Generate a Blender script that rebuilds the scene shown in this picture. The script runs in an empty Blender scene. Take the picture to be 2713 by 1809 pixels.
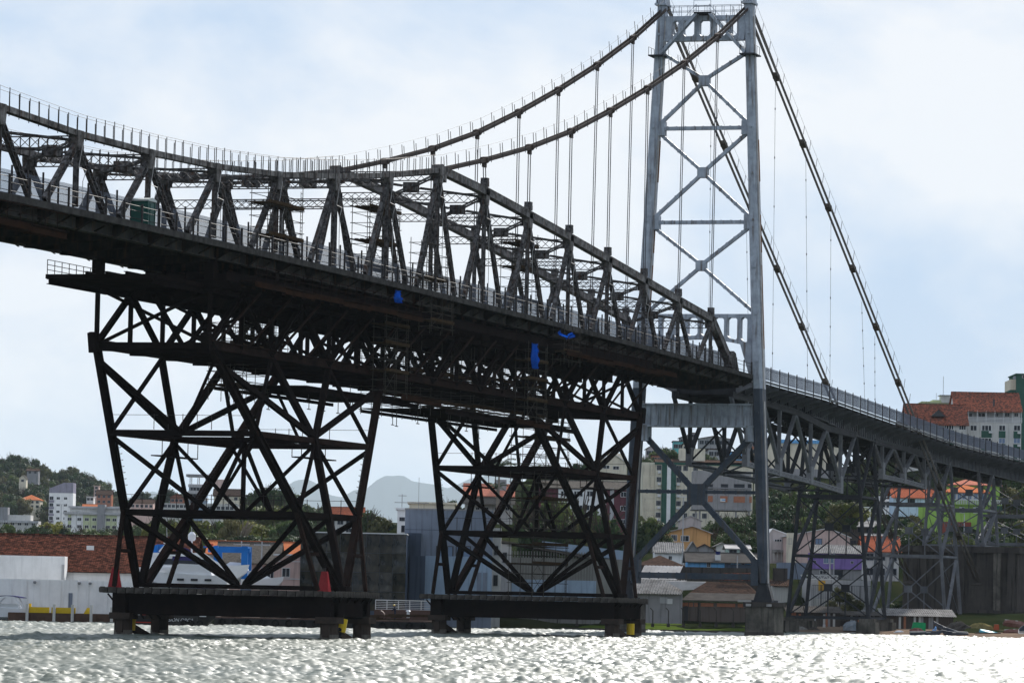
import bpy, math, random
import numpy as np
R = math.radians
sc = bpy.context.scene
col = sc.collection

# ------------------------------------------------------------------ camera
CAM = np.array([-498.996, -131.735, 3.862])
CF = np.array([0.95034435, 0.30557178, 0.05891952])
CR = np.array([0.3048603, -0.95216709, 0.02092899])
CU = np.array([-0.06249653, 0.00192752, 0.99804332])
cam_d = bpy.data.cameras.new('camera'); cam = bpy.data.objects.new('camera', cam_d); col.objects.link(cam)
cam_d.sensor_width = 36; cam_d.sensor_fit = 'HORIZONTAL'; cam_d.lens = 36 * 11488.19 / 2713
cam_d.clip_start = 1; cam_d.clip_end = 90000
from mathutils import Matrix, Vector
M4 = Matrix([[CR[0], CU[0], -CF[0], CAM[0]], [CR[1], CU[1], -CF[1], CAM[1]], [CR[2], CU[2], -CF[2], CAM[2]], [0, 0, 0, 1]])
cam.matrix_world = M4
sc.camera = cam

# ------------------------------------------------------------------ sky, sun, exposure
EXPO = 0.6
HAZE, HAZE_C = 2.0e-5, (.78, .91, 1, 1)
SKY_S1, SKY_O1 = 7.0, (3.1, 1.1, 0.2)
SKY_K, SKY_PALE, SKY_CLOUD = .5, (2.3, 3.75, 5.9, 1), (6.2, 6.35, 6.6, 1)
SUN_EL, SUN_AZ = 31.0, -1.0        # azimuth as a math angle in the XY plane (from +X towards +Y)
sund = np.array([math.cos(R(SUN_EL)) * math.cos(R(SUN_AZ)), math.cos(R(SUN_EL)) * math.sin(R(SUN_AZ)), math.sin(R(SUN_EL))])
world = bpy.data.worlds.new('World'); sc.world = world; world.use_nodes = True
nt = world.node_tree; nt.nodes.clear()
def N(tree, t, **kw):
    n = tree.nodes.new(t)
    for k, v in kw.items(): setattr(n, k, v)
    return n
wo = N(nt, 'ShaderNodeOutputWorld'); bg = N(nt, 'ShaderNodeBackground'); sky = N(nt, 'ShaderNodeTexSky', sky_type='NISHITA')
sky.sun_disc = False; sky.sun_elevation = R(SUN_EL); sky.sun_rotation = R(90 - SUN_AZ); sky.air_density = 1.0; sky.dust_density = 1.5; sky.ozone_density = 1.5
tc = N(nt, 'ShaderNodeTexCoord')
def sky_noise(scale, detail, rough, offs, dist=0.0):
    mp = N(nt, 'ShaderNodeMapping'); mp.inputs['Location'].default_value = offs; mp.inputs['Scale'].default_value = (1, 1, 1.7)
    nt.links.new(tc.outputs['Generated'], mp.inputs['Vector'])
    n = N(nt, 'ShaderNodeTexNoise'); n.inputs['Scale'].default_value = scale; n.inputs['Detail'].default_value = detail
    n.inputs['Roughness'].default_value = rough; n.inputs['Distortion'].default_value = dist
    nt.links.new(mp.outputs['Vector'], n.inputs['Vector']); return n
n1 = sky_noise(SKY_S1, 6, .55, SKY_O1, .3); n2 = sky_noise(26, 7, .6, (1.3, .4, 2.2), .2)
mx = N(nt, 'ShaderNodeMath', operation='MULTIPLY_ADD'); mx.inputs[1].default_value = .22
nt.links.new(n2.outputs['Fac'], mx.inputs[0]); nt.links.new(n1.outputs['Fac'], mx.inputs[2])
cr = N(nt, 'ShaderNodeValToRGB'); cr.color_ramp.elements[0].position = .50; cr.color_ramp.elements[0].color = (0.05, 0.05, 0.05, 1)
cr.color_ramp.elements[1].position = .72; cr.color_ramp.elements[1].color = (1, 1, 1, 1)
nt.links.new(mx.outputs[0], cr.inputs['Fac'])
clear = N(nt, 'ShaderNodeMix', data_type='RGBA'); clear.inputs[0].default_value = .8
sk2 = N(nt, 'ShaderNodeVectorMath', operation='SCALE'); sk2.inputs['Scale'].default_value = SKY_K
nt.links.new(sky.outputs[0], sk2.inputs[0]); nt.links.new(sk2.outputs[0], clear.inputs[6])
clear.inputs[7].default_value = SKY_PALE
mixc = N(nt, 'ShaderNodeMix', data_type='RGBA')
nt.links.new(cr.outputs['Color'], mixc.inputs[0]); nt.links.new(clear.outputs[2], mixc.inputs[6]); mixc.inputs[7].default_value = SKY_CLOUD
nt.links.new(mixc.outputs[2], bg.inputs['Color']); bg.inputs['Strength'].default_value = .1
nt.links.new(bg.outputs[0], wo.inputs['Surface'])
sun_l = bpy.data.lights.new('sun', 'SUN'); sun_l.energy = 5.0; sun_l.angle = R(1.5); sun_l.color = (1, .96, .9)
sun = bpy.data.objects.new('sun', sun_l); col.objects.link(sun); sun.location = (0, 0, 300)
sun.rotation_euler = Vector(-sund).to_track_quat('-Z', 'Y').to_euler()
vs = sc.view_settings; vs.view_transform = 'Standard'; vs.look = 'None'; vs.exposure = EXPO; vs.gamma = 1; vs.use_curve_mapping = False
sc.cycles.use_denoising = True
sc.cycles.max_bounces = 6; sc.cycles.glossy_bounces = 3; sc.cycles.transparent_max_bounces = 8; sc.cycles.volume_bounces = 0
sc.cycles.caustics_reflective = False; sc.cycles.caustics_refractive = False; sc.cycles.sample_clamp_indirect = 6

# ------------------------------------------------------------------ layout helpers
FH = np.array([CF[0], CF[1]]) / math.hypot(CF[0], CF[1])          # horizontal view direction
RH = np.array([FH[1], -FH[0]])                                      # horizontal right
CITY = math.atan2(RH[1], RH[0])                                     # heading of the waterfront streets
PXS = 11488.19 / 2713 * 2352
def sd(x, y, D):
    """survey: sight line (x, y) at horizontal distance D -> (offset right, D, height)"""
    d = CF + (x - 1176) / PXS * CR - (y - 784.2) / PXS * CU
    t = D / (d[0] * FH[0] + d[1] * FH[1]); p = CAM + t * d
    q = p[:2] - CAM[:2]
    return float(q @ RH), D, float(p[2])
def wpos(s, D): return CAM[:2] + s * RH + D * FH
def city(w):   # world -> (right, distance)
    q = np.asarray(w)[:2] - CAM[:2]; return float(q @ RH), float(q @ FH)

# ------------------------------------------------------------------ materials
MATS = {}
def mat(name, color, rough=.7, metal=0., var=None, vscale=1., vamt=.5, spec=.12, bump=0., bscale=20., streak=None, streak_amt=.5, coord='Object', detail=5, island=0.):
    """principled with noise-driven second colour (wear) and optional vertical streak colour"""
    if name in MATS: return MATS[name]
    if rough >= .7: spec = 0.
    m = bpy.data.materials.new(name); m.use_nodes = True; t = m.node_tree; b = t.nodes['Principled BSDF']
    b.inputs['Roughness'].default_value = rough; b.inputs['Metallic'].default_value = metal; b.inputs['Specular IOR Level'].default_value = spec
    c = tuple(color) + (1,)
    b.inputs['Base Color'].default_value = c
    out = None
    tcn = N(t, 'ShaderNodeTexCoord')
    if var is not None:
        n = N(t, 'ShaderNodeTexNoise'); n.inputs['Scale'].default_value = vscale; n.inputs['Detail'].default_value = detail; n.inputs['Roughness'].default_value = .65
        t.links.new(tcn.outputs[coord], n.inputs['Vector'])
        r = N(t, 'ShaderNodeValToRGB'); r.color_ramp.elements[0].position = .5 - .22 * vamt - .02; r.color_ramp.elements[1].position = .5 + .42 * (1 - vamt) + .02
        r.color_ramp.elements[0].color = c; r.color_ramp.elements[1].color = tuple(var) + (1,)
        t.links.new(n.outputs['Fac'], r.inputs['Fac']); out = r.outputs['Color']
    if streak is not None:
        mp = N(t, 'ShaderNodeMapping'); mp.inputs['Scale'].default_value = (1.6, 1.6, .12); t.links.new(tcn.outputs[coord], mp.inputs['Vector'])
        n = N(t, 'ShaderNodeTexNoise'); n.inputs['Scale'].default_value = 1.6; n.inputs['Detail'].default_value = 6; t.links.new(mp.outputs[0], n.inputs['Vector'])
        r = N(t, 'ShaderNodeValToRGB'); r.color_ramp.elements[0].position = .52; r.color_ramp.elements[1].position = .70
        r.color_ramp.elements[0].color = (0, 0, 0, 1); r.color_ramp.elements[1].color = (streak_amt,) * 3 + (1,)
        t.links.new(n.outputs['Fac'], r.inputs['Fac'])
        mxn = N(t, 'ShaderNodeMix', data_type='RGBA'); t.links.new(r.outputs['Color'], mxn.inputs[0])
        if out is not None: t.links.new(out, mxn.inputs[6])
        else: mxn.inputs[6].default_value = c
        mxn.inputs[7].default_value = tuple(streak) + (1,); out = mxn.outputs[2]
    if island:
        g = N(t, 'ShaderNodeNewGeometry'); h = N(t, 'ShaderNodeHueSaturation')
        mm = N(t, 'ShaderNodeMapRange'); mm.inputs['To Min'].default_value = 1 - island; mm.inputs['To Max'].default_value = 1 + island
        t.links.new(g.outputs['Random Per Island'], mm.inputs['Value']); t.links.new(mm.outputs[0], h.inputs['Value'])
        if out is not None: t.links.new(out, h.inputs['Color'])
        else: h.inputs['Color'].default_value = c
        out = h.outputs['Color']
    if out is not None: t.links.new(out, b.inputs['Base Color'])
    if bump:
        n = N(t, 'ShaderNodeTexNoise'); n.inputs['Scale'].default_value = bscale; n.inputs['Detail'].default_value = 4; t.links.new(tcn.outputs[coord], n.inputs['Vector'])
        bn = N(t, 'ShaderNodeBump'); bn.inputs['Strength'].default_value = bump; t.links.new(n.outputs['Fac'], bn.inputs['Height']); t.links.new(bn.outputs[0], b.inputs['Normal'])
    MATS[name] = m; return m
TRUSS = mat('truss_steel', (.026, .023, .023), .6, 0, (.21, .20, .20), 2.4, .36, streak=(.09, .045, .025), streak_amt=.6, spec=.04)
CHORD = mat('worn_chord_paint', (.035, .03, .028), .6, 0, (.30, .28, .27), 1.1, .5, streak=(.11, .05, .03), streak_amt=.6, spec=.04)
CHAIN = mat('eyebar_steel', (.04, .027, .022), .55, 0, (.085, .06, .05), .9, .4, spec=.04)
BACK = mat('backstay_steel', (.085, .068, .05), .6, 0, (.05, .04, .032), .8, .4, spec=.2)
CABLE = mat('cable_steel', (.09, .09, .10), .6)
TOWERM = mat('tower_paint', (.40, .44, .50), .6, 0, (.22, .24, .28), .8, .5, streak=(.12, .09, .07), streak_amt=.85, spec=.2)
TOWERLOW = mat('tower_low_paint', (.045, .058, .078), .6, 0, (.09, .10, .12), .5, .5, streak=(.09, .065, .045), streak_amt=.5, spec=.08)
RUST = mat('rust_patch', (.16, .065, .03), .8, 0, (.09, .05, .035), 1.5, .5)
WHITEST = mat('tower_cover', (.45, .43, .42), .6, 0, (.26, .25, .24), .8, .5)
FALSE = mat('falsework_steel', (.011, .0085, .0084), .75, 0, (.02, .0135, .012), .6, .4, spec=.04)
FALSEB = mat('falsework_rusty_lit', (.029, .0175, .0145), .75, 0, (.014, .01, .009), .7, .5, spec=.04)  # rusty brown steel; also carries the lit look of the right-leaning legs
RUSTB = mat('rusty_beam', (.042, .021, .013), .75, 0, (.022, .013, .01), .7, .5, spec=.15)
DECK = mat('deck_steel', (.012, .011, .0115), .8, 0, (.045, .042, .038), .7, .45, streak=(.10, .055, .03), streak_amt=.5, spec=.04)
GIRD = mat('girder_paint', (.085, .082, .078), .8, 0, (.03, .028, .028), .5, .55, streak=(.12, .07, .04), streak_amt=.6, spec=.04)
CURB = mat('curb_concrete', (.075, .07, .066), .85, 0, (.022, .02, .02), 1., .5)
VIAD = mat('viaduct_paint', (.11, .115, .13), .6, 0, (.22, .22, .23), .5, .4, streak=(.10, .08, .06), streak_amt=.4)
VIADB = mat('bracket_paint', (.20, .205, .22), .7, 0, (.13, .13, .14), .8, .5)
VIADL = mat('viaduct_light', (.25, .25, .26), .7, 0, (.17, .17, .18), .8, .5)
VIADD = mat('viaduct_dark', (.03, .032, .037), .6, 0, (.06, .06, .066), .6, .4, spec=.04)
RAIL = mat('railing_grey', (.15, .165, .20), .75)
POST = mat('post_dark', (.045, .04, .04), .6, spec=.04)
SCAF = mat('scaffold_tube', (.05, .046, .04), .8, 0, (.08, .07, .058), 2, .5)
PLANK = mat('scaffold_plank', (.06, .04, .023), .9, 0, (.03, .02, .014), 1.5, .5, island=.25)
CONC = mat('pier_concrete', (.075, .068, .06), .9, 0, (.20, .18, .155), .45, .5, streak=(.022, .02, .018), streak_amt=.9, bump=.3, bscale=4)
CONCD = mat('dark_concrete', (.06, .053, .05), .9, 0, (.10, .088, .078), .3, .4, streak=(.022, .02, .02), streak_amt=.8, bump=.3, bscale=4, spec=.04)
PILE = mat('pile_steel', (.04, .032, .028), .7, 0, (.07, .05, .04), 1., .5, spec=.04)
PLANKD = mat('platform_planks', (.09, .08, .072), .85, 0, (.03, .026, .024), .9, .5, island=.45)

# ------------------------------------------------------------------ mesh helpers
ORG = {}
class MB:
    def __init__(s): s.v = []; s.f = []
    def add(s, v, f):
        b = len(s.v); s.v.extend(v); s.f.extend([tuple(b + i for i in q) for q in f]); return s
    def frame(s, o, ax, ay, az, hx, hy, hz):
        o = np.asarray(o, float); v = []
        for k in (-1, 1):
            for j in (-1, 1):
                for i in (-1, 1): v.append(tuple(o + i * hx * ax + j * hy * ay + k * hz * az))
        return s.add(v, [(0, 2, 3, 1), (4, 5, 7, 6), (0, 1, 5, 4), (2, 6, 7, 3), (0, 4, 6, 2), (1, 3, 7, 5)])
    def box(s, x0, x1, y0, y1, z0, z1):
        return s.frame(((x0 + x1) / 2, (y0 + y1) / 2, (z0 + z1) / 2), np.array([1., 0, 0]), np.array([0, 1., 0]), np.array([0, 0, 1.]), (x1 - x0) / 2, (y1 - y0) / 2, (z1 - z0) / 2)
    def bar(s, P, Q, w, h, side=None):
        """rectangular bar P->Q; w is measured along 'side', h across it"""
        P = np.asarray(P, float); Q = np.asarray(Q, float); d = Q - P; L = np.linalg.norm(d); a = d / L
        sd_ = np.array([0., 1, 0]) if side is None else np.asarray(side, float)
        b = sd_ - (sd_ @ a) * a
        if np.linalg.norm(b) < 1e-4: b = np.array([1., 0, 0]) - a[0] * a
        b /= np.linalg.norm(b); c = np.cross(a, b)
        return s.frame((P + Q) / 2, a, b, c, L / 2, w / 2, h / 2)
    def tube(s, P, Q, r, n=6, r2=None, cap=True):
        P = np.asarray(P, float); Q = np.asarray(Q, float); d = Q - P; a = d / np.linalg.norm(d)
        b = np.cross(a, [0, 0, 1.] if abs(a[2]) < .9 else [1., 0, 0]); b /= np.linalg.norm(b); c = np.cross(a, b); r2 = r if r2 is None else r2
        v = []
        for o, rr in ((P, r), (Q, r2)):
            for i in range(n):
                t = 2 * math.pi * i / n; v.append(tuple(o + rr * (math.cos(t) * b + math.sin(t) * c)))
        f = [(i, (i + 1) % n, n + (i + 1) % n, n + i) for i in range(n)]
        if cap: f += [tuple(range(n - 1, -1, -1)), tuple(range(n, 2 * n))]
        return s.add(v, f)
    def prism(s, pts, off):
        """polygon (3-D points) swept by vector off"""
        n = len(pts); off = np.asarray(off, float); p = [np.asarray(q, float) for q in pts]
        v = [tuple(q) for q in p] + [tuple(q + off) for q in p]
        f = [tuple(range(n - 1, -1, -1)), tuple(range(n, 2 * n))] + [(i, (i + 1) % n, n + (i + 1) % n, n + i) for i in range(n)]
        return s.add(v, f)
    def ibeam(s, P, Q, w, h, t=.05, side=None):
        """I-section, flanges w wide, web h deep"""
        P = np.asarray(P, float); Q = np.asarray(Q, float); d = Q - P; a = d / np.linalg.norm(d)
        sd_ = np.array([0., 1, 0]) if side is None else np.asarray(side, float)
        b = sd_ - (sd_ @ a) * a; b /= np.linalg.norm(b); c = np.cross(a, b)
        s.bar(P, Q, t, h - 2 * t, b)
        for k in (-1, 1): s.bar(P + k * c * (h / 2 - t / 2), Q + k * c * (h / 2 - t / 2), w, t, b)
        return s
    def laced(s, P, Q, w, dep, fl=.12, th=.1, pitch=.6, lace=.07, side=None, cross=False, faces=2, endplate=.8):
        """two flanges joined by lacing. w = overall width (the laced direction), dep = depth along 'side'."""
        P = np.asarray(P, float); Q = np.asarray(Q, float); d = Q - P; L = np.linalg.norm(d); a = d / L
        sd_ = np.array([0., 1, 0]) if side is None else np.asarray(side, float)
        b = sd_ - (sd_ @ a) * a; b /= np.linalg.norm(b); c = np.cross(a, b)
        for k in (-1, 1):
            o = k * c * (w / 2 - fl / 2); s.bar(P + o, Q + o, dep, fl, b)
        n = max(2, int(round(L / pitch)))
        for fc in ((-1, 1) if faces == 2 else (0,)):
            o = fc * b * (dep / 2 - .02)
            for i in range(n):
                p0 = P + a * L * i / n; p1 = P + a * L * (i + 1) / n; k = 1 if i % 2 else -1
                s.bar(p0 + o + k * c * (w / 2 - fl), p1 + o - k * c * (w / 2 - fl), .03, lace, b)
                if cross: s.bar(p0 + o - k * c * (w / 2 - fl), p1 + o + k * c * (w / 2 - fl), .03, lace, b)
            if endplate:
                for (e0, e1) in ((P, P + a * endplate), (Q - a * endplate, Q)): s.bar(e0 + o * 1.01, e1 + o * 1.01, .03, w - fl, b)
        return s
    def build(s, name, m, parent=None, local=False):
        me = bpy.data.meshes.new(name)
        v = np.array(s.v, float)
        if parent is not None and not local: v = v - np.asarray(ORG.get(parent.name, (0, 0, 0)))
        me.from_pydata(v.tolist(), [], s.f); me.update()
        o = bpy.data.objects.new(name, me); me.materials.append(m); col.objects.link(o)
        if parent is not None:
            o.parent = parent; ORG[o.name] = ORG.get(parent.name, (0, 0, 0))
        return o
def tag(o, label, cat, group=None):
    o['label'] = label; o['category'] = cat
    if group: o['group'] = group
    return o
def thing(name, label, cat, loc=(0, 0, 0), rz=0., group=None):
    o = bpy.data.objects.new(name, None); col.objects.link(o); o.empty_display_size = .5
    o.location = loc; o.rotation_euler = (0, 0, rz); ORG[o.name] = tuple(loc)
    return tag(o, label, cat, group)
def inst(name, me, parent, loc, rz=0., scale=None, m=None):
    """another object on shared mesh data; loc is relative to the parent's origin"""
    o = bpy.data.objects.new(name, me); col.objects.link(o); o.parent = parent; o.location = loc; o.rotation_euler = (0, 0, rz)
    if scale is not None: o.scale = scale
    if m is not None:
        o.material_slots[0].link = 'OBJECT'; o.material_slots[0].material = m
    return o
def struct(o): o['kind'] = 'structure'; return o
def stuff(o): o['kind'] = 'stuff'; return o
def meshdata(mb, name, m):
    me = bpy.data.meshes.new(name); me.from_pydata([tuple(q) for q in mb.v], [], mb.f); me.update(); me.materials.append(m); return me
A = lambda *p: np.array(p, float)
ORDS = 'first second third fourth fifth sixth seventh eighth ninth tenth eleventh twelfth thirteenth fourteenth fifteenth sixteenth seventeenth eighteenth nineteenth twentieth'.split(); ORDS += ['twenty-' + q for q in ORDS[:9]] + ['thirtieth'] + ['thirty-' + q for q in ORDS[:9]]
# ================================================================== THE BRIDGE
PAN = 14.14; W = 10.27
ZC = [74.75, 69.63, 64.72, 60.12, 56.04, 52.28, 49.1, 46.33, 44.03, 42.1, 40.57, 39.34, 38.59, 38.26, 38.2, 38.62, 39.3, 40.5, 42.1, 44.03, 46.4]
ZT = {1: 36.55, 2: 37.69, 3: 38.87, 4: 40.03, 5: 41.16, 6: 42.24, 7: 43.26, 8: 44.03}
DXK = {0: -.3, 1: .7, 2: .6, 7: -.3, 8: .5}
xk = lambda k: -PAN * k
def zb(x): return 31.4 + 1.4 * (1 - ((x + 170) / 170) ** 2)
def top(k): return ZT[k] if k in ZT else ZC[k]
EY = A(0, 1, 0); EX = A(1, 0, 0); EZ = A(0, 0, 1)

# ---- tower
tower = thing('bridge_tower', 'tall grey-blue steel suspension tower with two legs and cross bracing', 'bridge tower', (0, 5.13, 4.0))
def legy(z, s): return 5.13 + s * (5.13 + .92 + .044 * (60 - z))          # s=-1 near leg, +1 far leg
for s in (-1, 1):
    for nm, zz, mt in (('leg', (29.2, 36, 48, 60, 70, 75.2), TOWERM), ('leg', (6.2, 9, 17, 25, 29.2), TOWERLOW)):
        mb = MB(); ring = []
        for z in zz:
            hx = np.interp(z, [4, 9, 25, 45, 75], [.55, 1.0, 1.3, 1.2, .95]); hy = np.interp(z, [4, 10, 40, 75], [.45, .62, .56, .5]); y = legy(z, s); c = .22
            ring.append([(-hx, y - hy + c, z), (-hx, y + hy - c, z), (-hx + c * 1.6, y + hy, z), (hx - c * 1.6, y + hy, z), (hx, y + hy - c, z), (hx, y - hy + c, z), (hx - c * 1.6, y - hy, z), (-hx + c * 1.6, y - hy, z)])
        v = [p for r_ in ring for p in r_]; n = 8; f = []
        for i in range(len(ring) - 1):
            for j in range(n): f.append((i * n + j, i * n + (j + 1) % n, (i + 1) * n + (j + 1) % n, (i + 1) * n + j))
        f += [tuple(range(n)), tuple(range((len(ring) - 1) * n, len(ring) * n))]
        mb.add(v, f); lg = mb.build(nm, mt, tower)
        # splice bands and access covers
        b2 = MB()
        for z in np.arange(zz[0] + 2.4, zz[-1] - 1, 5.6):
            hx = np.interp(z, [4, 9, 25, 45, 75], [.55, 1.0, 1.3, 1.2, .95]) + .03; hy = np.interp(z, [4, 10, 40, 75], [.45, .62, .56, .5]) + .03; y = legy(z, s)
            b2.box(-hx, hx - .1, y - hy + .25, y + hy - .25, z - .12, z + .12); b2.tube((-hx - .12, y, z + .9), (-hx + .1, y, z + .9), .17, 8)
        b2.build('splice_band', mt, lg)
        # cable duct and rust streak on the outer (south) face of each leg
        if nm == 'leg':
            d = MB(); z0, z1 = zz[0], zz[-1] - 1.5
            hy0 = np.interp(z0, [4, 10, 40, 75], [.45, .62, .56, .5]); hy1 = np.interp(z1, [4, 10, 40, 75], [.45, .62, .56, .5])
            d.bar((-.35, legy(z0, s) - hy0 - .06, z0), (-.35, legy(z1, s) - hy1 - .06, z1), .16, .35, EY); d.build('cable_duct', WHITEST, lg)
            if mt is TOWERM:
                d = MB()
                for (a0, a1) in ((34, 44), (45.5, 50), (54, 59)):
                    d.bar((.45, legy(a0, s) - .58, a0), (.45, legy(a1, s) - .555, a1), .035, .55, EY)
                d.build('rust_streak', RUST, lg)
    # saddle on the leg top
    mb = MB(); y = legy(75.2, s)
    mb.box(-1.25, 1.25, y - .7, y + .7, 75.2, 75.45)
    for q in (-.55, -.28, 0, .28, .55): mb.prism([(-1.15, y + q - .05, 75.45), (1.15, y + q - .05, 75.45), (.55, y + q - .05, 76.5), (-.55, y + q - .05, 76.5)], (0, .1, 0))
    mb.build('saddle', TOWERM, tower)
    mb = MB()
    for q, h in ((-.8, 1.9), (.85, 1.6), (0, 2.2)): mb.tube((q, y + .5 * s, 75.4), (q * 1.3, y + .5 * s, 75.4 + h), .05, 5)
    mb.build('lightning_rod', POST, tower)
    # pin foot
    mb = MB()
    mb.prism([(-.5, y * 0 + legy(6.2, s) - .5, 6.25), (-.5, legy(6.2, s) + .5, 6.25), (-.9, legy(4, s) + 1.2, 3.98), (-.9, legy(4, s) - 1.2, 3.98)], (1.0, 0, 0))
    for q in (-1, 1): mb.bar((q * .9, legy(4, s) - .8, 4.1), (q * .4, legy(8, s), 8), .25, .12)
    mb.box(-1.5, 1.5, legy(4, s) - 1.25, legy(4, s) + 1.25, 3.96, 4.2); mb.build('pin_foot', VIADD, tower)
def tbar(nm, y0, z0, y1, z1, w, h, mt=TOWERM, lace=False):
    mb = MB()
    if lace: mb.laced((0, y0, z0), (0, y1, z1), w, h, fl=.13, pitch=.8, side=EX, lace=.09)
    else: mb.bar((0, y0, z0), (0, y1, z1), h, w, EX)
    if not lace:
        P = A(0, y0, z0); Q = A(0, y1, z1); n = int(np.linalg.norm(Q - P) / 1.1)
        c = np.cross((Q - P) / np.linalg.norm(Q - P), EX)
        for i in range(1, n):                      # stiffener tabs along the edges
            p = P + (Q - P) * i / n; mb.bar(p - c * (w / 2 + .05) - EX * .3, p + c * (w / 2 + .05) - EX * .3, .12, .16, EX)
    return mb.build(nm, mt, tower)
yi = lambda z, s: legy(z, s) - s * .5
XZ = [(69.4, 60.9, 66.1), (59.9, 49.6, 55.06), (48.6, 38.4, 43.9)]
for z1, z0, zc in XZ:
    yc = 5.13
    for s in (-1, 1):
        tbar('cross_brace', yi(z1, s), z1, yc + s * .4, zc + .4, .38, .55); tbar('cross_brace', yc + s * .4, zc - .4, yi(z0, s), z0, .38, .55)
    mb = MB(); mb.box(-.45, .45, yc - .62, yc + .62, zc - .62, zc + .62); g = mb.build('gusset', TOWERM, tower)
for z in (60.4, 49.1):
    tbar('strut', yi(z, -1), z, yi(z, 1), z, .42, .6)
    for s in (-1, 1):
        mb = MB(); y = yi(z, s); mb.box(-.6, .6, min(y - s * .75, y + s * .1), max(y - s * .75, y + s * .1), z - .85, z + .85); mb.build('gusset', TOWERM, tower)
def vierendeel(nm, ztop, zbot, n, th, wv, mt, hx=.55):
    """portal girder with rounded openings; zbot(y) may be an arch"""
    ya, yb = yi(ztop, -1), yi(ztop, 1); o = None; ys = np.linspace(ya, yb, n + 1)
    root = MB(); root.bar((0, ya, ztop - th / 2), (0, yb, ztop - th / 2), 2 * hx, th, EX)
    fine = np.linspace(ya, yb, 4 * n + 1)
    for i in range(4 * n): root.bar((0, fine[i], zbot(fine[i]) + th / 2), (0, fine[i + 1] + .01, zbot(fine[i + 1]) + th / 2), 2 * hx, th, EX)
    o = root.build(nm, mt, tower)
    for i in range(n + 1):
        wq = wv * (1.6 if i in (0, n) else 1); y = ys[i] + (wq / 2 - .05) * (1 if i == 0 else -1 if i == n else 0); m2 = MB()
        m2.box(-hx + .03, hx - .03, y - wq / 2, y + wq / 2, zbot(y) + th * .6, ztop - th * .6)
        for k in (-1, 1):                              # rounded corners of the openings
            if (i == 0 and k < 0) or (i == n and k > 0): continue
            e = y + k * wq / 2
            m2.prism([(-hx + .05, e, ztop - th), (-hx + .05, e + k * .25, ztop - th), (-hx + .05, e, ztop - th - .25)], (2 * hx - .1, 0, 0))
            m2.prism([(-hx + .05, e, zbot(y) + th), (-hx + .05, e + k * .25, zbot(y) + th), (-hx + .05, e, zbot(y) + th + .25)], (2 * hx - .1, 0, 0))
        m2.build('web_panel', mt, o)
    return o
vierendeel('top_portal', 73.9, lambda y: 70.9, 5, .55, .62, TOWERM)
vierendeel('deck_portal', 38.1, lambda y: 35.1 - .9 * (abs(y - 5.13) / 6.2) ** 2, 8, .42, .4, TOWERM)
for s in (-1, 1):
    mb = MB(); y = yi(36, s)
    mb.prism([(-.5, y + s * .1, 34.6), (-.5, y - s * 1.55, 34.6), (-.5, y - s * .2, 30.2), (-.5, y + s * .2, 30.2)], (1.0, 0, 0)); mb.build('haunch', TOWERM, tower)
# stairs and catwalk at the top
for s in (-1, 1):
    mb = MB(); P = A(-.75, 5.13 + s * .8, 74.1); Q = A(-.75, legy(69.4, s) - s * .4, 69.3)
    mb.bar(P, Q, .12, .35, EX); mb.bar(P - EX * .8, Q - EX * .8, .12, .35, EX)
    for t in np.linspace(.03, .97, 15): p = P + (Q - P) * t; mb.box(p[0] - .8, p[0], p[1] - .16, p[1] + .16, p[2] + .12, p[2] + .17)
    for t in np.linspace(0, 1, 7): p = P + (Q - P) * t; mb.tube(p - EX * .8, p - EX * .8 + EZ * 1.05, .03, 5)
    mb.tube(P - EX * .8 + EZ * 1.05, Q - EX * .8 + EZ * 1.05, .03, 5); mb.tube(P - EX * .8 + EZ * .55, Q - EX * .8 + EZ * .55, .02, 5)
    mb.build('stair', TOWERM, tower)
    mb = MB(); y = legy(69.2, s); mb.box(-1.9, 1.2, y - .95, y + .95, 69.0, 69.15)
    for q in (-1.85, -.6, .6):
        for e in (-.9, .9): mb.tube((q, y + e, 69.1), (q, y + e, 70.1), .03, 4)
    for e in (-.9, .9): mb.tube((-1.85, y + e, 70.1), (.6, y + e, 70.1), .03, 4)
    mb.build('landing', VIADD, tower)
mb = MB(); mb.box(-1.7, .6, 4.1, 6.2, 74.05, 74.2); mb.build('top_platform', VIADD, tower)
mb = MB()
for y in np.linspace(.9, 9.4, 9):
    for q in (-.5, .5): mb.tube((q, y, 73.9), (q, y, 75.15), .03, 4)
for q in (-.5, .5):
    for z in (74.5, 75.15): mb.tube((q, .6, z), (q, 9.7, z), .028, 4)
for y in (4.1, 6.2):
    mb.tube((-1.7, y, 74.2), (-1.7, y, 75.6), .03, 4)
for z in (74.9, 75.6): mb.tube((-1.7, 4.1, z), (-1.7, 6.2, z), .03, 4)
stuff(mb.build('handrail', RAIL, tower))
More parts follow.
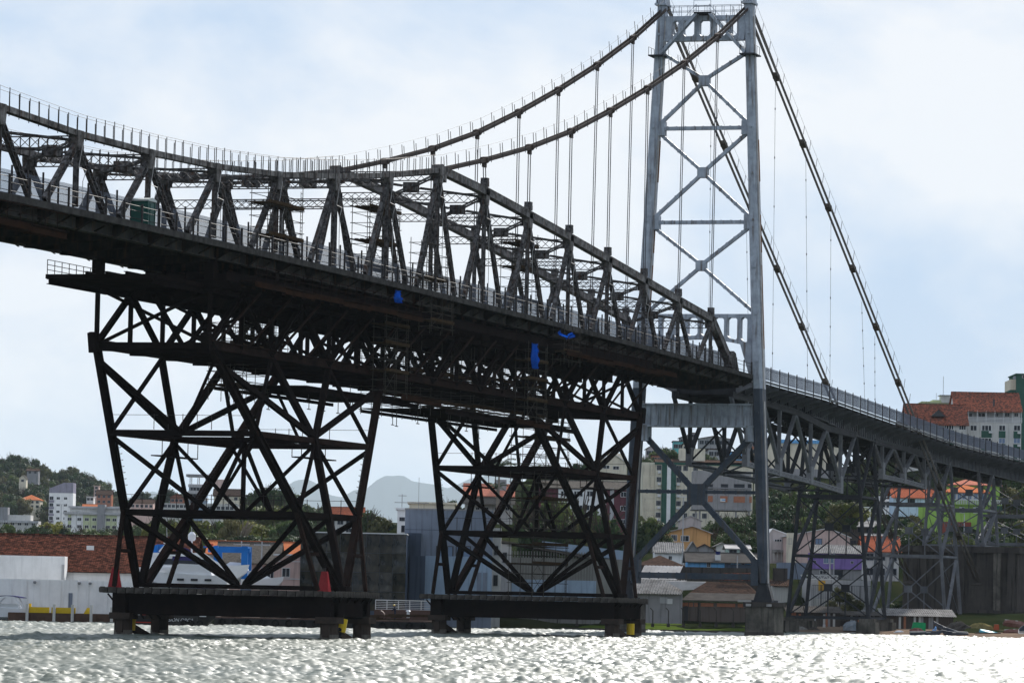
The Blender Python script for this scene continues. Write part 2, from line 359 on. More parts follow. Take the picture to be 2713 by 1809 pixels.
# below the deck
mb = MB(); y0, y1 = yi(26, -1), yi(26, 1); mb.box(-.75, .75, y0, y1, 24.8, 27.2); mb.box(-1.0, 1.0, y0, y1, 24.6, 24.8); mb.box(-1.0, 1.0, y0, y1, 27.2, 27.4); gd = mb.build('plate_girder', TOWERM, tower)
st = meshdata(MB().box(-.06, .06, -.04, .04, -1.2, 1.2), 'stiffener', TOWERM)
for i, y in enumerate(np.linspace(y0 + .3, y1 - .3, 15)): inst('stiffener', st, gd, (-.8, y - 5.13, 26 - 4.0))
for s in (-1, 1): mb = MB(); y = yi(23.8, s); mb.box(-.9, .9, min(y - s * 1.1, y), max(y - s * 1.1, y), 22.9, 24.62); mb.build('gusset', TOWERM, tower)
zc = 16.6
for s in (-1, 1):
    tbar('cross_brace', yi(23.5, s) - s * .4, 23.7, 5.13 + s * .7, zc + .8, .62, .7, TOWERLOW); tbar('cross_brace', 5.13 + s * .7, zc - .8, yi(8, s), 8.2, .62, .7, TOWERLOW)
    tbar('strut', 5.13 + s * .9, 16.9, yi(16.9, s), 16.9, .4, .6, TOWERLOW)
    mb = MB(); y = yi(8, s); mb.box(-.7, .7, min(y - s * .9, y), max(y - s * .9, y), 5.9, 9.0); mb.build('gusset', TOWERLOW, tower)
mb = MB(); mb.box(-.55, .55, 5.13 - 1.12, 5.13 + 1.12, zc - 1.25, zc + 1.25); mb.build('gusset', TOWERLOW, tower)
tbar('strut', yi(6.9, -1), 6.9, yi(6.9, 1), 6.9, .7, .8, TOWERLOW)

# ---- concrete piers of the tower
for s, lb in ((-1, 'stained concrete pier standing in the water under the nearer tower leg'), (1, 'stained concrete pier in the water under the far tower leg, behind yellow float')):
    y = legy(4, s); mb = MB()
    mb.prism([(-2.3, y - 1.75, -1), (2.3, y - 1.75, -1), (2.3, y + 1.75, -1), (-2.3, y + 1.75, -1)], (0, 0, 4.4))
    p = thing('concrete_pier', lb, 'pier', (0, y, 0), 0, 'tower piers'); mb.build('shaft', CONC, p)
    mb = MB(); mb.box(-2.5, 2.5, y - 1.98, y + 1.98, 3.4, 3.95); mb.build('cap', CONCD, p)
    mb = MB()
    for e in (-1.2, 1.3): mb.box(-2.66, -2.5, y + e - .3, y + e + .3, 3.45, 3.75)
    mb.build('lamp_box', WHITEST, p)
    mb = MB(); mb.box(-2.35, 2.35, y - 1.8, y + 1.8, -.9, .45); mb.build('tide_band', CONCD, p)

# ---- eyebar chains with suspenders and backstays
def chain_pt(k, y): return A(xk(k) + DXK.get(k, 0), y, ZC[k])
for y, lb in ((0., 'nearer rusty eyebar suspension chain with hanger cables and handrail posts'), (W, 'far rusty eyebar suspension chain with hanger cables and handrail posts')):
    ch = thing('suspension_chain', lb, 'chain', (0, y, 75), 0, 'suspension chains')
    rail = MB(); rnd = random.Random(int(y))
    pts = [chain_pt(k, y) for k in range(0, 21)]
    for k in range(20):
        P, Q = pts[k], pts[k + 1]; mb = MB()
        for o in (-.27, .27): mb.bar(P + EY * o, Q + EY * o, .09, .36 if k < 8 else .44, EY)
        if k >= 8:
            mb.bar(P, Q, .5, .18, EY)
        mb.build('eyebar_link', CHAIN if k < 8 else CHORD, ch)
        n = 8; d = (Q - P) / np.linalg.norm(Q - P)
        for i in range(n):
            p = P + (Q - P) * (i + .5) / n + A(0, 0, .0)
            hh = 1.3 if k < 8 else 1.5
            up = np.cross(EY, d); up = up if up[2] > 0 else -up
            lean = up if k < 8 else EZ
            for o in ((-.42,) if k < 8 and i % 2 else (.42,) if k < 8 else (-.42, .42)):
                h = hh * rnd.uniform(.82, 1.05)
                rail.bar(p + EY * o - lean * .3, p + EY * o + lean * h + EX * rnd.uniform(-.06, .06), .052, .052, EY)
        if k >= 8:
            for o in (-.42, .42): rail.tube(P + EY * o + EZ * 1.45, Q + EY * o + EZ * 1.45, .016, 4, cap=False)
        else: rail.tube(P - EY * .42 + EZ * 1.5, Q - EY * .42 + EZ * 1.5, .012, 4, cap=False)
    jm = None
    for k in range(1, 8):
        P = pts[k]; d = pts[k - 1] - pts[k + 1]; d /= np.linalg.norm(d); mb = MB()
        mb.bar(P - d * .7, P + d * .7, .6, .44, EY); mb.bar(P - d * .36, P + d * .36, .55, .64, EY); mb.tube(P - EY * .42, P + EY * .42, .26, 10); mb.box(P[0] - .42, P[0] + .42, P[1] - .12, P[1] + .12, P[2] - .7, P[2] - .2)
        mb.build('chain_joint', CHAIN, ch)
        mb = MB(); zt = top(k) + .7
        for o in (-.36, .36): mb.tube((P[0] + o, y, P[2] - .5), (xk(k) + o, y, zt), .05, 6)
        mb.build('suspender_cable', CABLE, ch)
    # backstay
    E0 = A(.3, y, 75.0); E1 = A(141.0, y, 7.5); bj = [E0 + (E1 - E0) * t for t in np.linspace(0, 1, 11)]
    dv = (E1 - E0) / np.linalg.norm(E1 - E0); nv = np.cross(EY, dv); nv = nv if nv[2] > 0 else -nv
    for i in range(10):
        mb = MB(); off = .17 if i else .34
        for k in (-1, 1):
            for o in (-.3, .3): mb.bar(bj[i] + nv * k * off + EY * o, bj[i + 1] + nv * k * .17 + EY * o, .09, .16, EY)
        if i == 0:
            for o in (-.3, .3): mb.bar(bj[0] + EY * o, bj[1] + EY * o, .09, .16, EY)
        mb.build('eyebar_link', BACK, ch)
        for t in np.linspace(.12, .88, 4):
            p = bj[i] + (bj[i + 1] - bj[i]) * t
            if p[2] > 27 or p[2] < 22: rail.bar(p - EY * .42 + nv * .2, p - EY * .42 + nv * 1.5 * rnd.uniform(.9, 1.1), .05, .05, EY)
        if i:
            mb = MB(); p = bj[i]; mb.bar(p - dv * .6, p + dv * .6, .7, .56, EY); mb.tube(p - EY * .4, p + EY * .4, .29, 10); mb.build('chain_joint', BACK, ch)
    rail.tube(bj[0] - EY * .42 + nv * 1.45, bj[6] - EY * .42 + nv * 1.45, .015, 4, cap=False)
    mb = MB(); mb.bar(E1 - dv * .9, E1 + dv * 1.5, 1.6, 1.5, EY); mb.tube(E1 - EY * .9, E1 + EY * .9, .7, 10); mb.build('anchor_shoe', CONCD, ch)
    stuff(rail.build('handrail', POST, ch))

# thin strings hanging off the backstays and tower (marker lines)
for i, (x, y, z0, z1) in enumerate(((14, 0, 30.6, 68), (30, 0, 31, 60), (44, 0, 29.8, 53), (62, 0, 29.5, 44), (22, W, 30.5, 64), (40, W, 33, 54.5), (70, 0, 28.5, 40))):
    mb = MB(); mb.tube((x + (3.0 if i % 2 else 1), y, z0), (x, y, z1), .022, 4)
    for t in np.linspace(.1, .9, 6): q = x + (3.0 if i % 2 else 1) * (1 - t); mb.tube((q, y, z0 + (z1 - z0) * t - .12), (q, y, z0 + (z1 - z0) * t + .12), .07, 5)
    tag(mb.build('marker_line', CABLE), '%s of the thin weighted cords hanging from the backstay chains' % ORDS[i], 'cord', 'cords hanging from the backstays')

# ---- stiffening truss
truss = thing('stiffening_truss', 'dark weathered riveted lattice truss carrying the main span of the bridge', 'bridge truss', (-110, 5.13, 32))
FOOT = .40
for y in (0., W):
    for k in range(1, 21):
        T = A(xk(k), y, top(k))
        zl = .55
        if k <= 7:      # box top chord of the tapering end
            P, Q = A(xk(k), y, ZT[k]), A(xk(k + 1), y, ZT[k + 1]); mb = MB()
            for o in (-.32, .32): mb.bar(P + EY * o, Q + EY * o, .08, .7, EY)
            d = (Q - P) / np.linalg.norm(Q - P); nn = np.cross(EY, d); nn = nn if nn[2] > 0 else -nn
            mb.bar(P + nn * .37, Q + nn * .37, .8, .06, EY); mb.bar(P - nn * .3, Q - nn * .3, .7, .05, EY)
            tc_ = mb.build('top_chord', CHORD, truss)
            mb = MB(); mb.box(P[0] - .32, P[0] + .32, y - .34, y + .34, P[2] + .5, P[2] + 1.35); mb.box(P[0] - .5, P[0] - .34, y - .3, y + .3, P[2] + .5, P[2] + 1.0); mb.box(P[0] + .34, P[0] + .5, y - .3, y + .3, P[2] + .5, P[2] + 1.0); mb.build('hanger_socket', TRUSS, tc_)
        # gusset under the node
        mb = MB(); mb.prism([(T[0] - .5, y - .36, T[2] + .24), (T[0] + .5, y - .36, T[2] + .24), (T[0] + .55, y - .36, T[2] - .5), (T[0] + .4, y - .36, T[2] - 1.3), (T[0] - .4, y - .36, T[2] - 1.3), (T[0] - .55, y - .36, T[2] - .5)], (0, .72, 0)); mb.build('gusset', CHORD, truss)
        for s in (-1, 1):
            xf = T[0] + s * FOOT * PAN
            if k == 1 and s == 1: continue
            B = A(xf, y, zb(xf) - .1); mb = MB()
            mb.laced(T + A(s * .25, 0, -.9), B, .58, .34, fl=.1, pitch=.45, lace=.06, endplate=.6); mb.build('diagonal', TRUSS, truss)
        B = A(T[0], y, zb(T[0]) - .1); mb = MB()
        mb.laced(T + A(0, 0, -.9), B, .5, .3, fl=.065, pitch=.48, lace=.045, endplate=.3, faces=1); mb.build('post', TRUSS, truss)
    # inclined end post
    mb = MB(); P, Q = A(xk(1), y, ZT[1]), A(-3.9, y, zb(-3.9) - .3)
    for o in (-.38, .38): mb.bar(P + EY * o, Q + EY * o, .08, .9, EY)
    mb.bar(P + A(.25, 0, .25), Q + A(.3, 0, .2), .95, .06, EY); mb.laced(P, Q, .85, .6, fl=.15, pitch=.6, lace=.1); mb.build('end_post', CHORD, truss)
    mb = MB(); mb.prism([(-6.3, y - .45, 31.5), (-5.2, y - .45, 33.4), (-4.2, y - .45, 33.2), (-2.6, y - .45, 31.2)], (0, .9, 0)); mb.build('gusset', TRUSS, truss)
# cross frames and laterals between the two planes
for k in range(1, 21):
    zt = top(k) - .25
    mb = MB(); mb.laced((xk(k), .4, zt - .35), (xk(k), W - .4, zt - .35), .95, .2, fl=.085, pitch=.85, lace=.055, side=EX, cross=True, faces=1, endplate=.3); mb.build('lateral_strut', TRUSS, truss)
    if top(k) - zb(xk(k)) > 6.3:
        mb = MB(); mb.laced((xk(k), .4, zt - 2.25), (xk(k), W - .4, zt - 2.25), .8, .2, fl=.08, pitch=.8, lace=.05, side=EX, cross=True, faces=1, endplate=.3); mb.build('lateral_strut', TRUSS, truss)
    if k < 20:
        xm = (xk(k) + xk(k + 1)) / 2; zm = (top(k) + top(k + 1)) / 2 - .55; Cn = A(xm, W / 2, zm)
        mb = MB(); mb.box(xm - .7, xm + .7, W / 2 - .6, W / 2 + .6, zm - .42, zm + .42); mb.build('lateral_gusset', TRUSS, truss)
        for kk in (k, k + 1):
            for y in (.4, W - .4):
                P = A(xk(kk) + (.5 if kk > k else -.5), y, top(kk) - .5); q = Cn + (P - Cn) / np.linalg.norm(P - Cn) * .9
                mb = MB(); mb.laced(P, q, .6, .16, fl=.08, pitch=.7, lace=.05, side=EZ, cross=True, faces=1, endplate=.3); mb.build('lateral_brace', TRUSS, truss)
# hinge plate where the chain joins the truss
for y in (0., W):
    mb = MB(); mb.prism([(xk(8) - .7, y - .42, 43.5), (xk(8) + 1.3, y - .42, 42.9), (xk(8) + 1.3, y - .42, 43.9), (xk(8) + .2, y - .42, 44.55), (xk(8) - .7, y - .42, 44.4)], (0, .84, 0)); mb.build('hinge_plate', CHORD, truss)
# conduit loops strapped to the posts
mb = MB()
for k in range(3, 15):
    for y in (-.45,):
        T = A(xk(k), y, top(k)); mb.tube(T + A(.2, 0, -.6), T + A(-.5, 0, -2.6), .03, 4); mb.tube(T + A(-.5, 0, -2.6), T + A(.9, 0, -2.7), .03, 4); mb.tube(T + A(.9, 0, -2.7), T + A(.3, 0, -3.6), .03, 4); mb.tube(T + A(.3, 0, -3.6), A(T[0] + .35, y, zb(T[0])), .03, 4)
stuff(mb.build('conduit', WHITEST, truss))

# ---- deck of the main span
deck = thing('main_span_deck', 'dark steel bridge deck of the main span with brackets, curb and fence', 'bridge deck', (-110, 5.13, 30))
OD = A(-110, 5.13, 30)
NSEG = 40
for i in range(NSEG):
    xa, xb = -.5 - i * 7.07, -.5 - (i + 1) * 7.07; za, zc_ = zb(xa), zb(xb)
    for y in (-.15, W + .15):                      # side girder (bottom chord)
        mb = MB(); mb.bar((xa, y, za - 1.05), (xb, y, zc_ - 1.05), .5, 1.5, EY); mb.bar((xa, y, za - 1.83), (xb, y, zc_ - 1.83), .8, .08, EY); mb.build('side_girder', GIRD, deck)
    mb = MB(); mb.bar((xa, -1.62, za - .82), (xb - .04, -1.62, zc_ - .82), .3, .5, EY); mb.build('curb', CURB, deck)
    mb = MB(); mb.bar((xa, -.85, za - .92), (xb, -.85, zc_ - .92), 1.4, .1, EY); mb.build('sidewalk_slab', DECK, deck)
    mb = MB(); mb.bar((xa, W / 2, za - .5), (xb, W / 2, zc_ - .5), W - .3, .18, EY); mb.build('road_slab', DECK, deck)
    # floor beam with tapered brackets on both ends
    mb = MB(); x = xa - .2; z = zb(x)
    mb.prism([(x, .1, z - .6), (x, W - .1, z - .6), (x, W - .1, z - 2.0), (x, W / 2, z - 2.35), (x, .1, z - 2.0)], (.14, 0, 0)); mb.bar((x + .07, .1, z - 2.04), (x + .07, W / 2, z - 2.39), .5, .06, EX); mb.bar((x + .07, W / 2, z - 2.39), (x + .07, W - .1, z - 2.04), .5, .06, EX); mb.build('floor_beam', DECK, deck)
    for s, y0 in ((-1, -.4), (1, W + .4)):
        mb = MB(); mb.prism([(x, y0, z - .95), (x, y0 + s * 1.35, z - .95), (x, y0 + s * 1.35, z - 1.15), (x, y0, z - 1.95)], (.1, 0, 0)); mb.bar((x + .05, y0, z - 1.97), (x + .05, y0 + s * 1.35, z - 1.15), .35, .05, EX); mb.build('sidewalk_bracket', DECK, deck)
        mb = MB(); mb.bar((x - 3.5, y0, zb(x - 3.5) - 1.75), (x - 3.5, y0 + s * 1.2, zb(x - 3.5) - 1.1), .12, .12, EX); mb.build('sidewalk_strut', DECK, deck)
for y in (2.2, 4.2, 6.1, 8.1):
    for i in range(0, NSEG, 4):
        xa, xb = -.5 - i * 7.07, -.5 - (i + 4) * 7.07; mb = MB(); mb.ibeam((xa, y, zb(xa) - 1.0), (xb, y, zb(xb) - 1.0), .3, .75, .05, EY); mb.build('stringer', DECK, deck)
# fence inside the near truss: framed panels of upright bars, dark posts at the outer edge
def fence_panel(L, h, pitch=.13, bw=.035):
    mb = MB(); n = int(L / pitch)
    for i in range(n + 1): x = -L / 2 + L * i / n; mb.box(x - bw / 2, x + bw / 2, -bw / 2, bw / 2, 0, h)
    mb.box(-L / 2, L / 2, -.03, .03, -.03, .05); mb.box(-L / 2, L / 2, -.03, .03, h - .32, h - .27)
    return mb
pan = meshdata(fence_panel(2.72, 1.75, .14, .026), 'railing_panel', RAIL); pst = meshdata(MB().box(-.06, .06, -.06, .06, -.3, 2.2), 'railing_post', POST)
x = -2.
while x > -280:
    z = zb(x - 1.4); sl = math.atan2(zb(x) - zb(x - 2.8), 2.8)
    o = inst('railing_panel', pan, deck, A(x - 1.4, .78, z - .05) - OD); o.rotation_euler = (0, -sl, 0)
    inst('railing_post', pst, deck, A(x, .78, zb(x) - .1) - OD)
    x -= 2.82
opst = meshdata(MB().box(-.07, .07, -.07, .07, -.25, 1.75), 'edge_post', POST)
x = -1.5
while x > -282:
    inst('edge_post', opst, deck, A(x, -1.68, zb(x) - .85) - OD); x -= 3.535
mb = MB()
for z in (.35, .95, 1.35):
    for i in range(59): xa, xb = -1.5 - 4.7 * i, -1.5 - 4.7 * (i + 1); mb.tube((xa, -1.6, zb(xa) - .65 + z), (xb, -1.6, zb(xb) - .65 + z), .028, 4, cap=False)
stuff(mb.build('edge_rail', POST, deck))

# ================================================================== FALSEWORK
def prow(mb, a, b, w, h, side=EY): mb.bar(a, b, w, h, side); return mb
fg = thing('falsework_girder', 'black temporary steel truss girder propping the underside of the deck', 'falsework', (-106, 5.13, 24))
GZ0, GZ1 = 24.0, 28.6; gx = [xk(12) + 7.07 * i for i in range(19)]     # half panels from node 12 to node 3
for y in (.15, W - .15):
    for i in range(18):
        a, b = gx[i], gx[i + 1]
        MB().ibeam((a, y, GZ0), (b, y, GZ0), .55, .75, .08, EY).build('bottom_chord', FALSEB, fg)
        MB().ibeam((a, y, GZ1), (b, y, GZ1), .55, .7, .08, EY).build('top_chord', FALSE, fg)
        P, Q = (A(a, y, GZ0), A(b, y, GZ1)) if i % 2 == 0 else (A(a, y, GZ1), A(b, y, GZ0))
        MB().ibeam(P, Q, .38, .46, .07, EY).build('diagonal', FALSE, fg)
    for i in range(19): MB().ibeam((gx[i], y, GZ0), (gx[i], y, GZ1), .3, .38, .06, EY).build('post', FALSE, fg)
for i in range(19):
    MB().ibeam((gx[i], .15, GZ0 - .1), (gx[i], W - .15, GZ0 - .1), .35, .5, .06, EX).build('cross_beam', FALSE, fg)
    MB().ibeam((gx[i], -1.6, GZ1 + .3), (gx[i], W + 1.3, GZ1 + .3), .45, .6, .07, EX).build('head_beam', FALSE, fg)
    if i % 2 == 0:
        MB().bar((gx[i], .15, GZ0), (gx[i], W - .15, GZ1), .26, .26, EX).build('sway_brace', FALSE, fg); MB().bar((gx[i] + .3, .15, GZ1), (gx[i] + .3, W - .15, GZ0), .26, .26, EX).build('sway_brace', FALSE, fg)
    if i < 18:
        MB().bar((gx[i], .15, GZ0 - .2), (gx[i + 1], W - .15, GZ0 - .2), .22, .22, EZ).build('plan_brace', FALSE, fg); MB().bar((gx[i], W - .15, GZ0 - .45), (gx[i + 1], .15, GZ0 - .45), .22, .22, EZ).build('plan_brace', FALSE, fg)
        MB().box(gx[i] + .2, gx[i + 1] - .2, .6, W - .6, GZ1 + .62, GZ1 + .75).build('formwork_board', FALSE, fg)
    # jack stacks up to the deck
    for y in (.15, W - .15):
        if i % 2 == 0: MB().box(gx[i] - .45, gx[i] + .45, y - .4, y + .4, GZ1 + .6, zb(gx[i]) - 1.86).build('jack_stack', FALSE, fg)
for y in np.linspace(-1.2, W + 1.0, 8):
    for i in range(18): MB().ibeam((gx[i], y, GZ1 + 1.0), (gx[i + 1], y, GZ1 + 1.0), .35, .85, .06, EY).build('grillage_beam', FALSE, fg)
for i in range(18):
    for t_ in (.33, .67): MB().ibeam((gx[i] + 7.07 * t_, -1.6, GZ1 + .3), (gx[i] + 7.07 * t_, W + 1.3, GZ1 + .3), .35, .55, .06, EX).build('head_beam', FALSE, fg)
    for y in (3.4, 6.9): MB().ibeam((gx[i], y, GZ1 - .5), (gx[i + 1], y, GZ1 - .5), .4, .9, .07, EY).build('inner_girder', FALSE, fg)
    P, Q = (A(gx[i], W / 2, GZ0), A(gx[i + 1], W / 2, GZ1 - .6)) if i % 2 else (A(gx[i], W / 2, GZ1 - .6), A(gx[i + 1], W / 2, GZ0)); MB().bar(P, Q, .3, .3, EY).build('inner_diagonal', FALSE, fg)
# raking rods on the near side from the head beams down to the bottom chord
for i in range(1, 19, 1):
    MB().bar((gx[i], -1.5, GZ1 + .1), (gx[i - 1] + 1.5, .05, GZ0 + .3), .16, .16).build('raking_rod', FALSEB, fg)
# left end platform with rail
MB().prism([(-180, .6, 28.62), (-180, W, 28.62), (-169.9, W, 28.62), (-169.9, .6, 28.62)], (0, 0, .35)).build('end_platform', FALSE, fg)
for y in (W - .3, 1.0): MB().ibeam((-180, y, 28.4), (-168, y, 28.4), .4, .45, .06, EY).build('cantilever_beam', FALSE, fg)
mb = MB()
for x in np.arange(-179.9, -170, 1.45): mb.tube((x, W - .1, 28.95), (x, W - .1, 30.15), .035, 5)
for z in (29.35, 29.75, 30.15): mb.tube((-179.9, W - .1, z), (-170, W - .1, z), .03, 4)
stuff(mb.build('platform_rail', POST, fg))
MB().prism([(-172.5, W - .6, 28.97), (-170.5, W - .6, 29.3), (-168.3, W - .6, 29.25), (-166.5, W - .6, 28.97)], (0, -1.2, 0)).build('rusty_pile', RUSTB, fg)

def support(xc, label, bx):
    t = thing('falsework_support', label, 'falsework', (xc, 5.13, 0), 0, 'falsework supports standing in the water')
    zt, z3, z2, z0 = 23.6, 17.0, 10.5, 4.35
    py_ = lambda z, s: 5.13 + s * np.interp(z, [z0, zt], [9.3, 5.0])
    hx = lambda z: np.interp(z, [z0, zt], [.9, 21.2])
    leg = lambda z, s, q: A(xc + q * hx(z), py_(z, s), z)
    mid = lambda z, s: A(xc, py_(z, s), z)
    def B(nm, P, Q, w, h, m=FALSE): mb = MB(); mb.bar(P, Q, w * .78, h * .8, EY); return mb.build(nm, m, t)
    for s in (-1, 1):
        for q in (-1, 1):
            m2 = FALSEB if q > 0 else FALSE  # right-leaning legs browner: light on their side put into the colour
            MB().ibeam(leg(z0, s, q), leg(zt + .4, s, q), .52, .74, .09, EY).build('leg', m2, t)
            B('outrigger', A(xc + q * 6.0, py_(z0, s), z0 - .2), leg(z2 + .2, s, q) + A(q * .2, 0, 0), .42, .42, FALSEB); B('outrigger_tie', A(xc + q * 6.2, py_(7, s), 7.2), leg(7.2, s, q), .3, .4, FALSEB)
            B('diagonal', leg(22.6, s, q), mid(z3 + .3, s), .5, .55); B('diagonal', A(xc + q * 7.07, py_(zt, s), zt), leg(z3, s, q), .34, .4)
            B('upper_leg', mid(z3, s), A(xc + q * 7.07, py_(zt, s), zt), .62, .7)
            B('diagonal', mid(z3 - .2, s), leg(z2, s, q), .36, .38)
            B('ring_beam', leg(z3, s, q), mid(z3, s), .4, .62, FALSEB); B('ring_beam', leg(z2, s, q), mid(z2, s), .4, .62)
            B('leg_head', leg(zt, s, q) + A(q * .5, 0, -.3), leg(zt, s, q) + A(q * .9, 0, 1.3), .9, .7)
        B('leg', mid(z0, s), mid(z3, s), .7, .8)
    for q in (-1, 0, 1):
        f = (lambda z, s: leg(z, s, q)) if q else mid
        for z in (z3, z2): B('ring_beam', f(z, -1), f(z, 1), .55, .6)
        cm = (f(z2, -1) + f(z2, 1)) / 2; c3 = (f(z3, -1) + f(z3, 1)) / 2; c0 = A(xc, 5.13, z0 + .2)
        for s in (-1, 1):
            B('cross_brace', f(z3 - .3, s), cm, .34, .42); B('fan_brace', f(z2 - .2, s), c0 + A(q * .35, s * .4, 0), .42, .5)
            if q: B('cross_brace', f(22.8, s), c3, .34, .4)
    B('post', A(xc, 5.13, z2), A(xc, 5.13, z3), .42, .42)
    for q in (-1, 1): B('cross_brace', A(xc, 5.13, z3 - .2), A(xc + q * hx(z2), 5.13, z2), .34, .38)
    for z in (z3, z2):
        for s in (-1, 1):
            for q in (-1, 1): B('plan_brace', leg(z, s, q) + A(0, 0, -.15), A(xc, 5.13, z - .15), .25, .25)
    # landings, caged ladders, rails
    for s in (-1, 1):
        mb = MB(); c = mid(z3, s) + A(0, 0, -1.5); mb.box(c[0] - 4.2, c[0] + 4.2, c[1] - .5, c[1] + .5, c[2] - .1, c[2]); [mb.tube((c[0] + e, c[1] - .5 * s, c[2]), (c[0] + e, c[1] - .5 * s, c[2] + 1.7), .04, 4) for e in (-4.1, -1.8, 1.8, 4.1)]; mb.build('landing', FALSE, t)
        for q in (-1, 1):
            mb = MB(); P = leg(z2 + 1, s, q) + A(-q * .8, 0, 0); Q = leg(z3 - .7, s, q) + A(-q * .8, 0, 0)
            for o in (-.2, .2): mb.tube(P + EX * o, Q + EX * o, .035, 4)
            for tt in np.linspace(0, 1, 22): p = P + (Q - P) * tt; mb.tube(p - EX * .2, p + EX * .2, .02, 4)
            for tt in np.linspace(.25, 1, 8):
                p = P + (Q - P) * tt; last = None
                for a_ in np.linspace(0, math.pi, 7):
                    nx = p + A(.4 * math.cos(a_), 0, 0) + A(-q * .75 * math.sin(a_), 0, .1 * math.sin(a_))
                    if last is not None: mb.tube(last, nx, .018, 3, cap=False)
                    last = nx
            mb.build('caged_ladder', POST, t)
    mb = MB()
    for z in (z2, z3):
        for q in (-1, 1):
            for e in np.linspace(-.8, .8, 9):
                if (z == z3 and abs(e) > .5): continue
                p = A(xc + q * hx(z), 5.13 + e * (py_(z, 1) - 5.13), z + .3); mb.tube(p, p + EZ * 1.3, .035, 4)
            mb.tube(A(xc + q * hx(z), py_(z, -1), z + 1.5), A(xc + q * hx(z), py_(z, 1), z + 1.5), .02, 4)
    stuff(mb.build('walkway_rail', POST, t))
    # base: sill beams, timber deck, deep beams, pile caps, piles
    y0, y1 = -5.4, 15.7
    for q in (-3.6, 3.6): MB().box(xc + q - .55, xc + q + .55, y0 + .4, y1 - .4, 1.75, 3.6).build('base_beam', FALSE, t)
    for y in (y0 + 1.0, y1 - 1.3): MB().box(xc - 5, xc + 5, y - .6, y + .6, 1.9, 3.55).build('base_beam', FALSE, t)
    MB().box(xc - .6, xc + .6, y0 + .6, y1 - .8, 4.12, 4.5).build('sill_beam', FALSE, t)
    pk = meshdata(MB().box(-.24, .24, -.42, .42, -.06, .06), 'deck_plank_end', PLANKD)
    rnd = random.Random(int(xc))
    pl_long = meshdata(MB().box(-5.5, 5.5, -.46, .46, -.18, .18), 'deck_plank', PLANKD)
    for i, y in enumerate(np.arange(y0, y1, .98)): inst('deck_plank', pl_long, t, (rnd.uniform(-.12, .12), y + .45 - 5.13, 3.85 + rnd.uniform(-.03, .03)))
    pe = meshdata(MB().box(-.24, .24, -.12, .12, -.24, .24), 'edge_block', PLANKD)
    for i, x in enumerate(np.arange(-5.3, 5.4, .62)):
        for y in (y0 - .15, y1 + .1): inst('edge_block', pe, t, (x, y - 5.13, 3.83 + rnd.uniform(-.04, .04)))
    pw = meshdata(MB().box(-.1, .1, -.36, .36, -.24, .24), 'edge_board', PLANKD)
    for i, y in enumerate(np.arange(y0 + .1, y1, .82)): inst('edge_board', pw, t, (-5.75, y + .3 - 5.13, 3.82 + rnd.uniform(-.04, .04)))
    for y, s in ((y0, -1), (y1, 1)):
        for x in np.linspace(-4.6, 4.6, 6): MB().bar((xc + x, y - s * .1, 3.5), (xc + x, y - s * 2.0, 1.4), .12, .12).build('end_strut', FALSE, t)
    pc = MB()
    for q in (-4.1, 4.1):
        for y in (-4.6, 14.3):
            MB().box(xc + q - .95, xc + q + .95, y - .95, y + .95, 1.35, 1.9).build('pile_cap', PILE, t)
            MB().tube((xc + q, y, -2), (xc + q, y, 1.4), .78, 14).build('pile', PILE, t); MB().tube((xc + q, y, -.5), (xc + q, y, .42), .8, 14).build('tide_band', CONC, t)
            MB().box(xc + q - .95, xc + q - .72, y - .3, y + .3, .2, 1.2).build('pile_bracket', PILE, t)
    for y in (-4.6, 14.3): MB().bar((xc - 3.5, y, .9), (xc + 3.2, y, -.6), .5, .6).build('pile_brace', PILE, t)
    return t
support(xk(10.5), 'black inverted-pyramid steel support with red cones on its platform', 'a')
support(xk(4.5), 'black inverted-pyramid steel support beside the tower, with scaffold tower inside', 'b')
